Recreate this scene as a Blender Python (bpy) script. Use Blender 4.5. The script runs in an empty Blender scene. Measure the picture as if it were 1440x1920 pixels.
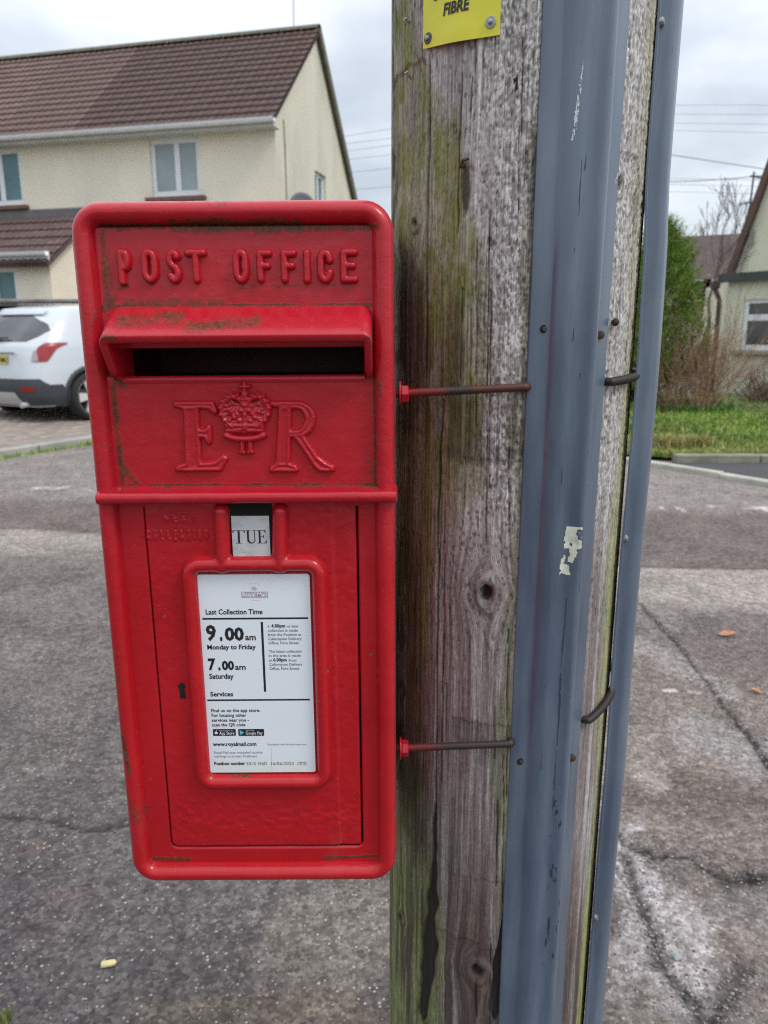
import bpy, bmesh, math, random
import numpy as np
from mathutils import Vector, Matrix
random.seed(7)
SC = bpy.context.scene
COL = SC.collection
R = math.radians

# ------------------------------------------------------------------ camera
EYE = 1.42
PITCH = R(13.3)
CT, ST = math.cos(PITCH), math.sin(PITCH)
cam_d = bpy.data.cameras.new('camera')
cam = bpy.data.objects.new('camera', cam_d)
COL.objects.link(cam)
cam.location = (0, 0, EYE)
cam.rotation_euler = (R(90) - PITCH, 0, 0)
cam_d.sensor_fit = 'VERTICAL'
cam_d.sensor_height = 24.0
cam_d.lens = 17.5
cam_d.clip_start = 0.02
cam_d.clip_end = 900
cam_d.dof.use_dof = True
cam_d.dof.focus_distance = 0.70
cam_d.dof.aperture_fstop = 6.6
SC.camera = cam

# ------------------------------------------------------------------ sky: one overcast dome, brighter overhead
SUN_EL, SUN_AZ = R(50), R(118)     # azimuth clockwise from +Y
world = bpy.data.worlds.new('World')
SC.world = world
world.use_nodes = True
nt = world.node_tree
nt.nodes.clear()
def WN(t, **k):
    n = nt.nodes.new(t)
    for a, b in k.items():
        setattr(n, a, b)
    return n
sky = WN('ShaderNodeTexSky', sky_type='NISHITA', sun_disc=False, sun_elevation=SUN_EL, sun_rotation=SUN_AZ)
bg_sky = WN('ShaderNodeBackground'); bg_sky.inputs[1].default_value = 0.05
nt.links.new(sky.outputs[0], bg_sky.inputs[0])
tc = WN('ShaderNodeTexCoord')
sep = WN('ShaderNodeSeparateXYZ'); nt.links.new(tc.outputs['Generated'], sep.inputs[0])
def M(op, a, b=None, c=None, clamp=False):
    n = WN('ShaderNodeMath', operation=op, use_clamp=clamp)
    for i, x in enumerate((a, b, c)):
        if x is None: continue
        if isinstance(x, (int, float)): n.inputs[i].default_value = x
        else: nt.links.new(x, n.inputs[i])
    return n.outputs[0]
zc = M('MAXIMUM', sep.outputs[2], 0.0)
den = M('ADD', zc, 0.22)
cmb = WN('ShaderNodeCombineXYZ')
nt.links.new(M('DIVIDE', sep.outputs[0], den), cmb.inputs[0])
nt.links.new(M('DIVIDE', sep.outputs[1], den), cmb.inputs[1])
cmb.inputs[2].default_value = 3.7
n1 = WN('ShaderNodeTexNoise'); n1.inputs['Scale'].default_value = 1.25; n1.inputs['Detail'].default_value = 6; n1.inputs['Roughness'].default_value = 0.5
nt.links.new(cmb.outputs[0], n1.inputs['Vector'])
rp = WN('ShaderNodeValToRGB')
rp.color_ramp.interpolation = 'B_SPLINE'
e = rp.color_ramp.elements
e[0].position = 0.36; e[0].color = (0.37, 0.39, 0.415, 1)
e[1].position = 0.68; e[1].color = (0.80, 0.815, 0.84, 1)
m_ = e.new(0.50); m_.color = (0.57, 0.59, 0.615, 1)
nt.links.new(n1.outputs[0], rp.inputs[0])
# luminance of an overcast dome rises from the horizon to the zenith
lum = M('MULTIPLY_ADD', zc, 2.05, 0.80)
bg_c = WN('ShaderNodeBackground')
nt.links.new(rp.outputs[0], bg_c.inputs[0]); nt.links.new(lum, bg_c.inputs[1])
add = WN('ShaderNodeAddShader')
nt.links.new(bg_sky.outputs[0], add.inputs[0]); nt.links.new(bg_c.outputs[0], add.inputs[1])
wo = WN('ShaderNodeOutputWorld'); nt.links.new(add.outputs[0], wo.inputs[0])

sun_d = bpy.data.lights.new('sun', 'SUN')
sun_d.energy = 1.5; sun_d.angle = R(16); sun_d.color = (1.0, 0.96, 0.90)
sun = bpy.data.objects.new('sun', sun_d); COL.objects.link(sun)
sd = Vector((math.sin(SUN_AZ) * math.cos(SUN_EL), math.cos(SUN_AZ) * math.cos(SUN_EL), math.sin(SUN_EL)))
sun.rotation_euler = sd.to_track_quat('Z', 'Y').to_euler()
sun.location = sd * 50

SC.view_settings.view_transform = 'Standard'
SC.view_settings.look = 'None'
SC.view_settings.exposure = 0.0
SC.view_settings.gamma = 1.0
SC.view_settings.use_curve_mapping = False
SC.render.engine = 'CYCLES'
SC.cycles.use_denoising = False
SC.cycles.filter_width = 1.15
SC.cycles.max_bounces = 6

# ------------------------------------------------------------------ measuring: a picture point to a point in the place
F = 1400.0
def ray(px, py):
    v = (960 - py) / F
    Y = CT + v * ST
    return np.array([(px - 720) / F / Y, 1.0, (v * CT - ST) / Y])
def at(px, py, Y):
    r = ray(px, py)
    return np.array([r[0] * Y, Y, EYE + r[2] * Y])
def on_plane(px, py, p0, nrm):
    r = ray(px, py); o = np.array([0, 0, EYE])
    t = np.dot(np.array(p0) - o, nrm) / np.dot(r, nrm)
    return o + r * t
def road_z(y): return 0.015 * max(0.0, y - 3.0)
def on_road(px, py, dz=0.0):
    r = ray(px, py)
    Y = (EYE - dz) / -r[2]
    if Y > 3: Y = (EYE - dz + 0.045) / (-r[2] + 0.015)
    return np.array([r[0] * Y, Y, road_z(Y) + dz])

# ------------------------------------------------------------------ noise (numpy)
def _h(ix, iy, s):
    s = int(s)
    n = (ix.astype(np.int64) * 374761393 + iy.astype(np.int64) * 668265263 + s * 974711) & 0x7fffffff
    n = ((n ^ (n >> 13)) * 1274126177) & 0x7fffffff
    n = n ^ (n >> 16)
    return (n & 0xffff) / 65535.0
def vn(x, y, s=0):
    x = np.asarray(x, float); y = np.asarray(y, float)
    ix = np.floor(x); iy = np.floor(y); fx = x - ix; fy = y - iy
    fx = fx * fx * (3 - 2 * fx); fy = fy * fy * (3 - 2 * fy)
    a = _h(ix, iy, s); b = _h(ix + 1, iy, s); c = _h(ix, iy + 1, s); d = _h(ix + 1, iy + 1, s)
    return (a * (1 - fx) + b * fx) * (1 - fy) + (c * (1 - fx) + d * fx) * fy
def fbm(x, y, s=0, o=4, g=0.5):
    t = 0; a = 1; w = 0
    for i in range(o):
        t = t + a * vn(x * 2 ** i + 13.1 * i, y * 2 ** i - 7.7 * i, s + i); w += a; a *= g
    return t / w
def sst(a, b, x):
    t = np.clip((x - a) / (b - a), 0, 1); return t * t * (3 - 2 * t)

# ------------------------------------------------------------------ mesh helpers
def new_mesh(name, verts, faces, mat=None, smooth=True, attrs=None):
    me = bpy.data.meshes.new(name)
    verts = np.asarray(verts, dtype=np.float32)
    if isinstance(faces, np.ndarray):
        k = faces.shape[1]
        me.vertices.add(len(verts)); me.vertices.foreach_set('co', verts.ravel())
        me.loops.add(faces.size); me.loops.foreach_set('vertex_index', faces.ravel().astype(np.int32))
        me.polygons.add(len(faces))
        me.polygons.foreach_set('loop_start', np.arange(0, faces.size, k, dtype=np.int32))
        me.update(calc_edges=True); me.validate()
    else:
        me.from_pydata([tuple(map(float, v)) for v in verts], [], [tuple(int(i) for i in f) for f in faces]); me.update()
    if smooth:
        me.polygons.foreach_set('use_smooth', [True] * len(me.polygons))
    if attrs:
        for n, a in attrs.items():
            a = np.asarray(a, dtype=np.float32)
            if a.ndim == 1:
                at_ = me.attributes.new(n, 'FLOAT', 'POINT'); at_.data.foreach_set('value', a)
            else:
                if a.shape[1] == 3: a = np.hstack([a, np.ones((len(a), 1), np.float32)])
                at_ = me.attributes.new(n, 'FLOAT_COLOR', 'POINT'); at_.data.foreach_set('color', a.ravel())
    if mat: me.materials.append(mat)
    return me
def put(name, me, parent=None, loc=(0, 0, 0), rot=(0, 0, 0), **props):
    o = bpy.data.objects.new(name, me); COL.objects.link(o)
    o.location = loc; o.rotation_euler = rot
    if parent is not None: o.parent = parent
    for k, v in props.items(): o[k] = v
    return o
def obj(name, verts, faces, mat, parent=None, smooth=True, attrs=None, **props):
    return put(name, new_mesh(name, verts, faces, mat, smooth, attrs), parent, **props)
def thing(name, label, cat, loc=(0, 0, 0), rot=(0, 0, 0), group=None):
    o = put(name, None, None, loc, rot, label=label, category=cat)
    if group: o['group'] = group
    return o
def tag(o, label, cat, group=None):
    o['label'] = label; o['category'] = cat
    if group: o['group'] = group
    return o

class MB:
    """collects verts and faces of one mesh"""
    def __init__(s): s.v = []; s.f = []
    def add(s, vs, fs):
        n = len(s.v); s.v += [tuple(map(float, p)) for p in vs]; s.f += [tuple(n + int(i) for i in f) for f in fs]; return s
    def box(s, c, d, ax=None, bev=0.0):
        hx, hy, hz = d[0] / 2, d[1] / 2, d[2] / 2
        if bev > 0:
            vs = []
            b = min(bev, hx * .9, hy * .9, hz * .9)
            for sx in (-1, 1):
                for sy in (-1, 1):
                    for sz in (-1, 1):
                        vs += [(sx * (hx - b), sy * (hy - b), sz * hz), (sx * (hx - b), sy * hy, sz * (hz - b)), (sx * hx, sy * (hy - b), sz * (hz - b))]
            def I(sx, sy, sz, k): return (((sx > 0) * 2 + (sy > 0)) * 2 + (sz > 0)) * 3 + k
            fs = []
            for sz in (-1, 1): fs.append([I(-1, -1, sz, 0), I(1, -1, sz, 0), I(1, 1, sz, 0), I(-1, 1, sz, 0)][::sz])
            for sy in (-1, 1): fs.append([I(-1, sy, -1, 1), I(1, sy, -1, 1), I(1, sy, 1, 1), I(-1, sy, 1, 1)][::-sy])
            for sx in (-1, 1): fs.append([I(sx, -1, -1, 2), I(sx, 1, -1, 2), I(sx, 1, 1, 2), I(sx, -1, 1, 2)][::sx])
            for sx in (-1, 1):
                for sy in (-1, 1): fs.append([I(sx, sy, -1, 1), I(sx, sy, -1, 2), I(sx, sy, 1, 2), I(sx, sy, 1, 1)][::-sx * sy])
                for sz in (-1, 1): fs.append([I(sx, -1, sz, 0), I(sx, -1, sz, 2), I(sx, 1, sz, 2), I(sx, 1, sz, 0)][::-sx * sz])
            for sy in (-1, 1):
                for sz in (-1, 1): fs.append([I(-1, sy, sz, 0), I(1, sy, sz, 0), I(1, sy, sz, 1), I(-1, sy, sz, 1)][::-sy * sz])
            for sx in (-1, 1):
                for sy in (-1, 1):
                    for sz in (-1, 1): fs.append([I(sx, sy, sz, 0), I(sx, sy, sz, 1), I(sx, sy, sz, 2)][::sx * sy * sz])
        else:
            vs = [(sx * hx, sy * hy, sz * hz) for sx in (-1, 1) for sy in (-1, 1) for sz in (-1, 1)]
            fs = [(0, 1, 3, 2), (4, 6, 7, 5), (0, 4, 5, 1), (2, 3, 7, 6), (0, 2, 6, 4), (1, 5, 7, 3)]
        vs = np.array(vs)
        if ax is not None: vs = vs @ np.array(ax)     # rows of ax: the box's own axes
        return s.add(vs + np.array(c), fs)
    def tube(s, pts, rad, n=8, cap=True):
        pts = [np.array(p, float) for p in pts]; m = len(pts)
        if not hasattr(rad, '__len__'): rad = [rad] * m
        T = [pts[min(i + 1, m - 1)] - pts[max(i - 1, 0)] for i in range(m)]
        T = [t / (np.linalg.norm(t) + 1e-12) for t in T]
        u = np.cross(T[0], (0, 0, 1));
        if np.linalg.norm(u) < 1e-3: u = np.cross(T[0], (1, 0, 0))
        u /= np.linalg.norm(u)
        vs = []; fs = []
        for i in range(m):
            u = u - T[i] * np.dot(u, T[i]); u /= np.linalg.norm(u) + 1e-12
            w = np.cross(T[i], u)
            for k in range(n):
                a = 2 * math.pi * k / n
                vs.append(pts[i] + rad[i] * (math.cos(a) * u + math.sin(a) * w))
        for i in range(m - 1):
            for k in range(n):
                a, b = i * n + k, i * n + (k + 1) % n
                fs.append((a, b, b + n, a + n))
        if cap:
            fs.append(tuple(range(n))[::-1]); fs.append(tuple((m - 1) * n + k for k in range(n)))
        return s.add(vs, fs)
    def prism(s, poly, p0, ex, ey, en, h0, h1):
        """flat outline (list of (a,b)) in the plane ex,ey, extruded from h0 to h1 along en"""
        p0, ex, ey, en = map(lambda q: np.array(q, float), (p0, ex, ey, en))
        n = len(poly)
        a = [p0 + ex * x + ey * y + en * h0 for x, y in poly]; b = [p0 + ex * x + ey * y + en * h1 for x, y in poly]
        fs = [tuple(range(n))[::-1], tuple(range(n, 2 * n))] + [(i, (i + 1) % n, n + (i + 1) % n, n + i) for i in range(n)]
        return s.add(a + b, fs)
    def done(s, name, mat, parent=None, smooth=False, **props):
        me = new_mesh(name, s.v, s.f, mat, smooth)
        bm = bmesh.new(); bm.from_mesh(me); bmesh.ops.recalc_face_normals(bm, faces=bm.faces); bm.to_mesh(me); bm.free()
        if smooth:
            me.polygons.foreach_set('use_smooth', [True] * len(me.polygons))
            try: me.set_sharp_from_angle(angle=R(40))
            except Exception: pass
        return put(name, me, parent, **props)

def gridfaces(nr, nc, keep=None, wrap=False):
    r = np.arange(nr - 1)[:, None]; c = np.arange(nc if wrap else nc - 1)[None, :]
    c2 = (c + 1) % nc
    f = np.stack([r * nc + c, r * nc + c2, (r + 1) * nc + c2, (r + 1) * nc + c], -1).reshape(-1, 4)
    if keep is not None:
        k = keep.ravel(); f = f[k[f].all(1)]
    return f
def compact(v, f, attrs=None):
    used = np.unique(f); m = -np.ones(len(v), int); m[used] = np.arange(len(used))
    return v[used], m[f], ({k: a[used] for k, a in attrs.items()} if attrs else None)

# ------------------------------------------------------------------ materials
class NT:
    def __init__(s, name, rough=0.6, spec=0.5, metal=0.0):
        s.m = bpy.data.materials.new(name); s.m.use_nodes = True
        s.t = s.m.node_tree; s.b = s.t.nodes['Principled BSDF']
        s.b.inputs['Roughness'].default_value = rough; s.b.inputs['Specular IOR Level'].default_value = spec
        s.b.inputs['Metallic'].default_value = metal
    def n(s, t, **k):
        x = s.t.nodes.new(t)
        for a, b in k.items(): setattr(x, a, b)
        return x
    def L(s, a, b): s.t.links.new(a, b)
    def val(s, x, sock):
        if isinstance(x, (int, float)): sock.default_value = x
        elif isinstance(x, tuple): sock.default_value = (*x, 1) if len(x) == 3 and len(sock.default_value) == 4 else x
        else: s.L(x, sock)
    def math(s, op, a, b=0.0, c=None, clamp=False):
        x = s.n('ShaderNodeMath', operation=op, use_clamp=clamp)
        s.val(a, x.inputs[0]); s.val(b, x.inputs[1])
        if c is not None: s.val(c, x.inputs[2])
        return x.outputs[0]
    def coord(s, scale=(1, 1, 1), rot=(0, 0, 0)):
        x = s.n('ShaderNodeTexCoord'); m = s.n('ShaderNodeMapping'); m.inputs['Scale'].default_value = scale; m.inputs['Rotation'].default_value = rot
        s.L(x.outputs['Object'], m.inputs[0]); return m.outputs[0]
    def noise(s, scale, vec=None, detail=3, rough=0.55, dist=0):
        x = s.n('ShaderNodeTexNoise'); x.inputs['Scale'].default_value = scale; x.inputs['Detail'].default_value = detail
        x.inputs['Roughness'].default_value = rough; x.inputs['Distortion'].default_value = dist
        s.L(vec if vec is not None else s.coord(), x.inputs['Vector']); return x.outputs[0]
    def voro(s, scale, vec=None, feature='F1', rnd=1.0):
        x = s.n('ShaderNodeTexVoronoi', feature=feature); x.inputs['Scale'].default_value = scale; x.inputs['Randomness'].default_value = rnd
        s.L(vec if vec is not None else s.coord(), x.inputs['Vector']); return x
    def ramp(s, x, stops, interp='LINEAR'):
        r = s.n('ShaderNodeValToRGB'); r.color_ramp.interpolation = interp; el = r.color_ramp.elements
        while len(el) < len(stops): el.new(0.5)
        for e_, (p, c) in zip(el, stops):
            e_.position = p; e_.color = (*c, 1) if hasattr(c, '__len__') else (c, c, c, 1)
        s.L(x, r.inputs[0]); return r.outputs[0]
    def mix(s, f, a, b, mode='MIX'):
        x = s.n('ShaderNodeMix', data_type='RGBA', blend_type=mode)
        s.val(f, x.inputs[0]); s.val(a, x.inputs[6]); s.val(b, x.inputs[7]); return x.outputs[2]
    def attr(s, name):
        x = s.n('ShaderNodeAttribute', attribute_name=name); return x
    def col(s, c): s.val(c, s.b.inputs['Base Color']); return s
    def rough(s, c): s.val(c, s.b.inputs['Roughness']); return s
    def bump(s, h, strength=0.5, dist=0.001, normal=None):
        x = s.n('ShaderNodeBump'); x.inputs['Strength'].default_value = strength; x.inputs['Distance'].default_value = dist
        s.L(h, x.inputs['Height'])
        if normal is not None: s.L(normal, x.inputs['Normal'])
        s.L(x.outputs[0], s.b.inputs['Normal']); return x.outputs[0]

def simple(name, c, rough=0.6, var=0.15, scale=6.0, bump=0.0, bscale=40.0, metal=0.0, spec=0.5, bdist=0.003):
    m = NT(name, rough, spec, metal)
    n = m.noise(scale, detail=5)
    d = tuple(max(0, x * (1 - var)) for x in c); l = tuple(min(1, x * (1 + var)) for x in c)
    m.col(m.ramp(n, [(0.3, d), (0.7, l)]))
    if bump: m.bump(m.noise(bscale, detail=4), bump, bdist)
    return m.m

RED = (0.42, 0.0075, 0.0130)
def red_paint(name='red_gloss_paint', gain=1.0):
    m = NT(name, 0.34, 0.26)
    m.b.inputs['Coat Weight'].default_value = 0.32; m.b.inputs['Coat Roughness'].default_value = 0.09
    big = m.noise(9, detail=4); fine = m.noise(260, detail=3)
    c = m.ramp(big, [(0.3, (0.36 * gain, 0.0058, 0.010)), (0.55, RED), (0.75, (0.47 * gain, 0.012, 0.020))])
    c = m.mix(m.math('MULTIPLY', m.math('SUBTRACT', fine, 0.5, clamp=True), 0.5), c, (0.30, 0.006, 0.010))
    # sky reflection painted in as duskier crimson above; also paler rain-washed runs
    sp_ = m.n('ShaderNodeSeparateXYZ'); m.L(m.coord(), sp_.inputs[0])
    sky_tint = m.ramp(m.math('ADD', sp_.outputs[2], m.math('MULTIPLY', m.noise(12), 0.08)), [(0.36, 0.0), (0.44, 0.6)])
    c = m.mix(sky_tint, c, (0.425, 0.0105, 0.025))
    run = m.noise(48, m.coord((1, 1, .07)), 4, .6); c = m.mix(m.ramp(run, [(0.58, 0.0), (0.78, 0.30)]), c, (0.26, 0.008, 0.012))
    # weathering: olive algae and soil where the maker's mask says so
    d = m.attr('dirt').outputs['Fac']
    nn = m.noise(170, detail=5, rough=0.7); n2 = m.noise(38, detail=4, rough=0.6)
    k = m.math('ADD', m.math('MULTIPLY', nn, 0.72), m.math('MULTIPLY', n2, 0.62))
    k = m.math('SUBTRACT', m.math('MULTIPLY_ADD', d, 0.75, 0.0), m.math('SUBTRACT', k, 0.21))
    k = m.ramp(k, [(-0.0, 0.0), (0.06, 0.35), (0.22, 0.78), (0.5, 0.95)])
    dirtc = m.ramp(m.noise(300, detail=3), [(0.3, (0.018, 0.014, 0.008)), (0.52, (0.052, 0.040, 0.014)), (0.78, (0.12, 0.088, 0.036))])
    c = m.mix(k, c, dirtc)
    # thin dull film on faces and scattered pale specks
    sp = m.voro(420); spk = m.math('MULTIPLY', m.math('LESS_THAN', sp.outputs['Distance'], 0.10), m.math('GREATER_THAN', m.noise(60), 0.62))
    c = m.mix(m.math('MULTIPLY', spk, 0.55), c, (0.62, 0.42, 0.30))
    # small chips through to older coats
    cn = m.noise(75, detail=5, rough=0.72); chip = m.ramp(m.math('ADD', cn, m.math('MULTIPLY', m.noise(11, detail=2), 0.30)), [(0.0, 0.0), (0.835, 0.0), (0.85, 1.0)])
    c = m.mix(m.math('MULTIPLY', chip, 0.8), c, m.ramp(m.noise(300), [(0.4, (0.06, 0.03, 0.018)), (0.6, (0.26, 0.10, 0.05))]))
    chalk = m.ramp(m.noise(22, m.coord((1, 1, .35)), 5, .65), [(0.58, 0.0), (0.80, 0.22)]); c = m.mix(chalk, c, (0.50, 0.075, 0.095))
    m.col(c)
    m.rough(m.math('MULTIPLY_ADD', k, 0.4, m.math('MULTIPLY_ADD', m.noise(25, detail=3), 0.30, 0.17)))
    amp = m.ramp(m.noise(14, detail=3), [(0.35, 0.25), (0.65, 1.15)])
    h = m.math('ADD', m.math('MULTIPLY', m.noise(85, detail=3, rough=0.55), amp), m.math('MULTIPLY', m.noise(380, detail=2), m.math('MULTIPLY', amp, 0.22)))
    h = m.math('ADD', h, m.math('MULTIPLY', k, 0.35))
    ck = m.voro(58, feature='DISTANCE_TO_EDGE'); crk = m.math('MULTIPLY', m.math('LESS_THAN', ck.outputs['Distance'], 0.018), m.math('GREATER_THAN', m.noise(17, detail=2), 0.60))
    h = m.math('SUBTRACT', h, m.math('ADD', m.math('MULTIPLY', crk, 0.35), m.math('MULTIPLY', chip, 0.5)))
    m.bump(h, 0.8, 0.0012)
    return m.m
# ================================================================== THE POLE
PX, PY, PR = 0.148, 0.903, 0.140      # axis and radius of the telegraph pole
def pole_hit(px, py, r=PR):
    d = ray(px, py); a = d[0] ** 2 + d[1] ** 2
    b = -2 * (d[0] * PX + d[1] * PY); c = PX * PX + PY * PY - r * r
    disc = max(b * b - 4 * a * c, 0.0)
    t = (-b - math.sqrt(disc)) / (2 * a)
    x, y, z = d[0] * t, t, EYE + d[2] * t
    return math.atan2(x - PX, -(y - PY)), z       # angle from the side facing -Y, height
def pole_pt(phi, z, r):
    return np.array([PX + r * math.sin(phi), PY - r * math.cos(phi), z])

def build_pole():
    ph = np.concatenate([np.arange(R(-82), R(104), 0.0011 / PR), np.linspace(R(106), R(276), 22)])
    zz = np.concatenate([[0.0, 0.1, 0.2, 0.3, 0.4], np.arange(0.48, 1.80, 0.0016), [1.9, 2.1, 2.5, 3.2, 4.2, 5.4, 6.6, 7.6]])
    nc = len(ph); nr = len(zz)
    P, Z = np.meshgrid(ph, zz); S = P * PR
    fine = ((Z > 0.47) & (Z < 1.81) & (P < R(105))).astype(float)
    gs = S.copy(); dep = np.zeros_like(S); knot = np.zeros_like(S); rings = np.zeros_like(S)
    knots = [(912, 1112, .0085, 1.0), (895, 1823, .0085, 1.0), (778, 420, .0042, .5), (752, 1720, .004, .4), (1160, 345, .006, .7)]
    for px, py, k, dk in knots:
        f, z0 = pole_hit(px, py); s0 = f * PR
        wob = 1 + 0.25 * (vn(S * 120, Z * 120, 5) - .5)
        dx = (S - s0) * wob; dz = (Z - z0) / 1.35
        r2 = dx * dx + dz * dz + 1e-9; K = (k * 2.1) ** 2
        gs = np.where(r2 > K * .98, gs - (S - s0) * np.clip(K / r2, 0, 1) * np.exp(-r2 / (K * 9)), gs)
        r = np.sqrt(r2)
        w = np.exp(-(r / (k * 1.9)) ** 4)
        rings = rings * (1 - w) + w * (0.5 + 0.5 * np.sin(r * 2 * math.pi / 0.0024 + 2.2 * vn(S * 200, Z * 200, 8)))
        hole = sst(k * 0.95, k * 0.42, r + 0.003 * (vn(S * 260, Z * 260, 3) - .5))
        knot = np.maximum(knot, hole * dk)
        dep += -0.0075 * hole * dk + 0.0022 * np.exp(-((r - k * 1.35) / (k * .5)) ** 2)
        gs = gs * (1 - w) + w * (s0 + r * 0.8)
    gs = gs + 0.006 * (fbm(S * 9, Z * 2.2, 40, 3) - .5)
    # grain: fine fibres running up the pole
    g1 = fbm(gs * 620, Z * 9, 1, 3, .6); g2 = fbm(gs * 210, Z * 4, 11, 3); g3 = fbm(gs * 60, Z * 1.6, 21, 3)
    flake = .62 * fbm(S * 480, Z * 300, 31, 2, .6) + .38 * fbm(S * 190, Z * 110, 36, 3, .6)
    zt = pole_hit(900, 20)[1]; zb = pole_hit(900, 1900)[1]
    u = (Z - zb) / (zt - zb)                       # 0 at the foot of the picture, 1 at the top
    fl = sst(.50, .64, u + .12 * (fbm(S * 30, Z * 12, 33) - .5)) * sst(R(-32), R(-12), P + .25 * (fbm(S * 40, Z * 14, 34) - .5)) * (P < R(70))
    dep += 0.0010 * (g1 - .5) + 0.0012 * (g2 - .5) + .0012 * (g3 - .5)
    chip = sst(.42, .56, flake)
    dep += fl * 0.0009 * (chip - .6)
    # horizontal broken edges where old surface wood has flaked off
    def ledge(px0, px1, py, drop, h):
        f0, z0 = pole_hit(px0, py); f1, _ = pole_hit(px1, py)
        m = ((P > f0) & (P < f1)).astype(float) * sst(f0, f0 + .02, P) * sst(f1, f1 - .02, P)
        e = z0 + .008 * (fbm(gs * 160, Z * 0 + py, 50, 3) - .5)
        return m * sst(e + .0012, e - .0012, Z) * sst(e - h, e - h * .35, Z) * drop
    for a in ((738, 800, 150, -.0022, .16), (860, 960, 860, -.0010, .10), (845, 960, 1345, -.0012, .03), (820, 950, 1625, -.0008, .1),
              (815, 900, 1740, -.0026, .14), (905, 950, 1780, -.0014, .1), (1160, 1200, 285, -.0018, .12), (745, 790, 985, -.0012, .08)):
        dep += ledge(*a)
    # drying cracks
    crack = np.zeros_like(S)
    def add_crack(pts, w, d, amp=.0016, seed=0):
        h = [pole_hit(*p) for p in pts]; h.sort(key=lambda q: q[1])
        zs = np.array([q[1] for q in h]); ss = np.array([q[0] * PR for q in h])
        c = np.interp(zz, zs, ss) + amp * (fbm(zz * 30, zz * 0 + seed, 60 + seed, 3) - .5) * 2
        ws = np.interp(zz, zs, np.array(w)[::-1] if hasattr(w, '__len__') else np.full(len(zs), w)) * (0.6 + .8 * vn(zz * 45, zz * 0, 70 + seed))
        ws = ws * sst(zs[0], zs[0] + .02, zz) * sst(zs[-1], zs[-1] - .02, zz) + 1e-6
        m = np.exp(-((S - c[:, None]) / ws[:, None]) ** 2)
        m = np.where(ws[:, None] > .0002, m, 0)
        return np.clip(m, 0, 1) * d
    C = []
    C.append(add_crack([(805, 95), (804, 300), (800, 470), (797, 720)], .0013, 1, seed=1))
    C.append(add_crack([(830, 740), (822, 900), (819, 1180), (816, 1560)], .0011, 1, seed=2))
    C.append(add_crack([(868, 110), (861, 300), (857, 460)], .0009, .9, seed=3))
    C.append(add_crack([(816, 1480), (813, 1580), (808, 1700), (800, 1800), (790, 1919)], [.0010, .0040, .0080, .0105, .0125], 1, .002, seed=4))
    C[-1] = sst(.25, .55, C[-1])
    C.append(add_crack([(960, 1540), (950, 1700), (938, 1800), (925, 1919)], [.0015, .003, .006, .009], 1, seed=5))
    C[-1] = sst(.25, .55, C[-1])
    C.append(add_crack([(1222, 30), (1206, 280), (1190, 470), (1172, 700)], .0011, 1, seed=6))
    C.append(add_crack([(892, 1840), (893, 1880), (894, 1919)], [.0028, .002, .002], 1, .001, seed=7))
    C.append(add_crack([(885, 130), (882, 240)], .0008, .8, seed=8))
    C.append(add_crack([(967, 138), (968, 170)], .0014, .9, .0002, seed=9))
    rr = random.Random(5)
    for i in range(46):
        px = rr.uniform(742, 1000) if i % 4 else rr.uniform(1090, 1230); py = rr.uniform(0, 1800); L = rr.uniform(60, 420)
        if px > 1000: px = min(px, 1225 - py * .075)
        C.append(add_crack([(px, py), (px - L * .01, py + L)], rr.uniform(.0004, .0007), rr.uniform(.4, .9), .001, seed=20 + i))
    for c in C: crack = np.maximum(crack, c)
    dep -= crack * .0042
        # ---- the wood's own colours: silvered grey, plum-brown heartwood, algae, black stain
    grey = np.array([.375, .355, .345]); pale = np.array([.60, .585, .565]); plum = np.array([.205, .162, .155]); brown = np.array([.095, .068, .057])
    oliv = np.array([.165, .160, .060]); dolive = np.array([.070, .064, .028]); green = np.array([.215, .255, .085]); black = np.array([.012, .010, .010])
    def mixc(a, b, t): return a * (1 - t[..., None]) + b * t[..., None]
    col = np.broadcast_to(grey, S.shape + (3,)).copy()
    col = mixc(col, pale, sst(.42, .75, g2) * .55)
    col = mixc(col, plum, sst(.62, .40, g3) * .35)
    low = sst(.62, .50, u + .10 * (fbm(gs * 40, Z * 5, 80) - .5))
    col = mixc(col, mixc(np.broadcast_to(plum, col.shape), grey, sst(.38, .66, g2)), low * .86)
    lo2 = sst(.26, .05, u + .12 * (fbm(gs * 60, Z * 4, 81) - .5))
    col = mixc(col, mixc(np.broadcast_to(brown, col.shape), grey * .60, sst(.46, .74, g2)), lo2 * .88)
    col = mixc(col, pale, fl * chip * .55); col = mixc(col, grey * .62, fl * (1 - chip) * .50)
    # algae on the left flank
    aP = P + .34 * (fbm(S * 26, Z * 9, 90, 4) - .5)
    lim = np.interp(u[:, 0], [0, .12, .16, .30, .50, .62, .72, .82, .92, 1.0], [R(-36), R(-34), R(-37), R(-44), R(-42), R(-18), R(-20), R(-24), R(-36), R(-56)])[:, None]
    al = sst(lim + .10, lim - .12, aP) * (.72 + .28 * sst(.35, .6, g2))
    br = fbm(S * 14, Z * 5, 95, 3)
    upg = sst(.55, .75, u)
    algc = mixc(mixc(np.broadcast_to(oliv, col.shape), dolive, sst(.40, .62, br)), np.broadcast_to(green * .82, col.shape), upg * sst(.62, .40, br) * .6)
    footg = sst(.20, .13, u)
    algc = mixc(algc, np.broadcast_to(green * 1.0, col.shape), footg * .9)
    wornp = sst(.45, .60, fbm(S * 70, Z * 30, 97, 4)) * .55
    al_ = al
    col = mixc(col, algc, al * (1 - wornp * .7))
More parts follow.
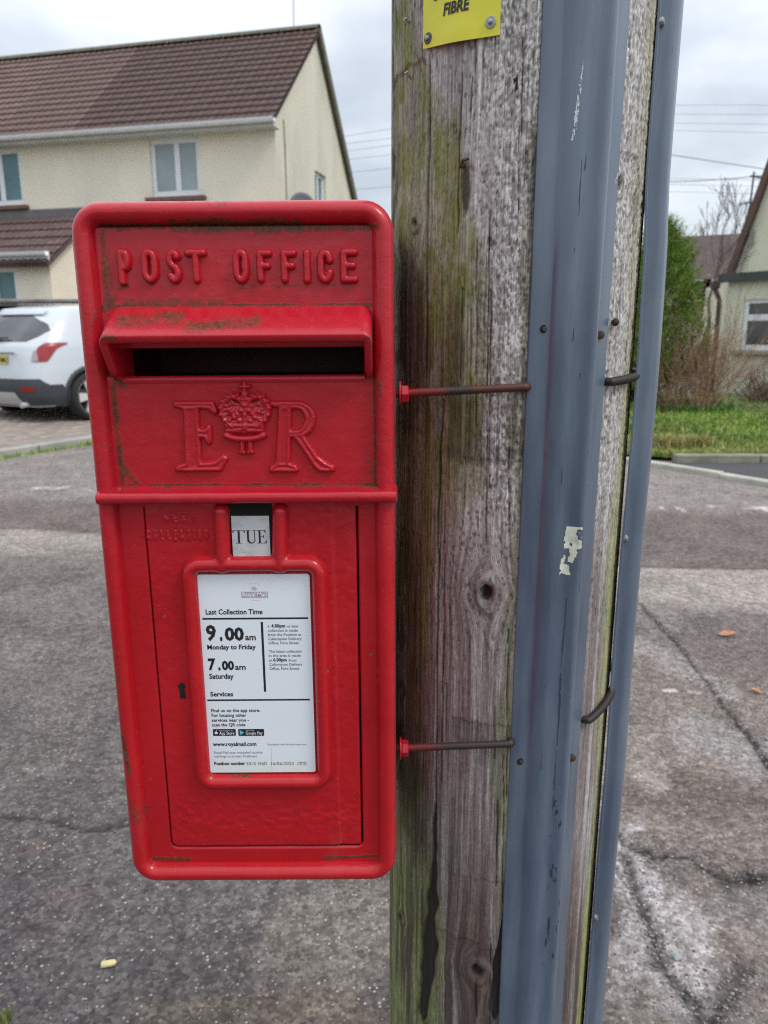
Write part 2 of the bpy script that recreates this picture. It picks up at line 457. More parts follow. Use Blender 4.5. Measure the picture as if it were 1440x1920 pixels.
    # damp brown band below the box's shoulder
    # algae patches in the middle under the rod and beside the cover
    def patch(px, py, rw, rh, c, k, seed):
        f, z0 = pole_hit(px, py); q = ((P - f) * PR / rw) ** 2 + ((Z - z0) / rh) ** 2
        m = sst(1.25, .35, q + 1.3 * (fbm(S * 60, Z * 40, seed, 4) - .5)) * k
        return mixc(col, np.broadcast_to(c, col.shape), m * (.35 + .65 * sst(.3, .6, g2)))
    for a in ((870, 800, .020, .045, dolive * 1.2, .85, 101), (850, 660, .016, .06, dolive * 1.3, .75, 102), (845, 330, .014, .06, oliv * 1.15, .7, 103), (975, 780, .016, .06, dolive * 1.2, .8, 104),
              (990, 480, .008, .13, dolive * 1.2, .8, 105), (900, 850, .045, .012, black * 4, .5, 106), (950, 1440, .02, .10, green * .55, .55, 107), (985, 900, .012, .08, dolive * 1.3, .7, 108),
              (875, 345, .006, .030, brown * .5, .9, 109), (768, 210, .010, .035, np.array([.20, .17, .18]), .8, 110), (880, 1370, .03, .02, brown, .55, 111), (958, 1250, .012, .16, green * .5, .6, 116), (950, 1600, .012, .12, green * .55, .5, 117), (775, 1350, .016, .20, dolive * 1.2, .75, 118), (775, 1050, .020, .16, dolive * .9, .7, 119),
              (912, 1112, .016, .016, brown * 1.1, .45, 113), (896, 1823, .015, .015, brown * 1.1, .5, 114), (780, 620, .02, .12, dolive * .9, .5, 115)):
        col = patch(*a)
    # right-hand flank: pale yellow-green
    rf = sst(R(45), R(58), P + .15 * (fbm(S * 30, Z * 6, 120) - .5))
    yg = np.array([.36, .34, .16]); yg2 = np.array([.30, .33, .10])
    rc = mixc(mixc(np.broadcast_to(np.array([.40, .38, .30]), col.shape), yg, sst(.35, .6, fbm(S * 80, Z * 9, 121))), np.broadcast_to(yg2, col.shape), sst(.72, .45, u)[...] * .6)
    rc = mixc(rc, np.broadcast_to(brown * 1.1, col.shape), sst(.35, .2, u) * sst(.40, .6, g3) * .85)
    col = mixc(col, rc, rf * .8)
    col = mixc(col, col * 1.15, sst(.5, .8, g1)); col = mixc(col, col * .60, sst(.46, .26, g1) * .8); pit = sst(.66, .74, fbm(S * 420, Z * 170, 140, 2)); pit = pit * sst(.35, .5, u) * (1 - al_ * .5); dep -= pit * .0009 * fine; col = mixc(col, col * .42, pit * .7)
    col = mixc(col, brown * .7, rings * .65)
    col = col * (.74 + .52 * vn(S * 900, Z * 520, 160))[..., None] * (.86 + .28 * fbm(S * 300, Z * 150, 161, 2))[..., None]
    dk = np.clip(np.maximum(crack ** 1.2, knot), 0, 1)
    col = mixc(col, black, dk * .92)
    col = mixc(col, brown * .65, sst(.52, .64, fbm(gs * 170, Z * 7, 150, 3)) * (.25 + .5 * lo2) * low)
    # soaked black streak beside the split at the foot and next to the cover
    for px, wd in ((806, .010), (948, .008)):
        f, _ = pole_hit(px, 1750)
        col = mixc(col, black * 2.2, np.exp(-(((P - f) * PR + .004) / wd) ** 2) * sst(.22, .05, u) * .55)
    rad = PR + dep * fine
    X = PX + rad * np.sin(P); Y = PY - rad * np.cos(P)
    v = np.stack([X, Y, Z], -1).reshape(-1, 3)
    f = gridfaces(nr, nc, wrap=True)
    me = new_mesh('pole_shaft', v, f, None, True, {'base': col.reshape(-1, 3), 'gs': gs.ravel()})
    m = NT('weathered_wood', 0.88, 0.25)
    a = m.attr('gs').outputs['Fac']; s = m.n('ShaderNodeSeparateXYZ'); m.L(m.coord(), s.inputs[0])
    cb = m.n('ShaderNodeCombineXYZ'); m.L(m.math('MULTIPLY', a, 820.0), cb.inputs[0]); m.L(m.math('MULTIPLY', s.outputs[2], 30.0), cb.inputs[1])
    fib = m.noise(1.0, cb.outputs[0], 3, .6)
    k = m.ramp(fib, [(0.30, .66), (0.5, 1.0), (0.70, 1.25)])
    c = m.mix(1.0, m.attr('base').outputs['Color'], k, 'MULTIPLY')
    m.col(c); m.bump(fib, .8, .0010)
    me.materials.append(m.m)
    return me
pole = thing('telegraph_pole', 'round weathered timber telegraph pole with knots, cracks and green algae beside the red box', 'pole')
put('shaft', build_pole(), pole)
M_rust = simple('rusty_iron', (.060, .036, .028), .8, .5, 300, .6, 500, spec=.3, bdist=.0006)
M_galv = simple('galvanised_steel', (.30, .31, .32), .42, .25, 120, .2, 300, metal=.85)
M_galv2 = simple('dull_zinc', (.34, .345, .35), .55, .2, 160, .2, 300, metal=.35)
def nail_on_pole(px, py, r=.0035, stick=.004, mat=M_rust, tilt=0, parent=pole, name='nail', base=0.0):
    f, z = pole_hit(px, py, PR + base)
    n = np.array([math.sin(f), -math.cos(f), tilt]); n /= np.linalg.norm(n)
    p = pole_pt(f, z, PR + base)
    mb = MB(); prof = [(-.006, .55), (stick * .35, .55), (stick * .4, 1.0), (stick * .75, .92), (stick, .45), (stick * 1.03, .05)]
    mb.tube([p + n * a for a, _ in prof], [r * b for _, b in prof], 12)
    return mb.done(name, mat, parent, True)
for q in ((1148, 604, .0042, .0075), (868, 312, .0022, .006), (966, 150, .0016, .003)):
    nail_on_pole(*q)
# bent wire staples: stubs at the top left and the bent nail at mid height
def staple(px, py, dx, dz, r=.0011, mat=M_rust):
    f, z = pole_hit(px, py); p = pole_pt(f, z, PR - .002); q = pole_pt(f + dx / PR, z + dz, PR + .006); q2 = pole_pt(f + 1.9 * dx / PR, z + 1.2 * dz, PR + .0045)
    MB().tube([p, (p + q) / 2 + (0, -.002, 0), q, q2], [r, r, r, r * .7], 8).done('staple', mat, pole, True)
staple(862, 312, .006, .004, .0016); staple(766, 44, .003, .002, .0013, M_galv2); staple(767, 146, .003, .003, .0013, M_galv2); staple(968, 168, .0003, .009, .0009)

# ------------------------------------------------------------------ yellow plate screwed to the pole
def plain_text(s, size=1.0, bold=0.0, shear=0.0, res=3, space=1.0):
    cu = bpy.data.curves.new('t', 'FONT'); cu.body = s; cu.size = size; cu.offset = bold; cu.shear = shear; cu.resolution_u = res; cu.space_character = space
    o = bpy.data.objects.new('t', cu); me = bpy.data.meshes.new_from_object(o)
    v = np.zeros(len(me.vertices) * 3, np.float32); me.vertices.foreach_get('co', v); v = v.reshape(-1, 3).astype(float)
    f = [tuple(p.vertices) for p in me.polygons]
    bpy.data.objects.remove(o); bpy.data.curves.remove(cu); bpy.data.meshes.remove(me)
    return v, f
M_ink = simple('black_ink', (.012, .012, .014), .5, .1)
M_yel = simple('yellow_plate', (.62, .60, .030), .45, .06, 12, .1, 60)
sign = thing('warning_plate', 'small yellow plate lettered FIBRE screwed to the upper part of the wooden pole', 'sign')
s_r = PR + .0035
fa, za = pole_hit(793, 92, s_r); fb, zb_ = pole_hit(937, 65, s_r)
nx, nz_ = 25, 20; vs = []; ztop = 1.80
def plate_lift(t, z): return .0030 * math.exp(-((z - min(za, zb_)) / .022) ** 2) * math.sin(math.pi * min(1, max(0, t) * 1.05)) ** 2
for side in (0, 1):
    for j in range(nz_ + 1):
        for i in range(nx + 1):
            t = i / nx; f = fa + (fb - fa) * t
            zl = za + (zb_ - za) * t - .0022 * math.sin(math.pi * t)
            lift = .0035 * math.exp(-((j / nz_) / .18) ** 2) * math.sin(math.pi * min(1, t * 1.1)) ** 2
            vs.append(pole_pt(f, zl + (ztop - zl) * j / nz_, s_r + plate_lift(t, zl + (ztop - zl) * j / nz_) - (.0009 if side else 0)))
g = gridfaces(nz_ + 1, nx + 1); n0 = (nx + 1) * (nz_ + 1)
fs = [tuple(q) for q in g] + [tuple(q[::-1] + n0) for q in g]
edge = [i for i in range(nx + 1)] + [j * (nx + 1) + nx for j in range(1, nz_ + 1)] + [nz_ * (nx + 1) + i for i in range(nx - 1, -1, -1)] + [j * (nx + 1) for j in range(nz_ - 1, 0, -1)]
for a, b in zip(edge, edge[1:] + edge[:1]): fs.append((b, a, a + n0, b + n0))
mb = MB(); mb.add(vs, fs); mb.done('plate', M_yel, sign, True)
def curved_text(s, px0, py0, px1, py1, hpx, bold, shear, parent):
    f0, z0 = pole_hit(px0, py0, s_r); f1, z1 = pole_hit(px1, py1, s_r)
    _, zt_ = pole_hit((px0 + px1) / 2, (py0 + py1) / 2 - hpx, s_r); _, zm_ = pole_hit((px0 + px1) / 2, (py0 + py1) / 2, s_r)
    v, fcs = plain_text(s, 1, bold, shear, 3)
    x0, x1 = v[:, 0].min(), v[:, 0].max(); y1 = v[:, 1].max(); y0 = v[:, 1].min()
    out = []
    for x, y, _ in v:
        t = (x - x0) / (x1 - x0); ff = f0 + (f1 - f0) * t; zq = z0 + (z1 - z0) * t + (y - y0) / (y1 - y0) * (zt_ - zm_); out.append(pole_pt(ff, zq, s_r + .0005 + plate_lift((ff - fa) / (fb - fa), zq)))
    MB().add(out, fcs).done('printed_text', M_ink, parent)
curved_text('FIBRE', 832, 31, 881, 19, 24, .035, .12, sign)
curved_text('OVERHEAD', 812, 4, 905, -22, 24, .030, .10, sign)
for px, py, m_ in ((803, 72, M_rust), (920, 42, M_galv)):
    f, z = pole_hit(px, py, s_r); n = np.array([math.sin(f), -math.cos(f), 0]); p = pole_pt(f, z, s_r)
    s_ = MB().tube([p, p + n * .0004, p + n * .0012, p + n * .0013], [.0046, .0052, .0048, .002], 24).done('washer', M_galv2 if m_ is M_galv else simple('grey_washer', (.10, .10, .095), .6, .3, 300, metal=.3), sign, True)
    MB().tube([p + n * a for a in (.001, .0012, .0030, .0036, .0037)], [.0019, .0022, .0022, .0015, .0002], 12).done('screw', M_galv if m_ is M_galv else M_galv2, s_, True)

# ------------------------------------------------------------------ grey-blue plastic cable covers
def cover_mat():
    m = NT('grey_blue_plastic', .42, .5)
    v = m.coord((1, 1, .12))
    st = m.noise(55, v, 4, .6); bl = m.noise(7, m.coord((1, 1, .5)), 3)
    c = m.ramp(m.math('ADD', m.math('MULTIPLY', st, .6), m.math('MULTIPLY', bl, .5)), [(.35, (.046, .070, .112)), (.55, (.080, .112, .165)), (.78, (.135, .172, .225))])
    sp = m.voro(330); spk = m.math('MULTIPLY', m.math('LESS_THAN', sp.outputs['Distance'], .16), m.math('GREATER_THAN', m.noise(95), .58))
    c = m.mix(m.math('MULTIPLY', spk, .28), c, (.30, .33, .36))
    dkk = m.math('MULTIPLY', m.math('GREATER_THAN', m.noise(75, m.coord((1, 1, .25)), 4, .7), .70), m.math('GREATER_THAN', m.noise(6), .52))
    c = m.mix(m.math('MULTIPLY', dkk, .5), c, (.03, .04, .065))
    m.b.inputs['Coat Weight'].default_value = .9; m.b.inputs['Coat Roughness'].default_value = .22
    m.col(c); m.rough(m.ramp(st, [(.3, .26), (.7, .42)])); m.bump(m.noise(18, m.coord((1, 1, .1)), 3), .35, .0015)
    return m.m
M_cov = cover_mat()
def cover(label, phi, off, half, flange, dome_h, lean, bow, zhi=3.4, asym=False):
    """hat-shaped capping: two flanges and a dome, run up the pole"""
    t = thing('cable_cover', label, 'cable cover', group='plastic cable covers on the pole')
    out = []                                     # outer profile (tangential, outward)
    di = half - flange
    out += [(-half, 0), (-half, .0022), (-half + .0006, .0028), (-di - .004, .0030), (-di - .0012, .0038)]
    N = 22
    for i in range(1, N):
        a = math.pi * (1 - i / N); out.append((di * math.copysign(abs(math.cos(a)) ** .82, math.cos(a)), .0032 + dome_h * math.sin(a) ** .72))
    if asym:
        cp = np.array([(-.0262, .0034), (-.0235, .0080), (-.0185, .0118), (-.0125, .0142), (-.0070, .0142), (-.0020, .0148), (.0040, .0178), (.0090, .0222), (.0135, .0244), (.0180, .0234), (.0215, .0205), (.0236, .0160), (.0240, .0050)])
        cp[:, 0] = np.where(cp[:, 0] > 0, cp[:, 0] * .87, cp[:, 0]); out = out[:5]; tt = np.linspace(0, 12, 37); xs_ = np.interp(tt, range(13), cp[:, 0]); ys_ = np.interp(tt, range(13), cp[:, 1])
        kx = np.convolve(np.pad(xs_, 2, mode='edge'), np.ones(5) / 5, 'valid'); ky = np.convolve(np.pad(ys_, 2, mode='edge'), np.ones(5) / 5, 'valid'); out += list(zip(kx, ky)); di = .0208
    out += [(di + .0012, .0038), (di + .004, .0030), (half - .0006, .0028), (half, .0022), (half, 0)]
    inn = [(x * .93 if abs(x) < di else x, max(0.0, y - .0022)) for x, y in out[2:-2]][::-1]
    prof = out + inn
    zs = np.arange(0.02, zhi, .03); vs = []
    n = len(prof)
    for z in zs:
        c = phi(z)
        nrm = np.array([math.sin(c), -math.cos(c)]); tan = np.array([math.cos(c), math.sin(c)])
        b = bow(z)
        for x, y in prof:
            # the flange follows the round of the pole a little
            sag = -(x * x) / (2 * PR) * lean
            q = np.array([PX, PY]) + nrm * (PR + off + y + sag + b) + tan * x
            vs.append((q[0], q[1], z))
    fs = gridfaces(len(zs), n, wrap=True)
    fl = [tuple(q) for q in fs] + [tuple(range(n))[::-1], tuple((len(zs) - 1) * n + i for i in range(n))]
    MB().add(vs, fl).done('channel', M_cov, t, True)
    def P(tx, y, z):
        c = phi(z); nrm = np.array([math.sin(c), -math.cos(c)]); tan = np.array([math.cos(c), math.sin(c)])
        q = np.array([PX, PY]) + nrm * (PR + off + y - (tx * tx) / (2 * PR) * lean + bow(z)) + tan * tx
        return np.array([q[0], q[1], z]), np.array([nrm[0], nrm[1], 0]), np.array([tan[0], tan[1], 0])
    def surf(tx):
        xs = [a for a, b in out]; return float(np.interp(tx, xs, [b for a, b in out]))
    return t, P, surf
cvA, PA, sA = cover('wide grey blue plastic cable cover with scratches nailed to the front of the wooden pole', lambda z: R(16.6), -.0008, .0445, .0190, .0190, 1.0, lambda z: .0008 * math.sin(z * 5), asym=True)
def bowB(z): return .0022 + .0026 * math.exp(-((z - 1.36) / .16) ** 2) + .0015 * math.exp(-((z - .9) / .1) ** 2) - .0030 * float(sst(1.50, 1.58, z))
cvB, PB, sB = cover('narrow grey blue plastic cable cover standing proud of the right flank of the pole', lambda z: R(71.5), .0005, .030, .0085, .020, .35, bowB)
def zat(py, Y): r = ray(900, py); return EYE + r[2] * Y
def head(P, tx, y, z, r, h, mat, parent, tilt=(0, 0), name='nail'):
    p, n, t = P(tx, y, z); n = n + t * tilt[0] + np.array([0, 0, tilt[1]]); n /= np.linalg.norm(n)
    MB().tube([p + n * a for a in (-.002, h * .3, h * .8, h, h * 1.02)], [r * .9, r, r * .9, r * .5, r * .05], 14).done(name, mat, parent, True)
M_hole = simple('black_hole', (.006, .006, .007), .9, .1)
for py, tx in ((617, -.0310), (1416, -.0330)):
    z = zat(py, .775); head(PA, tx, .0030, z, .0042, .0006, M_hole, cvA, name='nail_hole'); head(PA, tx + .0004, .0032, z - .0003, .0026, .0014, M_rust, cvA)
for py, tx in ((628, .0325), (1403, .0325)):
    head(PA, tx, .003, zat(py, .80), .0044, .004, M_rust, cvA, (.1, -.1))
for py, tx, ti in ((62, -.0262, .1), (998, -.0262, .25), (1690, -.0262, .3)):
    head(PB, tx, .003, zat(py, .86), .0046, .0042, M_galv, cvB, (-ti, .15))
# worn sticker remnant, white scrape
def scraps(P, surf, t0, t1, z0, z1, cover_f, name, mat, parent, lift=.0003, nt=26, nz=60):
    ts = np.linspace(t0, t1, nt); zs = np.linspace(z0, z1, nz); vs = []; T, Z = np.meshgrid(ts, zs)
    for z in zs:
        for t in ts: vs.append(P(t, surf(t) + lift, z)[0])
    keep = cover_f(T, Z)
    v = np.array(vs); f = gridfaces(nz, nt, keep)
    v, f, _ = compact(v, f)
    return obj(name, v, f, mat, parent, kind='stuff')
M_stick = simple('flaking_sticker', (.56, .60, .50), .7, .30, 90, spec=.3)
z0, z1 = zat(1068, .775), zat(978, .775)
def rag(T, Z):
    a = (T - T.min()) / (T.max() - T.min()); b = (Z - Z.min()) / (Z.max() - Z.min())
    sh = np.minimum.reduce([a, 1 - a, b * 2, (1 - b) * 2]) * 2.2
    sh = np.minimum(sh, .5) - .5 * sst(.30, .12, a + .35 * (1 - b)) - .5 * sst(.22, .08, b + .3 * (1 - a))
    n = fbm(T * 260, Z * 190, 7, 4, .6)
    hole = sst(.54, .66, fbm(T * 200, Z * 150, 19, 3)) * 1.0
    return (sh + (n - .5) * .9 - hole * .75) > .0
scraps(PA, sA, -.0065, .0125, z0, z1, rag, 'sticker_remnant', M_stick, cvA)
M_drip = simple('dark_scuff', (.030, .040, .060), .6, .2)
def drip(c0, w0, th):
    def f(T, Z):
        c = c0 + .0009 * (vn(Z * 14, Z * 0, 3) - .5) * 2
        return (np.abs(T - c) < w0 * (.4 + vn(Z * 55, Z * 0, 6))) & (vn(T * 900, Z * 160, 12) > th)
    return f
scraps(PA, sA, -.004, .006, zat(1500, .775), zat(1105, .775), drip(.0015, .0008, .12), 'drip_mark', M_drip, cvA, nt=26, nz=150)
scraps(PA, sA, .000, .016, zat(1800, .775), zat(1480, .775), lambda T, Z: fbm(T * 260, Z * 55, 44, 3, .6) > .66, 'scuff_mark', M_drip, cvA, nt=40, nz=160)
scraps(PA, sA, -.014, .004, zat(900, .775), zat(300, .775), lambda T, Z: fbm(T * 500, Z * 26, 46, 2, .6) > .80, 'scuff_mark', M_drip, cvA, nt=40, nz=160)
M_scr = simple('white_scrape', (.52, .56, .60), .8, .1)
z0, z1 = zat(272, .77), zat(120, .77)
def scr(T, Z):
    b = (Z - Z.min()) / (Z.max() - Z.min())
    c = -.0175 + .0060 * b ** .8; w = np.interp(b, [0, .15, .55, .75, 1], [.0007, .0013, .0019, .0008, .0002])
    return (np.abs(T - c) < w * (.5 + 1.1 * vn(T * 2500, Z * 500, 4))) & (vn(T * 1800, Z * 420, 9) > .28)
scraps(PA, sA, -.0235, -.0080, z0, z1, scr, 'scrape_mark', M_scr, cvA, nt=44, nz=150)
# ================================================================== THE POST BOX
BY = 0.66                                   # plane of the box's front panel
BC = -0.1215                                # its middle line
ROLL = R(0.42)
b0 = at(720, 1645, BY)[2]
box = thing('post_box', 'red cast iron lamp post box lettered POST OFFICE with a white collection notice', 'post box', (BC, BY, b0 + .0))
box.rotation_euler = (0, -ROLL, 0)
BM = Matrix.Translation((BC, BY, b0)) @ Matrix.Rotation(-ROLL, 4, 'Y')
BMI = BM.inverted()
def bx(px, py, w=0.0):
    """picture point -> (u, v) on the box, on the plane w metres in front of the panel"""
    p = BMI @ Vector(at(px, py, BY - w)); return p.x, p.z
W2 = .1345; H = .6506
def L3(u, v, w): return (u, -w, v)
def px_segs(lst, w=0): return [(bx(a, b, w), bx(c, d, w)) for a, b, c, d in lst]
DIRT = []
for a, b, c, d, r, s in (
    (190, 424, 430, 424, 9, .80), (330, 424, 560, 424, 13, 1.0), (560, 426, 705, 426, 8, .85), (192, 430, 200, 570, 6, .85), (203, 470, 208, 560, 9, .7),
    (195, 578, 215, 560, 9, .85), (205, 574, 700, 571, 4, .95), (240, 565, 420, 565, 10, .72), (240, 602, 345, 596, 17, .80), (370, 612, 490, 603, 15, .82), (500, 590, 560, 600, 14, .55), (185, 632, 240, 632, 6, .75), (480, 633, 700, 633, 3, .8),
    (178, 612, 190, 575, 9, .6), (200, 700, 232, 722, 8, .95), (212, 720, 232, 905, 7, .92), (235, 880, 260, 908, 10, .8), (232, 908, 705, 908, 3.5, .85), (700, 700, 706, 905, 4, .85),
    (690, 860, 706, 912, 9, .70), (690, 840, 680, 895, 8, .55), (260, 914, 400, 911, 7, .62), (200, 915, 260, 912, 8, .7), (738, 905, 742, 925, 5, .7), (186, 945, 240, 950, 4, .6),
    (288, 1609, 362, 1611, 5, 1.0), (608, 1608, 712, 1604, 4.5, 1.0), (236, 1370, 250, 1440, 6, .86), (246, 1470, 262, 1530, 13, .74), (262, 1470, 275, 1520, 8, .6), (228, 1180, 232, 1320, 4, .7), (150, 560, 180, 720, 6, .5), (205, 800, 210, 840, 6, .68),
    (215, 985, 218, 1010, 5, .6), (396, 388, 425, 388, 12, .58), (180, 390, 200, 400, 10, .58), (215, 380, 320, 378, 6, .60), (330, 380, 700, 378, 3, .50), (140, 430, 150, 560, 4, .45),
    (222, 540, 240, 536, 6, .7), (270, 536, 345, 536, 6, .62), (440, 538, 560, 534, 6, .66), (590, 534, 672, 534, 6, .66), (218, 480, 226, 535, 5, .6), (270, 520, 290, 532, 8, .62), (300, 470, 640, 466, 3, .5), (708, 712, 715, 740, 6, .8),
    (392, 1446, 470, 1449, 2.5, .9), (380, 1200, 384, 1420, 3, .35), (356, 1420, 375, 1440, 7, .5), (640, 900, 740, 916, 6, .5), (268, 1000, 318, 1580, 2.5, .6), (655, 440, 700, 560, 6, .4), (708, 440, 722, 470, 10, .4)):
    (u0, v0), (u1, v1) = bx(a, b), bx(c, d); DIRT.append((u0, v0, u1, v1, r * .00047, s))
def segd(U, V, u0, v0, u1, v1):
    du, dv = u1 - u0, v1 - v0; l = du * du + dv * dv + 1e-12
    t = np.clip(((U - u0) * du + (V - v0) * dv) / l, 0, 1)
    return np.hypot(U - u0 - t * du, V - v0 - t * dv), t
def dirt_of(V3):
    U, V = V3[:, 0], V3[:, 2]; d = np.full(len(U), .12)
    for u0, v0, u1, v1, r, s in DIRT:
        q, _ = segd(U, V, u0, v0, u1, v1); d = np.maximum(d, s * 1.06 * np.exp(-(q / (r * 1.35)) ** 2))
    return d
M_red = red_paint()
M_redd = simple('dark_red_primer', (.10, .006, .008), .7, .3, 30)
M_black = simple('black_interior', (.004, .004, .004), .95, .1)
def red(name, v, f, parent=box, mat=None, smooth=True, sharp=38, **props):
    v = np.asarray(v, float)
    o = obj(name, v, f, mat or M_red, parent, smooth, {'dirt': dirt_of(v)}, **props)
    bm = bmesh.new(); bm.from_mesh(o.data); bmesh.ops.recalc_face_normals(bm, faces=bm.faces); bm.to_mesh(o.data); bm.free()
    if sharp:
        try: o.data.set_sharp_from_angle(angle=R(sharp))
        except Exception: pass
    return o
def relief(name, sdf, bb, res, hf, base=0.0, parent=box, mat=None, skirt=1.2, **props):
    """casting in low relief: height from the distance inside an outline"""
    u0, v0, u1, v1 = bb; us = np.arange(u0, u1 + res, res); vs = np.arange(v0, v1 + res, res)
    U, V = np.meshgrid(us, vs); d = sdf(U, V)
    Wt = base + hf(-d)
    v = np.stack([U, -Wt, V], -1).reshape(-1, 3)
    f = gridfaces(len(vs), len(us), d < res * skirt)
    v, f, _ = compact(v, f)
    return red(name, v, f, parent, mat, sharp=0, **props)
def rr(U, V, u0, v0, u1, v1, r):
    cx, cy = (u0 + u1) / 2, (v0 + v1) / 2; qx = np.abs(U - cx) - (u1 - u0) / 2 + r; qy = np.abs(V - cy) - (v1 - v0) / 2 + r
    return np.hypot(np.maximum(qx, 0), np.maximum(qy, 0)) + np.minimum(np.maximum(qx, qy), 0) - r
def dome(r, h, sink=.0012):
    def f(x):   # x: depth inside the outline
        t = np.clip(x / r, 0, 1); y = h * np.sqrt(np.clip(1 - (1 - t) ** 2, 0, 1))
        return np.where(x > 0, y, np.maximum(x * 1.2, -sink)) 
    return f
# ---- casing: back, sides and the rolled rim as one casting
def rring(ins, w, ncor=9, nl=90, ns=36):
    a, b, c, d = -W2 + ins, ins, W2 - ins, H - ins
    r = max(.0265 - ins, .0035); P = []
    def arc(cx, cz, a0):
        for i in range(ncor): t = a0 + (math.pi / 2) * i / (ncor - 1); P.append(L3(cx + r * math.cos(t), cz + r * math.sin(t), w))
    def line(x0, z0, x1, z1, n):
        for i in range(1, n): t = i / n; P.append(L3(x0 + (x1 - x0) * t, z0 + (z1 - z0) * t, w))
    arc(c - r, d - r, 0); line(c - r, d, a + r, d, ns)
    arc(a + r, d - r, math.pi / 2); line(a, d - r, a, b + r, nl)
    arc(a + r, b + r, math.pi); line(a + r, b, c - r, b, ns)
    arc(c - r, b + r, 1.5 * math.pi); line(c, b + r, c, d - r, nl)
    return P
prof = [(.012, -.205), (.002, -.203), (0, -.198), (0, -.10), (0, -.012), (.0003, -.006)]
for i in range(1, 15):
    t = math.pi * i / 15; prof.append((.0095 - .0092 * math.cos(t), -.004 + .0150 * math.sin(t) ** .85))
prof += [(.0192, -.0028), (.0202, -.0036), (.0220, -.0040), (.024, -.006), (.026, -.008)]
rings = [rring(i, w) for i, w in prof]; n = len(rings[0])
vs = [p for r_ in rings for p in r_]
fs = [tuple(q) for q in gridfaces(len(rings), n, wrap=True)] + [tuple(range(n))]
red('casing', vs, fs, sharp=50)
# ---- panels
def panel(name, px0, py0, px1, py1, w, r=.001, res=.0022, edge=.0012, bulge=0, wob=.0003, parent=box, seed=0, th=.006):
    (u0, vt), (u1, vb) = bx(px0, py0, w), bx(px1, py1, w)
    us = np.concatenate([[u0, u0 + edge * .4], np.arange(u0 + edge, u1 - edge, res), [u1 - edge, u1 - edge * .4, u1]])
    vs_ = np.concatenate([[vb, vb + edge * .4], np.arange(vb + edge, vt - edge, res), [vt - edge, vt - edge * .4, vt]])
    U, V = np.meshgrid(us, vs_)
    # keep the corners round by pulling the outline in
    cx, cy = (u0 + u1) / 2, (vb + vt) / 2
    d = -rr(U, V, u0, vb, u1, vt, r)
    ed = np.clip(1 - d / edge, 0, 1)
    Wt = w - edge * (1 - np.sqrt(1 - ed ** 2)) + wob * (fbm(U * 60, V * 60, seed + 3, 3) - .5) * 2
    X, Zz = U.copy(), V.copy()
    qx = np.abs(U - cx) - ((u1 - u0) / 2 - r); qy = np.abs(V - cy) - ((vt - vb) / 2 - r); cm = (qx > 0) & (qy > 0); l = np.hypot(qx, qy) + 1e-9
    k = np.where(cm & (l > r), r / l, 1.0)
    X = np.where(cm, cx + np.sign(U - cx) * ((u1 - u0) / 2 - r + qx * k), X); Zz = np.where(cm, cy + np.sign(V - cy) * ((vt - vb) / 2 - r + qy * k), Zz)
    v = np.stack([X, -Wt, Zz], -1).reshape(-1, 3); nr_, nc_ = len(vs_), len(us)
    f = [tuple(q) for q in gridfaces(nr_, nc_)]
    e = [i for i in range(nc_)] + [j * nc_ + nc_ - 1 for j in range(1, nr_)] + [(nr_ - 1) * nc_ + i for i in range(nc_ - 2, -1, -1)] + [j * nc_ for j in range(nr_ - 2, 0, -1)]
    n0_ = len(v); back = v[e].copy(); back[:, 1] = -(w - th)
    v = np.vstack([v, back])
    for a in range(len(e)):
        b = (a + 1) % len(e); f.append((e[b], e[a], n0_ + a, n0_ + b))
    return red(name, v, f, parent, sharp=60)
panel('name_panel', 172, 425, 712, 650, .0, seed=1)
panel('cypher_panel', 190, 706, 716, 950, .0005, seed=2, edge=.0022)
# frame round the door: left, right and bottom strips in one ring
def ring_relief():
    (ua, va), (ub, vb) = bx(216, 930), bx(724, 1625)
    (dua, dva) = bx(266, 930); (dub, dvb) = bx(682, 1588)
    def s(U, V):
        o = rr(U, V, ua, vb, ub, va + .02, .004); i = rr(U, V, dua, dvb, dub, va + .06, .008)
        return np.maximum(o, -i)
    return relief('door_surround', s, (ua - .002, vb - .002, ub + .002, va), .0011, dome(.0012, .0012), base=-.0010)
ring_relief()
# the sunk floor behind the door gap
(ua, va), (ub, vb) = bx(225, 940), bx(716, 1618)
MB().add([L3(ua, vb, -.0075), L3(ub, vb, -.0075), L3(ub, va, -.0075), L3(ua, va, -.0075)], [(0, 1, 2, 3)]).done('inner_lining', M_black, box)
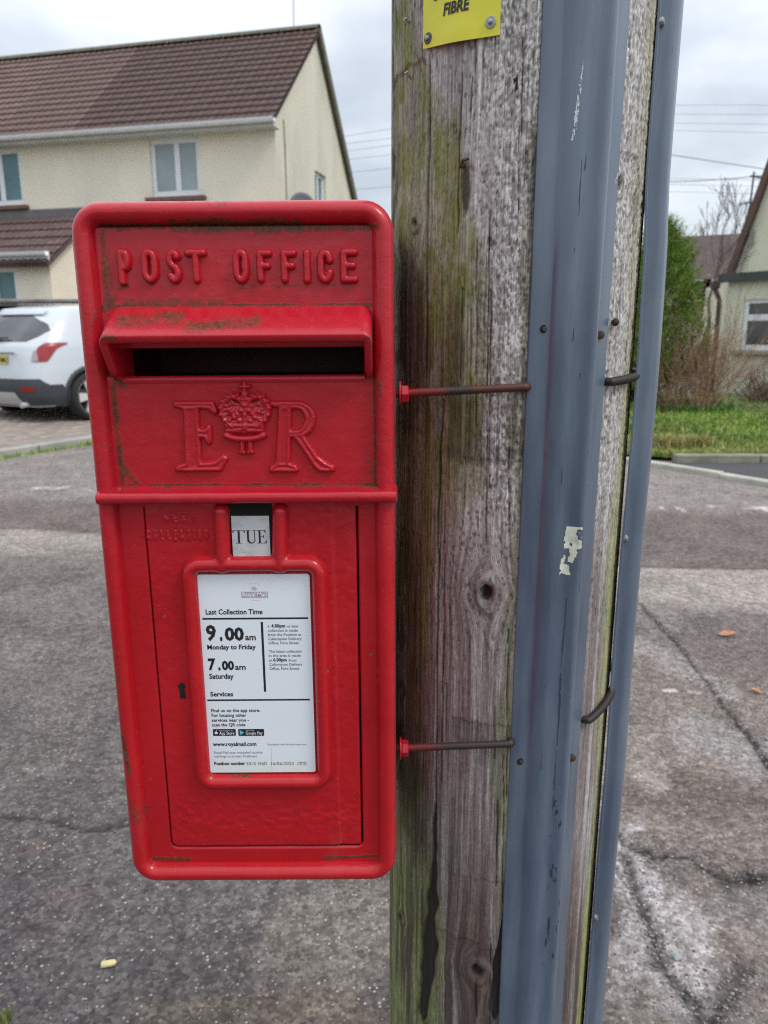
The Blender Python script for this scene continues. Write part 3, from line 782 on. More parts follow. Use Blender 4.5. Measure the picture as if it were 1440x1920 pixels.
# door: one plate with its rounded lower left corner and a faint ridge
(d0u, d0v), (d1u, d1v) = bx(270, 945), bx(677.6, 1583.5)
dcr = .0075
def door_sdf(U, V):
    d = rr(U, V, d0u, d1v, d1u, d0v + .02, .0005)
    c = np.hypot(np.minimum(U - (d0u + dcr), 0), np.minimum(V - (d1v + dcr), 0)) - dcr
    return np.maximum(d, np.where((U < d0u + dcr) & (V < d1v + dcr), c, -1))
def make_door():
    res = .0012
    us = np.linspace(d0u, d1u, int((d1u - d0u) / res)); vs_ = np.linspace(d1v, d0v + .004, int((d0v - d1v) / res))
    U, V = np.meshgrid(us, vs_); X, Z = U.copy(), V.copy()
    cm = (U < d0u + dcr) & (V < d1v + dcr); l = np.hypot(U - d0u - dcr, V - d1v - dcr) + 1e-9; k = np.where(cm & (l > dcr), dcr / l, 1)
    X = np.where(cm, d0u + dcr + (U - d0u - dcr) * k, X); Z = np.where(cm, d1v + dcr + (V - d1v - dcr) * k, Z)
    d = np.minimum.reduce([X - d0u, d1u - X, Z - d1v]); d = np.where(cm, dcr - np.minimum(l, dcr), d)
    w = .0012 - .0012 * (1 - np.sqrt(1 - np.clip(1 - d / .0012, 0, 1) ** 2))
    lump = (fbm(U * 75, V * 75, 5, 4) - .5) * .0011 + (fbm(U * 260, V * 260, 8, 3) - .5) * .00035
    rug = np.exp(-(((V - bx(0, 1530)[1]) / .022) ** 2)) * (fbm(U * 170, V * 210, 31, 4) - .5) * .0020
    # the ridge that runs down the right-hand side of the door
    ux = bx(634, 1400)[0]; ridge = -.0011 * sst(ux - .0012, ux + .0012, U + .001 * (vn(V * 60, V * 0, 2) - .5))
    v = np.stack([X, -(w + lump + rug + ridge), Z], -1).reshape(-1, 3)
    nr_, nc_ = U.shape; f = [tuple(q) for q in gridfaces(nr_, nc_)]
    e = [i for i in range(nc_)] + [j * nc_ + nc_ - 1 for j in range(1, nr_)] + [(nr_ - 1) * nc_ + i for i in range(nc_ - 2, -1, -1)] + [j * nc_ for j in range(nr_ - 2, 0, -1)]
    n0_ = len(v); bk = v[e].copy(); bk[:, 1] = .006; v = np.vstack([v, bk])
    for a in range(len(e)): b = (a + 1) % len(e); f.append((e[b], e[a], n0_ + a, n0_ + b))
    return red('door', v, f, sharp=60)
door = make_door()
# keyhole with its little escutcheon
ku, kv = bx(342, 1293)
mb = MB(); hp = [(math.cos(a) * .0032, math.sin(a) * .0034 + .004) for a in np.linspace(-.9, math.pi + .9, 12)] + [(-.0024, -.008), (.0030, -.0085)]
mb.prism(hp, L3(ku, kv, 0), (1, 0, 0), (0, 0, 1), (0, -1, 0), .0005, .0021); mb.done('keyhole', M_hole, door)
# ---- notice frame with its two upright lugs
(fu0, fv1), (fu1, fv0) = bx(353, 1058, .004), bx(610, 1464, .004)
lug = [bx(414, 960, .006), bx(417, 1062, .006), bx(525, 960, .006), bx(524, 1062, .006)]
def smin(a, b, k): h = np.clip(.5 + .5 * (b - a) / k, 0, 1); return b * (1 - h) + a * h - k * h * (1 - h)
def frame_sdf(U, V):
    r = np.abs(rr(U, V, fu0, fv0, fu1, fv1, .012)) - .0078
    for a, b in ((0, 1), (2, 3)):
        q, _ = segd(U, V, *lug[a], *lug[b]); r = smin(r, q - .0076, .003)
    return r
relief('notice_frame', frame_sdf, (fu0 - .012, fv0 - .012, fu1 + .012, fv1 + .065), .0011, lambda x: dome(.0078, .0105)(x) + np.where(x > 0, .0004 * np.sin(x * 0), 0), base=.0008)
# dark slot above the day tab, the tab itself
(tu0, tv1), (tu1, tv0) = bx(428, 950, .001), bx(512, 1050, .001)
MB().prism([(tu0 - .001, tv0), (tu1 + .001, tv0), (tu1 + .001, tv1 + .004), (tu0 - .001, tv1 + .004)], (0, 0, 0), (1, 0, 0), (0, 0, 1), (0, -1, 0), .0004, .0022).done('slot_backing', M_black, box)
(tu0, tv1), (tu1, tv0) = bx(433, 968, .004), bx(507.5, 1048, .004)
m = NT('enamelled_tab', .5); n_ = m.noise(120, detail=5)
c = m.ramp(n_, [(.32, (.40, .42, .42)), (.6, (.50, .53, .54))]); c = m.mix(m.math('MULTIPLY', m.math('GREATER_THAN', m.noise(180, detail=5, rough=.75), .665), .8), c, (.09, .065, .045)); m.col(c)
tab = MB(); nn_ = 6; r_ = .004
op = [(tu0 + r_ - r_ * math.cos(a), tv0 + r_ - r_ * math.sin(a)) for a in np.linspace(0, math.pi / 2, nn_)] + [(tu1 - r_ + r_ * math.sin(a), tv0 + r_ - r_ * math.cos(a)) for a in np.linspace(0, math.pi / 2, nn_)] + [(tu1, tv1), (tu0, tv1)]
tab = tab.prism(op, (0, 0, 0), (1, 0, 0), (0, 0, 1), (0, -1, 0), .0018, .0040).done('day_tab', m.m, box)
def strokes_mesh(strokes, w0, w1, parent, mat, name):
    """flat lettering drawn as filled outlines"""
    mb = MB()
    for poly in strokes: mb.prism(poly, (0, 0, 0), (1, 0, 0), (0, 0, 1), (0, -1, 0), w0, w1)
    return mb.done(name, mat, parent)
def tue():
    x0, yb = bx(437, 1019, .0041); x1, yt = bx(500, 994, .0041); Wd, Hh = x1 - x0, yt - yb
    P = []
    def q(pts): P.append([(x0 + a * Wd, yb + b * Hh) for a, b in pts])
    q([(.0, .97), (.36, .97), (.36, 1.0), (.0, 1.0)]); q([(0, .80), (.02, .80), (.04, .97), (0, .97)]); q([(.34, .80), (.36, .80), (.36, .97), (.32, .97)])
    q([(.15, .03), (.21, .03), (.21, .97), (.15, .97)]); q([(.09, 0), (.27, 0), (.27, .03), (.09, .03)])
    q([(.38, .97), (.52, .97), (.52, 1), (.38, 1)]); q([(.58, .97), (.70, .97), (.70, 1), (.58, 1)])
    o = [(.42, .97), (.42, .28)] + [(.54 - .12 * math.cos(t), .28 - .29 * math.sin(t)) for t in np.linspace(.2, math.pi - .1, 10)] + [(.655, .30), (.655, .97), (.632, .97), (.632, .28)] + [(.555 - .078 * math.cos(t), .27 - .21 * math.sin(t)) for t in np.linspace(math.pi - .2, .2, 10)] + [(.475, .30), (.475, .97)]
    q(o)
    q([(.76, .03), (.815, .03), (.815, .97), (.76, .97)]); q([(.71, 0), (.98, 0), (1.0, .22), (.98, .22), (.94, .045), (.71, .035)]); q([(.71, 1), (.96, 1), (.965, .82), (.945, .82), (.92, .96), (.71, .965)])
    q([(.815, .49), (.90, .49), (.90, .53), (.815, .53)]); q([(.885, .40), (.905, .40), (.905, .63), (.885, .63)])
    strokes_mesh(P, .0041, .0042, tab, M_ink, 'printed_text')
tue()
# ---- the notice
NW = .0035
m = NT('notice_card', .32, .45); c = m.mix(0.0, (.69, .745, .79), (.69, .745, .79))
s = m.n('ShaderNodeSeparateXYZ'); m.L(m.coord(), s.inputs[0])
zlo = bx(480, 1447)[1]
st = m.math('MULTIPLY', m.ramp(m.math('SUBTRACT', s.outputs[2], zlo), [(0.0, 1.0), (.022, 0.0)]), m.ramp(m.noise(70, detail=4), [(.35, 0.25), (.7, 1.0)]))
m.col(m.mix(m.math('MULTIPLY', st, .55), c, (.60, .62, .47)))
pl = [bx(370, 1077.5, NW), bx(580, 1076.5, NW), bx(592, 1447, NW), bx(391.5, 1449, NW)]
l_, r__ = (pl[0][0] + pl[3][0]) / 2, (pl[1][0] + pl[2][0]) / 2; t_, b_ = (pl[0][1] + pl[1][1]) / 2, (pl[2][1] + pl[3][1]) / 2
rc = .0022
def rpoly(u0, v0, u1, v1, r, n=5):
    o = []
    for cx, cy, a0 in ((u1 - r, v1 - r, 0), (u0 + r, v1 - r, 90), (u0 + r, v0 + r, 180), (u1 - r, v0 + r, 270)):
        for i in range(n): t = R(a0 + 90 * i / (n - 1)); o.append((cx + r * math.cos(t), cy + r * math.sin(t)))
    return o
notice = MB().prism(rpoly(l_, b_, r__, t_, rc), (0, 0, 0), (1, 0, 0), (0, 0, 1), (0, -1, 0), .0012, NW).done('notice_plate', m.m, box)
M_ink2 = simple('grey_ink', (.16, .16, .17), .5, .05); M_ink3 = simple('faded_pink_ink', (.40, .35, .385), .5, .05); M_wht = simple('white_print', (.70, .74, .78), .5, .02)
def ntext(s, px0, px1, py, hpx, bold=.0, mat=M_ink, lift=.0002, parent=None, hgt=None, res=2, xpy=None):
    u0, v0 = bx(px0, py, NW); u1, _ = bx(px1, py if xpy is None else xpy, NW); _, v1 = bx(px0, py - hpx, NW)
    v, f = plain_text(s, 1, bold, 0, res)
    cap = .70                       # cap height of the font at size 1
    k = (v1 - v0) / cap; kx = (u1 - u0) / (v[:, 0].max() - v[:, 0].min())
    xm = v[:, 0].min()
    out = [L3(u0 + (x - xm) * kx, v0 + y * k, NW + lift) for x, y, _ in v]
    MB().add(out, f).done('printed_text', mat, parent or notice)
def nrect(px0, py0, px1, py1, mat, lift=.0001, parent=None, r=None, name='printed_rule'):
    u0, v1 = bx(px0, py0, NW); u1, v0 = bx(px1, py1, NW); r = r or min(abs(u1 - u0), abs(v1 - v0)) * .1
    poly = rpoly(u0, v0, u1, v1, r, 4); vs = [L3(a, b, NW + lift) for a, b in poly]
    return MB().add(vs, [tuple(range(len(vs)))]).done(name, mat, parent or notice)
ntext('Last Collection Time', 386, 492.5, 1152, 9.5, .022)
nrect(379.5, 1158.6, 578, 1160.6, M_ink); nrect(493, 1166, 495, 1297, M_ink); nrect(388.5, 1311.4, 581, 1313.2, M_ink)
ntext('9', 387, 406, 1200, 27.5, .035); ntext('.', 412.5, 417.5, 1200, 27.5, .05); ntext('00', 422, 458, 1200, 23, .04); ntext('am', 460, 480, 1200, 11.5, .02)
ntext('Monday to Friday', 389, 480, 1217.5, 8.6, .028)
ntext('7', 391, 405, 1255.5, 20.5, .04); ntext('.', 409.5, 414, 1255.5, 20, .05); ntext('00', 416.5, 439.5, 1255.5, 16, .045); ntext('am', 441, 461, 1255.5, 10.5, .02)
ntext('Saturday', 392.5, 438.5, 1272.5, 9.4, .026); ntext('Services', 394.5, 437.5, 1305.5, 8.6, .026)
for s, a, b, y in (('A ', 502, 505.5, 1176.5), ('4.00pm', 508.5, 535, 1176.3), ('or later', 538, 560.5, 1176.2), ('collection is made', 502.3, 558.5, 1184.4), ('from the Postbox at', 502.5, 565, 1192.2), ('Cullompton Delivery', 503, 566, 1200), ('Office, Fore Street', 503.5, 560.5, 1207.8),
                   ('The latest collection', 504, 566.5, 1223.6), ('in the area is made', 504.3, 564, 1231.4), ('at', 504.6, 510.5, 1240), ('6.00pm', 512.5, 538, 1240), ('from', 541.5, 556, 1240), ('Cullompton Delivery', 505, 567, 1248), ('Office, Fore Street', 505.5, 561.5, 1255.8)):
    ntext(s, a, b, y, 4.9 if 'pm' not in s else 6.2, .012 if 'pm' not in s else .03, M_ink2 if 'pm' not in s else M_ink)
for s, a, b, y in (('Find us on the app store.', 396.5, 488, 1335), ('For locating other', 397, 462, 1344), ('services near you -', 397.5, 467, 1353), ('scan the QR code', 398, 460.5, 1361.8)):
    ntext(s, a, b, y, 6.0, .018)
for a, b in ((399, 442.5), (446.5, 495.5)):
    nrect(a, 1367, b, 1379.5, M_ink, .0001, name='app_badge', r=.0008)
ntext('App Store', 411.5, 439.5, 1377.3, 6.0, .004, M_wht, .0003); ntext('Download on the', 411.5, 437.5, 1370.8, 2.0, 0, M_wht, .0003)
ntext('Google Play', 461, 492.5, 1377.0, 5.6, .004, M_wht, .0003); ntext('GET IT ON', 461, 476, 1370.6, 2.0, 0, M_wht, .0003)
u0, v0 = bx(449.5, 1368.5, NW); u1, v1 = bx(458.5, 1378, NW)
MB().add([L3(u0, v0, NW + .0003), L3(u0, v1, NW + .0003), L3(u1, (v0 + v1) / 2, NW + .0003)], [(0, 1, 2)]).done('play_triangle', simple('sky_blue_print', (.12, .42, .62), .5, .02), notice)
u0, v0 = bx(405.3, 1374, NW); q = bx(408, 1374, NW)[0] - u0
MB().add([L3(u0 + q * (1.0 + .12 * math.cos(3 * t)) * math.cos(t) * 1.05, v0 + q * (1.05 + .10 * math.cos(2 * t)) * math.sin(t), NW + .0003) for t in np.linspace(0, 2 * math.pi, 20, endpoint=False)], [tuple(range(20))]).done('fruit_mark', M_wht, notice)
MB().add([L3(u0 + a * q, v0 + b * q, NW + .0003) for a, b in ((0, 1.2), (.1, 1.9), (.7, 2.2), (.5, 1.4))], [(0, 1, 2, 3)]).done('leaf_mark', M_wht, notice)
nrect(508.6, 1402, 509.8, 1446, simple('rust_run', (.55, .50, .36), .6, .1), .00008, name='rust_run'); ntext('www.royalmail.com', 399.5, 481, 1398.5, 7, .028); ntext('Royalmail.com/services-near-you', 502.5, 574.5, 1397.3, 3.4, .0, M_ink2)
ntext('Royal Mail uses concealed security', 402, 492.5, 1413, 4.6, .0, M_ink2); ntext('markings to protect Postboxes', 402.5, 482, 1420, 4.6, .0, M_ink2)
ntext('Postbox number', 402, 459.8, 1434.3, 6, .03); ntext('EX15 456D', 463, 501, 1434.3, 6, .0, M_ink2); ntext('16/06/2023', 508.5, 551, 1434.3, 6, .0, M_ink2); ntext('CP7D', 557.5, 575.5, 1434.3, 6, .0, M_ink2)
nrect(452.3, 1109.6, 502.5, 1120.8, M_ink3, .0001, name='logo_panel', r=.0001); ntext('Royal Mail', 455, 500, 1118.3, 7.6, .02, M_wht, .0003)
M_pale = simple('pale_print', (.58, .61, .66), .5, .02)
for a in ((467.8, 1094, 485.8, 1095), (467.8, 1094, 468.8, 1109), (484.8, 1094, 485.8, 1109), (470.5, 1125, 486.5, 1126)): nrect(*a, M_pale)
for i in range(3): nrect(472 + i * 3.3, 1101 - (i == 1), 474.4 + i * 3.3, 1104, M_ink3, name='crown_print')
nrect(472, 1104.8, 481.4, 1106.6, M_ink3, name='crown_print')
# ---- midrail: a nosed shelf across the whole face
def midrail():
    (a, zt), (b, zb2) = bx(185, 913, .004), bx(746, 944, .018)
    sec = [(.0, zt + .0004), (.006, zt - .0006), (.0135, zt - .0042)]
    cz, cw, r = zb2 + .0058, .0128, .0058
    for i in range(9): t = R(62 - i * 20); sec.append((cw + r * math.cos(t) * 1.0, cz + r * math.sin(t)))
    sec += [(.008, zb2 + .0010), (-.004, zb2 + .0025)]
    us = np.concatenate([[a, a + .0004, a + .0016], np.arange(a + .004, b - .004, .003), [b - .0016, b - .0004, b]])
    vs = []
    for u in us:
        e = min(u - a, b - u); k = 1 - .0040 / .02 * (1 - min(1, e / .0018)) ** 2 * 2.0
        for w, z in sec: vs.append(L3(u, zb2 + (z - zb2) * (k if z > zb2 else 1) + .0003 * (vn(u * 90, 3, 2) - .5), w * k))
    n = len(sec); f = [tuple(q) for q in gridfaces(len(us), n)] + [tuple(range(n)), tuple((len(us) - 1) * n + i for i in range(n))[::-1]]
    red('midrail', vs, f, sharp=70)
midrail()
# ---- hood over the slot
def hood():
    th = .0068
    HW = .0345                                  # how far the lip stands out
    (ul, vtop) = bx(205, 574, .0); (ur, _) = bx(697, 572, .0)
    (lul, lv) = bx(180, 629, HW); (lur, _) = bx(697.5, 629, HW)
    _, vbot = bx(400, 711, .002)
    def path(u0, u1, vt, vb, r, inset):
        u0, u1, vt, r = u0 + inset, u1 - inset, vt - inset, max(r - inset, .0015); P = []
        for i in range(12): P.append((u0, vb + (vt - r - vb) * i / 12))
        for i in range(10): t = math.pi - (math.pi / 2) * i / 9; P.append((u0 + r + r * math.cos(t), vt - r + r * math.sin(t)))
        for i in range(1, 64): P.append((u0 + r + (u1 - u0 - 2 * r) * i / 64, vt))
        for i in range(10): t = math.pi / 2 - (math.pi / 2) * i / 9; P.append((u1 - r + r * math.cos(t), vt - r + r * math.sin(t)))
        for i in range(1, 13): P.append((u1, vt - r - (vt - r - vb) * i / 12))
        return P
    def wlip(v): t = np.clip((v - vbot) / (lv - vbot), 0, 1); return .003 + (HW - .003) * t ** .75
    ua, ub = (ul + lul) / 2, (ur + lur) / 2
    back = path(ul, ur, vtop, vbot, .010, 0); front = path(lul + .0002, lur, lv, vbot, .008, 0)
    fi = path(lul, lur, lv, vbot, .008, th); bi = path(ul, ur, lv - .001, vbot, .008, th)
    rows = [[(u, v, -.003) for u, v in back]]
    K = 10
    for k in range(0, K + 1):
        t = k / K; rows.append([(b[0] * (1 - t) + f[0] * t, b[1] * (1 - t) + f[1] * t, .001 * (1 - t) + wlip(f[1]) * t + .0016 * math.sin(math.pi * t)) for b, f in zip(back, front)])
    m1 = path(lul, lur, lv, vbot, .008, .0012); m2 = path(lul, lur, lv, vbot, .008, th - .0014)
    rows.append([(u, v, wlip(v) + .0012) for u, v in m1]); rows.append([(u, v, wlip(v) + .0011) for u, v in m2])
    rows.append([(u, v, wlip(v) - .0006) for u, v in fi]); rows.append([(u, v, .012) if True else 0 for u, v in path((ul + lul) / 2, (ur + lur) / 2, lv, vbot, .008, th)])
    rows.append([(u, v, -.03) for u, v in bi])
    vs = [L3(*p) for r_ in rows for p in r_]
    f = [tuple(q) for q in gridfaces(len(rows), len(back))]
    red('hood', vs, f, sharp=55)
    # throat behind the opening
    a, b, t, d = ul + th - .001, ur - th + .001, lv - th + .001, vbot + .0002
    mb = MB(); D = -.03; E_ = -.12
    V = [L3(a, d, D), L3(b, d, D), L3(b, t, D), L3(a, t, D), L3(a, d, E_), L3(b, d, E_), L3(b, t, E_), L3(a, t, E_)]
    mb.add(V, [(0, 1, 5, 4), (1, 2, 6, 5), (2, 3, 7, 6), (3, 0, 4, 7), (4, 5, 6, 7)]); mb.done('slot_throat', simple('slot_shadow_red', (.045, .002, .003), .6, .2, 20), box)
    # sill of the slot
    us = np.linspace(a, b, 60); sec = [(.0012, d - .0035), (.0030, d - .001), (.0022, d + .0008), (-.004, d + .0012), (-.03, d + .0012)]
    vs = [L3(u, z, w) for u in us for w, z in sec]
    red('slot_sill', vs, [tuple(q) for q in gridfaces(60, 5)], sharp=60)
hood()
# ---- POST OFFICE in raised rounded letters
def arcpts(cx, cy, rx, ry, a0, a1, n=10): return [(cx + rx * math.cos(R(a0 + (a1 - a0) * i / (n - 1))), cy + ry * math.sin(R(a0 + (a1 - a0) * i / (n - 1)))) for i in range(n)]
GL = {
 'P': [[(.12, 0), (.12, 1)], [(.12, 1), (.5, 1)] + arcpts(.5, .74, .38, .26, 90, -90) + [(.12, .48)]],
 'O': [arcpts(.5, .68, .38, .32, 0, 180, 12) + arcpts(.5, .32, .38, .32, 180, 360, 12) + [(.88, .68)]],
 'S': [arcpts(.5, .74, .36, .26, 25, 180, 10) + [(.16, .66), (.32, .54), (.70, .44), (.86, .30)] + arcpts(.5, .26, .38, .26, 0, -155, 10)],
 'T': [[(0, 1), (1, 1)], [(.5, 1), (.5, 0)]],
 'F': [[(.12, 0), (.12, 1), (.9, 1)], [(.12, .52), (.72, .52)]],
 'I': [[(.5, 0), (.5, 1)]],
 'C': [arcpts(.5, .68, .38, .32, 10, 180, 12) + arcpts(.5, .32, .38, .32, 180, 350, 12)],
 'E': [[(.92, 0), (.12, 0), (.12, 1), (.92, 1)], [(.12, .52), (.76, .52)]],
 'N': [[(.1, 0), (.1, 1), (.9, 0), (.9, 1)]], 'X': [[(0, 0), (1, 1)], [(0, 1), (1, 0)]], 'L': [[(.1, 1), (.1, 0), (.9, 0)]],
}
def glyph_sdf(segs, rad, wob=0.0, seed=0):
    def s(U, V):
        d = np.full(U.shape, 9.0)
        for a, b in segs:
            q, _ = segd(U, V, *a, *b); d = np.minimum(d, q)
        return d - rad + wob * (fbm(U * 300, V * 300, seed, 3) - .5)
    return s
def raised(ch, px0, px1, pyt, pyb, strokew, h, res, parent=box, name='raised_letter', base=.0003, wob=.0010, seed=1):
    (u0, v1), (u1, v0) = bx(px0, pyt), bx(px1, pyb); r = strokew / 2
    segs = []
    for st_ in GL[ch]:
        pts = [(u0 + r + a * (u1 - u0 - 2 * r), v0 + r + b * (v1 - v0 - 2 * r)) for a, b in st_]
        segs += list(zip(pts, pts[1:]))
    return relief(name, glyph_sdf(segs, r, wob, seed), (u0 - .002, v0 - .002, u1 + .002, v1 + .002), res, dome(r * .72, h), base=base)
for i, (ch, a, b, t, bo) in enumerate((('P', 219, 252, 467, 537), ('O', 262, 303, 466, 533), ('S', 310, 345, 467, 533), ('T', 347, 391, 467, 533), ('O', 434, 471, 466, 533), ('F', 479, 514, 468, 532), ('F', 524, 560, 468, 532),
                                     ('I', 566, 586, 467, 533), ('C', 592, 628, 467, 533), ('E', 635, 673, 466, 532))):
    raised(ch, a - (0 if ch == 'I' else 1.5), b + (0 if ch == 'I' else 1.5), t, bo, .0067, .0056, .0008, wob=.0005, seed=i)
x = 305
for ch in 'NEXT': raised(ch, x, x + 14, 963, 980, .0024, .0014, .0008, name='cast_letter', wob=.0016, seed=30 + x, base=.0011); x += 17
x = 274
for ch in 'COLLECTION': raised(ch, x, x + (10 if ch != 'I' else 6), 992, 1013, .0026, .0013, .0008, name='cast_letter', wob=.0018, seed=x, base=.0011); x += 12.6 if ch != 'I' else 8
# ---- the royal cypher: E, crown, R, II
def polysd(polys):
    """union of convex/simple outlines in picture points -> signed distance"""
    P = [[bx(a, b) for a, b in p] for p in polys]
    def s(U, V):
        best = np.full(U.shape, 9.0)
        for p in P:
            d = np.full(U.shape, 9.0); ins = np.zeros(U.shape, bool); n = len(p)
            for i in range(n):
                (x0, y0), (x1, y1) = p[i], p[(i + 1) % n]
                q, _ = segd(U, V, x0, y0, x1, y1); d = np.minimum(d, q)
                c = ((y0 > V) != (y1 > V)); xi = (x1 - x0) * (V - y0) / ((y1 - y0) if abs(y1 - y0) > 1e-12 else 1e-12) + x0
                ins ^= c & (U < xi)
            best = np.minimum(best, np.where(ins, -d, d))
        return best
    return s
def arc_px(cx, cy, rx, ry, a0, a1, n=10): return [(cx + rx * math.cos(R(a0 + (a1 - a0) * i / (n - 1))), cy - ry * math.sin(R(a0 + (a1 - a0) * i / (n - 1)))) for i in range(n)]
def cyph(name, polys, res=.00085):
    pts = [q for p in polys for q in p]; us = [bx(*q)[0] for q in pts]; vs = [bx(*q)[1] for q in pts]
    s = polysd(polys)
    def hf(x):
        t = np.clip(x / .0026, 0, 1); rim = .0040 * np.sqrt(1 - (1 - t) ** 2) - .0010 * sst(.0028, .0050, x)
        return np.where(x > 0, rim, np.maximum(x * 1.2, -.0012))
    return relief(name, lambda U, V: s(U, V) - .0011 + .0009 * (fbm(U * 260, V * 260, 77, 3) - .5), (min(us) - .003, min(vs) - .003, max(us) + .003, max(vs) + .003), res, hf, base=.0008)
E_ = [[(346, 762), (372, 762), (379, 880), (350, 880)],
      [(327, 753), (400, 753), (409, 772), (404, 776), (392, 766), (374, 765), (348, 768), (328, 761)],
      [(331, 882), (334, 874), (350, 868), (380, 868), (404, 865), (420, 852), (427, 858), (417, 880), (410, 882)],
      [(368, 803), (384, 806), (393, 796), (397, 800), (397, 828), (392, 832), (384, 820), (370, 819)]]
cyph('cypher_letter', E_)
R_ = [[(524, 762), (546, 762), (543, 874), (518, 874)], [(507, 753), (548, 753), (548, 764), (530, 765), (508, 760)],
      [(507, 883), (509, 874), (524, 866), (540, 866), (556, 873), (560, 880), (556, 883)],
      [(540, 753), (560, 753)] + arc_px(558, 786, 33, 33, 88, -88, 14) + [(540, 819), (542, 807)] + arc_px(556, 786, 17, 21, -84, 84, 12) + [(540, 765)],
      [(546, 812), (566, 810), (596, 856), (612, 868), (626, 874), (627, 882), (600, 883), (590, 874), (566, 838)]]
cyph('cypher_letter', R_)
def crown():
    segs = []
    def S(p, w, h): 
        q = [bx(*a) for a in p]
        for a, b in zip(q, q[1:]): segs.append((a, b, w * .00062, h))
    S(arc_px(460, 812, 37, 10, 200, 340, 9), 5.5, 1.0); S([(428, 806), (492, 806)], 4.5, .9); S(arc_px(460, 798, 36, 6, 200, 340, 8), 4, .8)
    S(arc_px(438, 768, 21, 25, 250, 20, 14), 5, 1.0); S(arc_px(483, 768, 21, 25, 160, -70, 14), 5, 1.0)
    for k in range(9):
        t = R(230 - k * 27); S([(438 + 24 * math.cos(t), 766 - 28 * math.sin(t))] * 2, 3.6, 1.25); t = R(-50 + k * 27); S([(483 + 24 * math.cos(t), 766 - 28 * math.sin(t))] * 2, 3.6, 1.25)
    S([(460, 790), (460, 748)], 5, 1.0); S([(445, 790), (475, 790)], 6, .8); S([(440, 776), (452, 786)], 4, .9); S([(482, 776), (470, 786)], 4, .9); S([(446, 764), (449, 770)], 4, .8); S([(474, 764), (471, 770)], 4, .8)
    S([(460, 738), (460, 742)], 6, 1.1); S([(460, 716), (460, 734)], 3.2, 1.1); S([(451, 724), (469, 724)], 3.2, 1.1)
    for q_ in ((432, 786), (441, 781), (450, 787), (470, 787), (479, 781), (489, 786), (436, 770), (485, 770), (446, 775), (475, 775), (460, 776), (453, 768), (467, 768)): S([q_, (q_[0] + 1, q_[1] + 1)], 4.2, 1.12)
    S([(428, 797), (492, 797)], 4.5, 1.0)
    S([(430, 793), (437, 799)], 4, 1.1); S([(490, 793), (483, 799)], 4, 1.1); S([(460, 796), (460, 801)], 5, 1.2)
    us = [s[0][0] for s in segs] + [s[1][0] for s in segs]; vs = [s[0][1] for s in segs] + [s[1][1] for s in segs]
    res = .0008; U, V = np.meshgrid(np.arange(min(us) - .005, max(us) + .005, res), np.arange(min(vs) - .005, max(vs) + .005, res))
    Wt = np.full(U.shape, -.0011); near = np.full(U.shape, 9.)
    for a, b, r, h in segs:
        q, _ = segd(U, V, *a, *b); near = np.minimum(near, q - r)
        Wt = np.maximum(Wt, np.where(q < r, .0058 * h * np.sqrt(np.clip(1 - (q / r) ** 2, 0, 1)) * min(1, r / .0020), -.0011))
    body = polysd([[(426, 806), (418, 770), (430, 748), (460, 760), (492, 748), (503, 770), (495, 806), (460, 812)]])(U, V)
    Wt = np.maximum(Wt, np.where(body < 0, .0044 + .0022 * (fbm(U * 650, V * 650, 88, 2) - .5) * 2, -.0011)); near = np.minimum(near, body)
    v = np.stack([U, -(.0008 + Wt), V], -1).reshape(-1, 3); f = gridfaces(*U.shape, (near < res * 1.2)); v, f, _ = compact(v, f)
    red('crown', v, f, sharp=0)
crown()
cyph('cypher_numeral', [[(452, 820), (458, 820), (458, 848), (452, 848)], [(450, 819), (460, 819), (460, 822), (450, 822)], [(450, 846), (460, 846), (460, 849), (450, 849)]], .0008)
cyph('cypher_numeral', [[(467, 820), (473, 820), (473, 848), (467, 848)], [(465, 819), (475, 819), (475, 822), (465, 822)], [(465, 846), (475, 846), (475, 849), (465, 849)]], .0008)
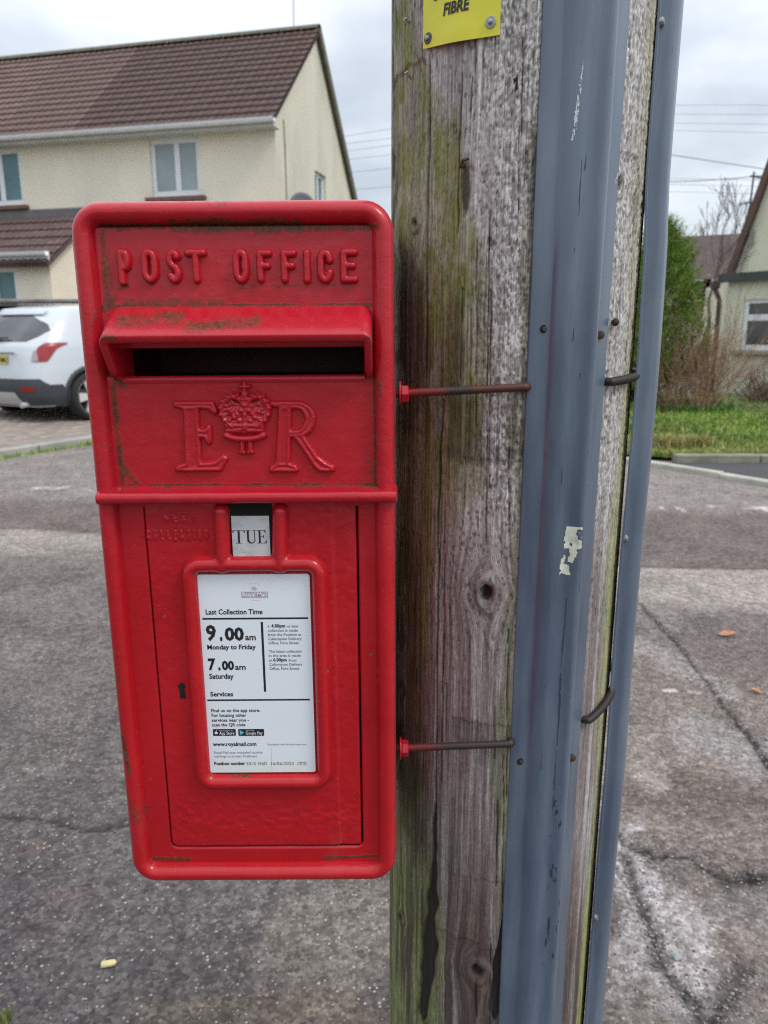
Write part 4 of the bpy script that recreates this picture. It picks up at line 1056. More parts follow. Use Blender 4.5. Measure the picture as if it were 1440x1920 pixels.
# ---- threaded U-bolts clamping the box to the pole
M_rod = NT('threaded_iron', .55, .4, .25)
M_rod.col(M_rod.mix(M_rod.math('MULTIPLY', M_rod.noise(400, detail=3), .6), M_rod.attr('base').outputs['Color'], (.03, .02, .02)))
M_rod.bump(M_rod.noise(600), .3, .0005); M_rod = M_rod.m
def ubolt(px0, py0, label, redness, rise1, rise2):
    # starts at the box's right side
    Yr = BY + .100
    p0 = at(px0, py0, Yr); z = p0[2]; x0 = p0[0]
    t = thing('clamping_rod', label, 'threaded rod', group='threaded rods that clamp the box to the pole')
    rr_ = PR + .0062
    yf = PY - rr_                                  # tangent line in front of the pole
    pts = []; N = 300
    xs = np.linspace(x0 - .004, PX, N // 2)
    for x in xs: k = sst(x0, PX, x); pts.append((x, Yr * (1 - k) + yf * k, z + rise1 * (x - x0) / (PX - x0)))
    for a in np.linspace(0, R(180), 130)[1:]: pts.append((PX + rr_ * math.sin(a), PY - rr_ * math.cos(a), z + rise1 + (rise2 - rise1) * float(sst(0, R(95), a))))
    pts += [(PX - .08, PY + rr_, z + rise2), (x0 - .004, PY + rr_ - .004, z + rise2)]
    q_ = []
    for (x, y, zz_) in pts:           # under the wide cover the rod lies in a notch cut in the wood
        a = math.degrees(math.atan2(x - PX, -(y - PY))); r0 = math.hypot(x - PX, y - PY)
        k = float(sst(-2.4, -1.0, a) * sst(37.6, 36.2, a)) if y < PY else 0.0
        f = (r0 - .0104 * k) / r0; q_.append((PX + (x - PX) * f, PY + (y - PY) * f, zz_))
    pts = q_
    # resample finely for the thread
    P_ = np.array(pts); d = np.concatenate([[0], np.cumsum(np.linalg.norm(np.diff(P_, axis=0), axis=1))])
    step = .00105; s = np.arange(0, d[-1], step); Q = np.stack([np.interp(s, d, P_[:, i]) for i in range(3)], -1)
    r = .0042 + .00055 * np.where(np.arange(len(s)) % 2 == 0, 1, -1) * np.where(s < .30, 1, .2)
    mb = MB(); nn = 10; mb.tube(Q, list(r), nn)
    k = np.clip(1 - s / .060, 0, 1) ** 1.1 * redness; k = k * (.55 + .9 * vn(s * 260, s * 0, 5))
    k = np.clip(k, 0, 1); rust = np.array([.13, .045, .030]); dk = np.array([.050, .043, .040])
    q = sst(.25, .6, vn(s * 70, s * 0, 9)) * (sst(.19, .10, s) if rise2 < .02 else .35 * sst(.12, .03, s))
    c = (rust * q[:, None] + dk * (1 - q[:, None])) * (1 - k[:, None]) + np.array(RED) * .85 * k[:, None]
    me = new_mesh('rod', mb.v, mb.f, M_rod, True, {'base': np.repeat(c, nn, 0)}); put('rod', me, t)
    def hexp(x, r_, th, nm, n_=6):
        m2 = MB(); m2.tube([(x + a, Yr, z) for a in (0, th * .12, th * .88, th)], [r_ * .86, r_, r_, r_ * .86], n_); ob = m2.done(nm, M_red, t, n_ > 8); return ob
    hexp(x0 - .001, .0125, .0022, 'washer', 24); hexp(x0 + .0012, .0092, .0075, 'nut')
ubolt(750, 738, 'rusty threaded rod wrapped round the pole level with the royal cypher', 1.15, .007, .016)
ubolt(751, 1403, 'dark threaded rod wrapped round the pole level with the foot of the notice', .8, .008, .042)
# ================================================================== GROUND AND ROAD
def poly_dist(X, Y, pts):
    d = np.full(X.shape, 99.0); T = np.zeros(X.shape)
    for (x0, y0), (x1, y1) in zip(pts, pts[1:]):
        q, t = segd(X, Y, x0, y0, x1, y1); d = np.minimum(d, q)
    return d
def G(lst): return [tuple(on_road(a, b)[:2]) for a, b in lst]
def graded(a0, a, b, b1, fine, grow=1.09):
    m = list(np.arange(a, b, fine)); s = fine; x = a
    L = []
    while x > a0: s *= grow; x -= s; L.append(x)
    Rr = []; s = fine; x = m[-1]
    while x < b1: s *= grow; x += s; Rr.append(x)
    return np.array(L[::-1] + m + Rr)
def build_road():
    xs = graded(-14, -1.3, 2.3, 16, .0125, 1.05); ys = graded(-6, 1.0, 4.2, 30, .0125, 1.035)
    X, Y = np.meshgrid(xs, ys)
    wx = X + .07 * (fbm(X * 7, Y * 7, 201, 4) - .5) * 2; wy = Y + .07 * (fbm(X * 7, Y * 7, 202, 4) - .5) * 2
    wx2 = X + .018 * (fbm(X * 40, Y * 40, 203, 3) - .5) * 2; wy2 = Y + .018 * (fbm(X * 40, Y * 40, 204, 3) - .5) * 2
    base = np.array([.150, .136, .130]); 
    def mix(a, b, t): return a * (1 - t[..., None]) + b * t[..., None]
    col = np.broadcast_to(base, X.shape + (3,)).copy()
    n = fbm(X * 1.6, Y * 1.6, 210, 4); n2 = fbm(X * 5, Y * 5, 211, 4); n3 = fbm(X * .9, Y * 2.6, 212, 4)
    col = mix(col, np.array([.225, .208, .196]), sst(.48, .68, n) * .75)
    col = mix(col, np.array([.090, .084, .088]), sst(.50, .30, n2) * .55)
    bluish = sst(.9, -.35, X) * sst(3.2, 1.8, Y)      # the older, darker surface to the left of the pole
    col = mix(col, np.array([.088, .086, .096]), bluish * .62 * sst(.30, .62, 1 - n3 * .6))
    rightb = sst(.55, 1.0, X) * sst(3.5, 2.6, Y)
    col = mix(col, np.array([.190, .165, .150]), rightb * .5)
    # trench reinstatement running across the road: a darker band with a sharp near edge
    near = np.interp(X, *zip(*sorted(G([(0, 992), (60, 992), (190, 1000)]) + G([(1215, 1064), (1440, 1068)]))))
    far = np.interp(X, *zip(*sorted(G([(0, 938), (190, 948)]) + G([(1230, 962), (1440, 966)]))))
    yy = Y + .03 * (fbm(X * 3, Y * 0, 220, 3) - .5)
    band = sst(near, near + .012, yy) * sst(far + .05, far - .12, yy + .2 * (n2 - .5))
    col = mix(col, np.array([.128, .108, .104]), band * .8)
    edge = np.exp(-((yy - near) / .016) ** 2) * sst(.3, .5, vn(X * 6, X * 0, 4)); col = mix(col, np.array([.05, .045, .044]), edge * .8)
    pale = sst(near - .75, near - .45, yy + .25 * (n - .5)) * sst(near, near - .03, yy)
    col = mix(col, np.array([.270, .252, .236]), pale * (.35 + .55 * sst(.3, .6, n3)))
    fargrey = sst(far - .1, far + .3, yy); col = mix(col, np.array([.235, .222, .214]), fargrey * .7)
    dep = np.zeros_like(X)
    def cr(lst, w, dark, depth, warp=True):
        nonlocal col, dep
        d = poly_dist(wx2 if warp else X, wy2 if warp else Y, G(lst)) ; m = np.exp(-(d / w) ** 2)
        col = mix(col, np.array([.030, .028, .028]), np.clip(m * dark, 0, 1)); dep -= m * depth
        return d
    # worn pale laitance patches and old flecks of lining
    def blob(px, py, rx, ry, c, k, thr=1.0, seed=0, rot=0.0, fr=9):
        nonlocal col
        x0, y0, _ = on_road(px, py); dx, dy = wx - x0, wy - y0
        cx = dx * math.cos(rot) + dy * math.sin(rot); cy = -dx * math.sin(rot) + dy * math.cos(rot)
        q = (cx / rx) ** 2 + (cy / ry) ** 2
        m = sst(thr + .35, thr - .55, q + 1.5 * (fbm(X * fr, Y * fr, 230 + seed, 4) - .5)) * k
        col = mix(col, np.array(c), m)
    lilac = (.36, .35, .365)
    blob(1195, 1730, .055, .42, lilac, .75, seed=1, rot=-.30, fr=16); blob(1290, 1790, .07, .26, lilac, .68, seed=2, rot=-.35, fr=16); blob(1180, 1640, .07, .10, lilac, .6, seed=13)
    blob(1345, 1390, .16, .22, (.25, .245, .25), .6, seed=3, rot=.5); blob(1260, 1240, .10, .35, (.26, .255, .25), .55, seed=4, rot=.4); blob(1230, 1160, .16, .2, (.27, .26, .25), .5, seed=5)
    blob(1420, 1700, .12, .10, (.19, .185, .18), .6, seed=6); blob(1300, 1490, .25, .12, (.115, .095, .085), .6, seed=7); blob(1215, 1470, .06, .08, (.30, .28, .27), .5, seed=8, fr=30)
    blob(640, 1760, .20, .22, (.20, .185, .165), .6, seed=9); blob(660, 1700, .12, .14, (.22, .205, .19), .5, seed=15); blob(60, 1575, .035, .03, (.20, .125, .12), .40, seed=10, fr=25); blob(120, 1720, .1, .1, (.13, .10, .105), .4, seed=11); blob(480, 1900, .3, .07, (.17, .14, .105), .5, seed=12)
    blob(1400, 1195, .5, .35, (.115, .098, .100), .55, seed=14); blob(1150, 1880, .14, .2, (.165, .145, .125), .5, seed=16)
    cr([(1160, 1562), (1185, 1590), (1235, 1606), (1290, 1606), (1335, 1628), (1372, 1648), (1440, 1642)], .009, .95, .008)
    cr([(1335, 1628), (1362, 1655), (1395, 1655), (1440, 1645)], .030, .7, .008)
    d = cr([(1168, 1600), (1190, 1660), (1218, 1740), (1240, 1800), (1290, 1870), (1330, 1920), (1360, 1960)], .015, .92, .009)
    cr([(1400, 1800), (1375, 1850), (1345, 1900), (1330, 1940)], .02, .5, .006)
    cr([(1200, 1132), (1240, 1175), (1285, 1225), (1330, 1285), (1372, 1345), (1410, 1385), (1445, 1440)], .012, .92, .007)
    cr([(1372, 1345), (1410, 1385), (1445, 1440)], .018, .6, .005)
    cr([(0, 1528), (50, 1535), (110, 1538), (160, 1556), (205, 1552), (260, 1540), (330, 1545)], .011, .85, .006)
    cr([(0, 1045), (90, 1045), (240, 1060)], .012, .25, .0)
    cr([(1180, 905), (1440, 932)], .02, .35, .0)
    white = (.60, .60, .58)
    def dash(px0, py0, px1, py1, hw, k=.9, thr=.45, fr=30):
        nonlocal col
        (a, b), (c, d) = G([(px0, py0), (px1, py1)]); q, _ = segd(X, Y, a, b, c, d)
        col = mix(col, np.array(white), sst(hw, hw * .7, q) * sst(thr - .08, thr + .08, fbm(X * fr, Y * fr, 260, 3)) * k)
    dash(80, 916, 132, 912, .07, .9, .38, 9); dash(1245, 953, 1278, 955, .045, .9, .40, 14); dash(1330, 950, 1352, 950, .03, .6, .5, 14); dash(1412, 953, 1470, 957, .07, .9, .40, 9)
    dash(1238, 1293, 1318, 1300, .014, .6, .50); dash(1345, 1306, 1366, 1306, .012, .6, .5)
    for k, (a, b, c_, d_) in enumerate(((1500, 1010, 1700, 1030), (-300, 905, -180, 905), (-600, 900, -480, 900))): dash(a, b, c_, d_, .07, .9, .4, 9)
    col = col * np.array([1.05, .99, .945]) * (1 - .14 * sst(3.4, 2.0, Y) * sst(1.0, .2, X) + .06 * sst(.3, .9, X))[..., None]
    Z = np.where(Y > 3, .015 * (Y - 3), 0.0) + dep + .004 * (fbm(X * 2.2, Y * 2.2, 270, 4) - .5) + .0022 * (fbm(X * 22, Y * 22, 271, 3) - .5)
    v = np.stack([X, Y, Z], -1).reshape(-1, 3)
    m = NT('worn_tarmac', .88, .25)
    vor = m.voro(105); v2 = m.voro(48); fine = m.noise(420, detail=3); mid = m.noise(26, detail=5, rough=.65); big = m.noise(3.2, detail=6, rough=.6)
    c = m.mix(1.0, m.attr('base').outputs['Color'], m.ramp(mid, [(.30, .62), (.5, 1.0), (.7, 1.38)]), 'MULTIPLY')
    c = m.mix(1.0, c, m.ramp(big, [(.32, .80), (.5, 1.0), (.68, 1.18)]), 'MULTIPLY')
    # individual aggregate: a tint for every stone
    sc = m.n('ShaderNodeSeparateColor'); m.L(vor.outputs['Color'], sc.inputs[0])
    c = m.mix(1.0, c, m.ramp(sc.outputs[0], [(0.0, .62), (.5, .95), (.85, 1.25), (1.0, 1.5)]), 'MULTIPLY')
    bright = m.math('MULTIPLY', m.math('GREATER_THAN', sc.outputs[1], .93), m.math('LESS_THAN', vor.outputs['Distance'], .34))
    c = m.mix(m.math('MULTIPLY', bright, m.ramp(m.noise(4.5, detail=4), [(.35, .15), (.62, .85)])), c, (.50, .48, .45))
    s2 = m.n('ShaderNodeSeparateColor'); m.L(v2.outputs['Color'], s2.inputs[0])
    tan = m.math('MULTIPLY', m.math('GREATER_THAN', s2.outputs[2], .93), m.math('LESS_THAN', v2.outputs['Distance'], .22))
    c = m.mix(m.math('MULTIPLY', tan, .6), c, (.36, .25, .17))
    w3 = m.math('MULTIPLY', m.math('GREATER_THAN', s2.outputs[0], .955), m.math('LESS_THAN', v2.outputs['Distance'], .17))
    c = m.mix(m.math('MULTIPLY', w3, .75), c, (.46, .45, .43))
    m.col(c)
    h = m.math('ADD', m.math('MULTIPLY', vor.outputs['Distance'], -1.0), m.math('MULTIPLY', fine, .5)); m.bump(h, .9, .006)
    put('road', new_mesh('road', v, gridfaces(len(ys), len(xs)), m.m, True, {'base': col.reshape(-1, 3)}), None, kind='structure')
build_road()
obj('ground', [(-400, -120, -.08), (400, -120, -.08), (400, 28, -.02), (-400, 28, -.02), (400, 560, -.1), (-400, 560, -.1)], [(0, 1, 2, 3), (3, 2, 4, 5)], simple('far_ground', (.09, .11, .045), .95, .3, .6), kind='structure')

# loose grit lying in the cracks and on the surface
def grit():
    rg = np.random.RandomState(3); V = []; Fc = []; cols = []
    def stone(x, y, r, c):
        n = len(V); a0 = rg.rand() * 6.28; z = road_z(y) + r * .25
        for k in range(5): a = a0 + k * 1.2566; q = r * rg.uniform(.7, 1.2); V.append((x + q * math.cos(a), y + q * math.sin(a), z + rg.uniform(-.2, .2) * r))
        V.append((x + rg.uniform(-.3, .3) * r, y + rg.uniform(-.3, .3) * r, z + r * rg.uniform(.5, .9)))
        for k in range(5): Fc.append((n + k, n + (k + 1) % 5, n + 5))
        cols.extend([c] * 6)
    pal = [(.15, .145, .14), (.20, .19, .18), (.10, .095, .09), (.18, .14, .11), (.27, .26, .25), (.07, .065, .07)]
    for lst, sp, n in (([(1168, 1600), (1190, 1660), (1218, 1740), (1240, 1800), (1290, 1870), (1330, 1920)], .035, 340), ([(1400, 1800), (1375, 1850), (1345, 1900)], .05, 200),
                       ([(1200, 1132), (1240, 1175), (1285, 1225), (1330, 1285), (1372, 1345), (1410, 1385), (1445, 1440)], .045, 620), ([(1160, 1562), (1235, 1606), (1335, 1628), (1440, 1645)], .03, 160)):
        P = G(lst)
        for _ in range(n):
            i = rg.randint(len(P) - 1); t = rg.rand(); x = P[i][0] * (1 - t) + P[i + 1][0] * t + rg.randn() * sp; y = P[i][1] * (1 - t) + P[i + 1][1] * t + rg.randn() * sp
            stone(x, y, rg.uniform(.0018, .0045) * (1.6 if rg.rand() > .95 else 1), pal[rg.randint(6)])
    for _ in range(5200):
        y = 1.05 + 3.6 * rg.rand() ** 1.3; x = rg.uniform(-.62 * y - .1, .62 * y + .1); stone(x, y, rg.uniform(.0013, .0034) * (1.5 if rg.rand() > .97 else 1), pal[rg.randint(6)])
    m = NT('stone_chips', .75, .4); m.col(m.attr('base').outputs['Color'])
    put('loose_grit', new_mesh('loose_grit', V, Fc, m.m, False, {'base': np.array(cols)}), None, kind='stuff')
grit()
def pebble(px, py, r, c, label, cat='stone', group=None, flat=.6):
    x, y, z = on_road(px, py); bm = bmesh.new(); bmesh.ops.create_icosphere(bm, subdivisions=2, radius=r)
    for v in bm.verts: v.co *= 1 + .35 * (random.random() - .5); v.co.z *= flat
    me = bpy.data.meshes.new('pebble'); bm.to_mesh(me); bm.free(); me.materials.append(simple('pebble_stone', c, .75, .2, 60))
    return tag(put('pebble', me, None, (x, y, z + r * flat * .7)), label, cat, group)
pebble(1269, 1797, .0105, (.26, .30, .29), 'small blue grey pebble lying beside the forked crack in the tarmac')
# leaves and the husk
def leaf(px, py, L, W, rot, c, label, curl=.35):
    x, y, z = on_road(px, py); V = []; Fc = []; n = 12
    for i in range(n + 1):
        t = i / n; w = W * (math.sin(math.pi * min(1, t * .97 + .03)) ** .8) * (1 + .22 * math.sin(t * 19)); cz = .006 + curl * L * (t - .5) ** 2
        for s_ in (-1, -.5, 0, .5, 1): V.append(((t - .5) * L, s_ * w, cz + abs(s_) * w * .45 + .0015 * math.sin(7 * t + 3 * s_)))
    Fc = [tuple(q) for q in gridfaces(n + 1, 5)]
    o = obj('fallen_leaf', V, Fc, simple('dry_leaf', c, .8, .35, 60, .3, 200), None)
    o.location = (x, y, z + .002); o.rotation_euler = (R(8), R(-6), rot); tag(o, label, 'leaf', 'dry leaves on the road')
    MB().tube([(-L * .5, 0, .008 + curl * L * .25), (-L * .62, .002, .006), (-L * .75, .004, .004)], [.0012, .001, .0008], 5).done('leaf_stalk', simple('leaf_stalk', (.16, .08, .04), .8), o)
leaf(1363, 1192, .085, .020, .15, (.42, .20, .095), 'dry brown leaf on the dark tarmac, the further of the two')
leaf(1418, 1300, .052, .016, 2.6, (.46, .22, .10), 'dry brown leaf on the tarmac near the picture edge, the nearer of the two')
x, y, z = on_road(205, 1811)
V = []; n = 14
for i in range(n + 1):
    t = i / n; r_ = .0085 * min(1, 1.15 * math.sqrt(max(0, 1 - (max(0, t - .45) / .55) ** 2)) + .02)
    for k in range(12): a = 2 * math.pi * k / 12; V.append(((t - .5) * .034, r_ * math.cos(a), r_ * .72 * math.sin(a)))
Fc = [tuple(q) for q in gridfaces(n + 1, 12, wrap=True)] + [tuple(range(12))[::-1]]
o = obj('cigarette_filter' if False else 'wood_chip', V, Fc, simple('cream_chip', (.62, .55, .27), .7, .15, 90), None); o.location = (x, y, z + .007); o.rotation_euler = (0, 0, R(14))
tag(o, 'stubby pale yellow chip lying on the dark tarmac below the post box', 'litter')

# ------------------------------------------------------------------ grass tools
def grass(name, pts, hmin, hmax, wid, cols, seed=0, lean=.5):
    rg = np.random.RandomState(seed); n = len(pts); P = np.array(pts)
    h = rg.uniform(hmin, hmax, n); a = rg.rand(n) * 6.283; ln = rg.rand(n) * lean * h; w = wid * rg.uniform(.6, 1.3, n)
    dx, dy = np.cos(a), np.sin(a); b = rg.rand(n) * 6.283; bx_, by_ = np.cos(b) * w, np.sin(b) * w
    v0 = P + np.stack([-bx_, -by_, 0 * w], -1); v1 = P + np.stack([bx_, by_, 0 * w], -1)
    mid = P + np.stack([dx * ln * .35, dy * ln * .35, h * .6], -1); v2 = mid + np.stack([bx_, by_, 0 * w], -1) * .75; v3 = mid - np.stack([bx_, by_, 0 * w], -1) * .75
    tip = P + np.stack([dx * ln, dy * ln, h * (1 - .25 * (ln / h))], -1)
    V = np.stack([v0, v1, v2, v3, tip], 1).reshape(-1, 3); i = np.arange(n)[:, None] * 5
    T = np.concatenate([i + [0, 1, 2], i + [0, 2, 3], i + [3, 2, 4]]).astype(int)
    c = np.array(cols)[rg.randint(len(cols), size=n)] * rg.uniform(.75, 1.25, (n, 1)) * (.45 + 1.1 * fbm(P[:, 0] * 1.7, P[:, 1] * 1.2, 400 + seed, 4))[:, None]; c = np.repeat(c, 5, 0)
    m = NT('grass_blades', .6, .3); m.col(m.attr('base').outputs['Color']); m.b.inputs['Subsurface Weight'].default_value = 0
    return put(name, new_mesh(name, V, T, m.m, False, {'base': c}), None, kind='stuff')
GREENS = [(.14, .26, .035), (.19, .32, .045), (.11, .20, .03), (.26, .36, .06), (.33, .36, .10), (.08, .15, .025)]
STRAW = [(.38, .33, .12), (.34, .26, .10), (.42, .38, .18), (.20, .27, .07)]
# tuft at the foot of the picture, left
rg = np.random.RandomState(9); pts = []
for _ in range(160):
    q = on_road(rg.uniform(-60, 22), rg.uniform(1905, 1960)); pts.append((q[0], q[1], q[2] - .005))
grass('grass_tuft', pts, .02, .055, .0016, GREENS[:4] + STRAW[:2], 4)

# ------------------------------------------------------------------ left: kerb, block paving, far kerb grass
KA = on_road(0, 858)[:2]; KB = on_road(176, 830)[:2]; KD = (KB - KA) / np.linalg.norm(KB - KA); KN = np.array([-KD[1], KD[0]])
def kp(s, t, h=0.0): p = KA + KD * s + KN * t; return np.array([p[0], p[1], road_z(p[1]) + h])
M_conc = simple('weathered_concrete', (.30, .295, .27), .9, .22, 5, .5, 60)
M_concd = simple('mossy_concrete', (.20, .20, .15), .9, .3, 7, .5, 60)
kerb = put('kerb', None, None, kind='structure')
kme = MB().box((0, 0, 0), (.895, .14, .22), None, .012); kme_o = kme.done('kerbstone', M_conc, kerb); ang = math.atan2(KD[1], KD[0])
for i in range(-9, 12):
    o = kme_o if i == -9 else put('kerbstone', kme_o.data, kerb)
    p = kp(i * .91, 0); sl = .015 * KD[1]; o.location = (p[0], p[1], p[2] - .02); o.rotation_euler = (random.uniform(-.01, .01), -math.atan(sl), ang)
def pav_z(s, t): p = KA + KD * s; return road_z(p[1]) + .075 + .05 * t
# sheet under the pavers
V = []; 
for s_ in (-9, 12):
    for t in (.07, 2.9, 6.5): p = KA + KD * s_ + KN * t; V.append((p[0], p[1], pav_z(s_, t) - .012))
obj('driveway', V, [(0, 1, 4, 3), (1, 2, 5, 4)], simple('sandy_bedding', (.22, .19, .16), .95, .2), kind='structure')
def pavers():
    rg = np.random.RandomState(2); V = []; Fc = []; C = []
    L, Wd = .2, .1; pal = [(.46, .29, .25), (.42, .27, .24), (.50, .33, .28), (.44, .34, .31), (.40, .28, .26)]
    tmpl = np.array([(sx * .0965, sy * .0465, z) for z in (-.02, .0) for sx in (-1, 1) for sy in (-1, 1)])
    top = np.array([(sx * .092, sy * .042, .004) for sx in (-1, 1) for sy in (-1, 1)])
    T = np.vstack([tmpl, top]); fq = [(0, 1, 5, 4), (3, 2, 6, 7), (2, 0, 4, 6), (1, 3, 7, 5), (4, 5, 9, 8), (7, 6, 10, 11), (6, 4, 8, 10), (5, 7, 11, 9), (8, 9, 11, 10)]
    for i in range(-8, 40):
        for j in range(0, 46):
            s_ = -2.4 + (i + .5 * (j % 2)) * L; t = .13 + j * Wd; p = KA + KD * s_ + KN * t
            R2 = np.stack([KD, KN]); q = T.copy(); n = len(V)
            xy = q[:, :2] @ R2 + p; z = q[:, 2] + pav_z(s_, t) + rg.uniform(-.003, .003)
            V.extend(np.column_stack([xy, z]).tolist()); Fc.extend([tuple(n + k for k in f) for f in fq]); C.extend([tuple(np.array(pal[rg.randint(5)]) * rg.uniform(.85, 1.15))] * 12)
    m = NT('pink_block_paving', .9, .3); m.col(m.mix(m.math('MULTIPLY', m.noise(3, detail=5), .6), m.attr('base').outputs['Color'], (.33, .28, .25))); m.bump(m.noise(90), .4, .003)
    put('block_paving', new_mesh('block_paving', V, np.array(Fc), m.m, False, {'base': np.array(C)}), None, kind='stuff')
pavers()
# weeds along the foot of the kerb
rg = np.random.RandomState(12); pts = []
for _ in range(5200):
    s_ = rg.uniform(-1, 2.6); dens = fbm(np.array([s_ * 2.2]), np.array([0.3]), 300, 3)[0]
    if rg.rand() > sst(.42, .62, dens) + .15: continue
    p = kp(s_, -.08 - abs(rg.randn()) * .035); pts.append(tuple(p - (0, 0, .005)))
grass('kerbside_weeds', pts, .015, .07, .006, GREENS, 13)

# ------------------------------------------------------------------ right: verge, side drive, kerbs
q0 = on_road(1228, 872)[:2]; q1 = on_road(1290, 884)[:2]; q2 = on_road(1440, 911)[:2]; q3 = q2 + (q2 - q1) * 1.6
kr = put('kerb', None, None, kind='structure')
def kerbline(P, parent, w=.10, h=.06, mat=M_conc, L=.91):
    P = [np.array(p, float) for p in P]; d = [0]
    for a, b in zip(P, P[1:]): d.append(d[-1] + np.linalg.norm(b - a))
    s_ = 0; m0 = None
    while s_ < d[-1] - .3:
        a = np.array([np.interp(s_, d, [p[k] for p in P]) for k in (0, 1)]); b = np.array([np.interp(min(s_ + L, d[-1]), d, [p[k] for p in P]) for k in (0, 1)])
        c = (a + b) / 2; t = (b - a) / np.linalg.norm(b - a)
        if m0 is None: m0 = MB().box((0, 0, 0), (L - .012, w, .2), None, .01).done('kerbstone', mat, parent); o = m0
        else: o = put('kerbstone', m0.data, parent)
        o.location = (c[0], c[1], road_z(c[1]) - .1 + h + random.uniform(-.004, .004)); o.rotation_euler = (0, 0, math.atan2(t[1], t[0])); s_ += L
g0 = on_road(1262, 869)[:2]; g1 = on_road(1440, 869)[:2]; g2 = g1 + np.array([6., .1])
far_left = np.array([.6, 9.2]); kl = np.array([-2.3, 10.2])
kerbline([q3, q2, q1, q0, q0 + (-.6, .35), far_left], kr, .11, .05, simple('pale_kerb_concrete', (.40, .385, .33), .9, .2, 5, .4, 60))
ke = put('kerb', None, None, kind='structure'); kerbline([g0, g1, g2], ke, .13, .10, M_concd)
# dark tarmac of the side drive
V = [(*q1, road_z(q1[1]) + .012), (*q2, road_z(q2[1]) + .012), (*q3, road_z(q3[1]) + .012), (*g2, road_z(g2[1]) + .02), (*g0, road_z(g0[1]) + .02)]
obj('side_drive', V, [(0, 1, 2, 3, 4)], simple('dark_tarmac', (.052, .052, .058), .85, .25, 40, .6, 200), kind='structure')
def vz(x, y): return .075 + .010 * (y - 8) + .03 * math.sin(x * .7) * min(1, (y - 8) / 4) + .05
V = []; xs = np.linspace(.3, 16, 34); ys = np.linspace(0, 1, 20)
def vy0(x): return 8.08 if x > 3.1 else 8.08 + (3.1 - x) * .42
for x in xs:
    for t in ys: y = vy0(x) + (26 - vy0(x)) * t; V.append((x, y, vz(x, y)))
obj('verge', V, gridfaces(34, 20), simple('turf_soil', (.085, .12, .032), .95, .35, 3.5), kind='structure')
rg = np.random.RandomState(21); pts = []; pts2 = []
for _ in range(60000):
    y = 8.1 + 9.2 * rg.rand() ** 1.6; x = rg.uniform(.32 * y - 1.4, .60 * y + .5)
    if y < vy0(x) + .02: continue
    near = math.exp(-(y - vy0(x)) / .45)
    (pts2 if rg.rand() < near * .75 + .06 else pts).append((x, y, vz(x, y) - .01))
grass('verge_grass', pts, .03, .085, .008, GREENS, 22, .8); grass('dry_verge_grass', pts2, .04, .11, .006, STRAW + GREENS[3:5], 23, 1.1)
# pale stone lying in the tuft, and the tuft over the kerb end
pts = []
for _ in range(1500):
    a, b = rg.randn() * .22, rg.randn() * .10; q = on_road(1250, 858); pts.append((q[0] + a, q[1] + .25 + b, .16))
for _ in range(500):
    a, b = rg.randn() * .08, rg.randn() * .05; q = on_road(1305, 850); pts.append((q[0] + a, q[1] + b, .15))
grass('straw_tuft', pts, .07, .20, .006, STRAW, 24, 1.3)
# ================================================================== HOUSES
A_ = np.array([-.971, .240, 0]); B_ = np.array([.240, .971, 0]); Zv = np.array([0, 0, 1.])
M_cream = simple('cream_render', (.70, .665, .49), .92, .06, 1.4, .45, 220, bdist=.008)
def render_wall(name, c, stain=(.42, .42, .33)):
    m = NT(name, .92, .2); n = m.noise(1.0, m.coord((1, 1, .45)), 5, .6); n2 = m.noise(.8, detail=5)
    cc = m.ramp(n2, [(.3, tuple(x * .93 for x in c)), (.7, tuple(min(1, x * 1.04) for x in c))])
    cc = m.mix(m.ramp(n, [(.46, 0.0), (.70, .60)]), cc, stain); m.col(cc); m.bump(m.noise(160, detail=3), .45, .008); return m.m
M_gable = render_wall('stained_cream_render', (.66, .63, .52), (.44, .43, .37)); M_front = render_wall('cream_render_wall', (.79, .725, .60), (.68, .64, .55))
M_upvc = simple('white_upvc', (.74, .76, .78), .35, .04, 3)
M_glass = NT('window_glass', .06, .8); M_glass.col((.020, .028, .036)); M_glass.b.inputs['Metallic'].default_value = 0; M_glass.b.inputs['Coat Weight'].default_value = .6; M_glass = M_glass.m
M_blind = simple('window_blind_grey', (.30, .36, .38), .35, .10, 2.5); M_blindt = simple('window_curtain_teal', (.10, .19, .22), .25, .15, 2.5)
M_sill = simple('brown_tiled_sill', (.17, .085, .065), .85, .2, 8)
M_soff = simple('pale_grey_fascia', (.50, .50, .46), .6, .10, 4)
def tile_mat(name, c1, c2, lich=.0):
    m = NT(name, .88, .25); n = m.noise(2.4, detail=6, rough=.6); o = m.n('ShaderNodeObjectInfo'); nn = m.noise(16, detail=4)
    c = m.ramp(m.math('ADD', m.math('MULTIPLY', n, .6), m.math('MULTIPLY', nn, .4)), [(.34, c1), (.66, c2)])
    c = m.mix(m.math('MULTIPLY', m.math('GREATER_THAN', m.noise(5.5, detail=5, rough=.7), .655), .65), c, (.36, .32, .28))
    if lich: c = m.mix(m.math('MULTIPLY', m.math('GREATER_THAN', m.noise(2.1, m.coord((1.3, 1.3, 1.3)), 6, .75), .60), lich), c, (.24, .13, .035))
    m.col(c); m.bump(m.noise(60, detail=4), .5, .006); return m.m
M_tile = tile_mat('plum_concrete_tile', (.085, .055, .052), (.145, .098, .092)); M_tileL = tile_mat('brown_concrete_tile', (.125, .082, .073), (.195, .135, .122)); M_tileO = tile_mat('lichened_tile', (.085, .055, .048), (.15, .10, .08), .85)

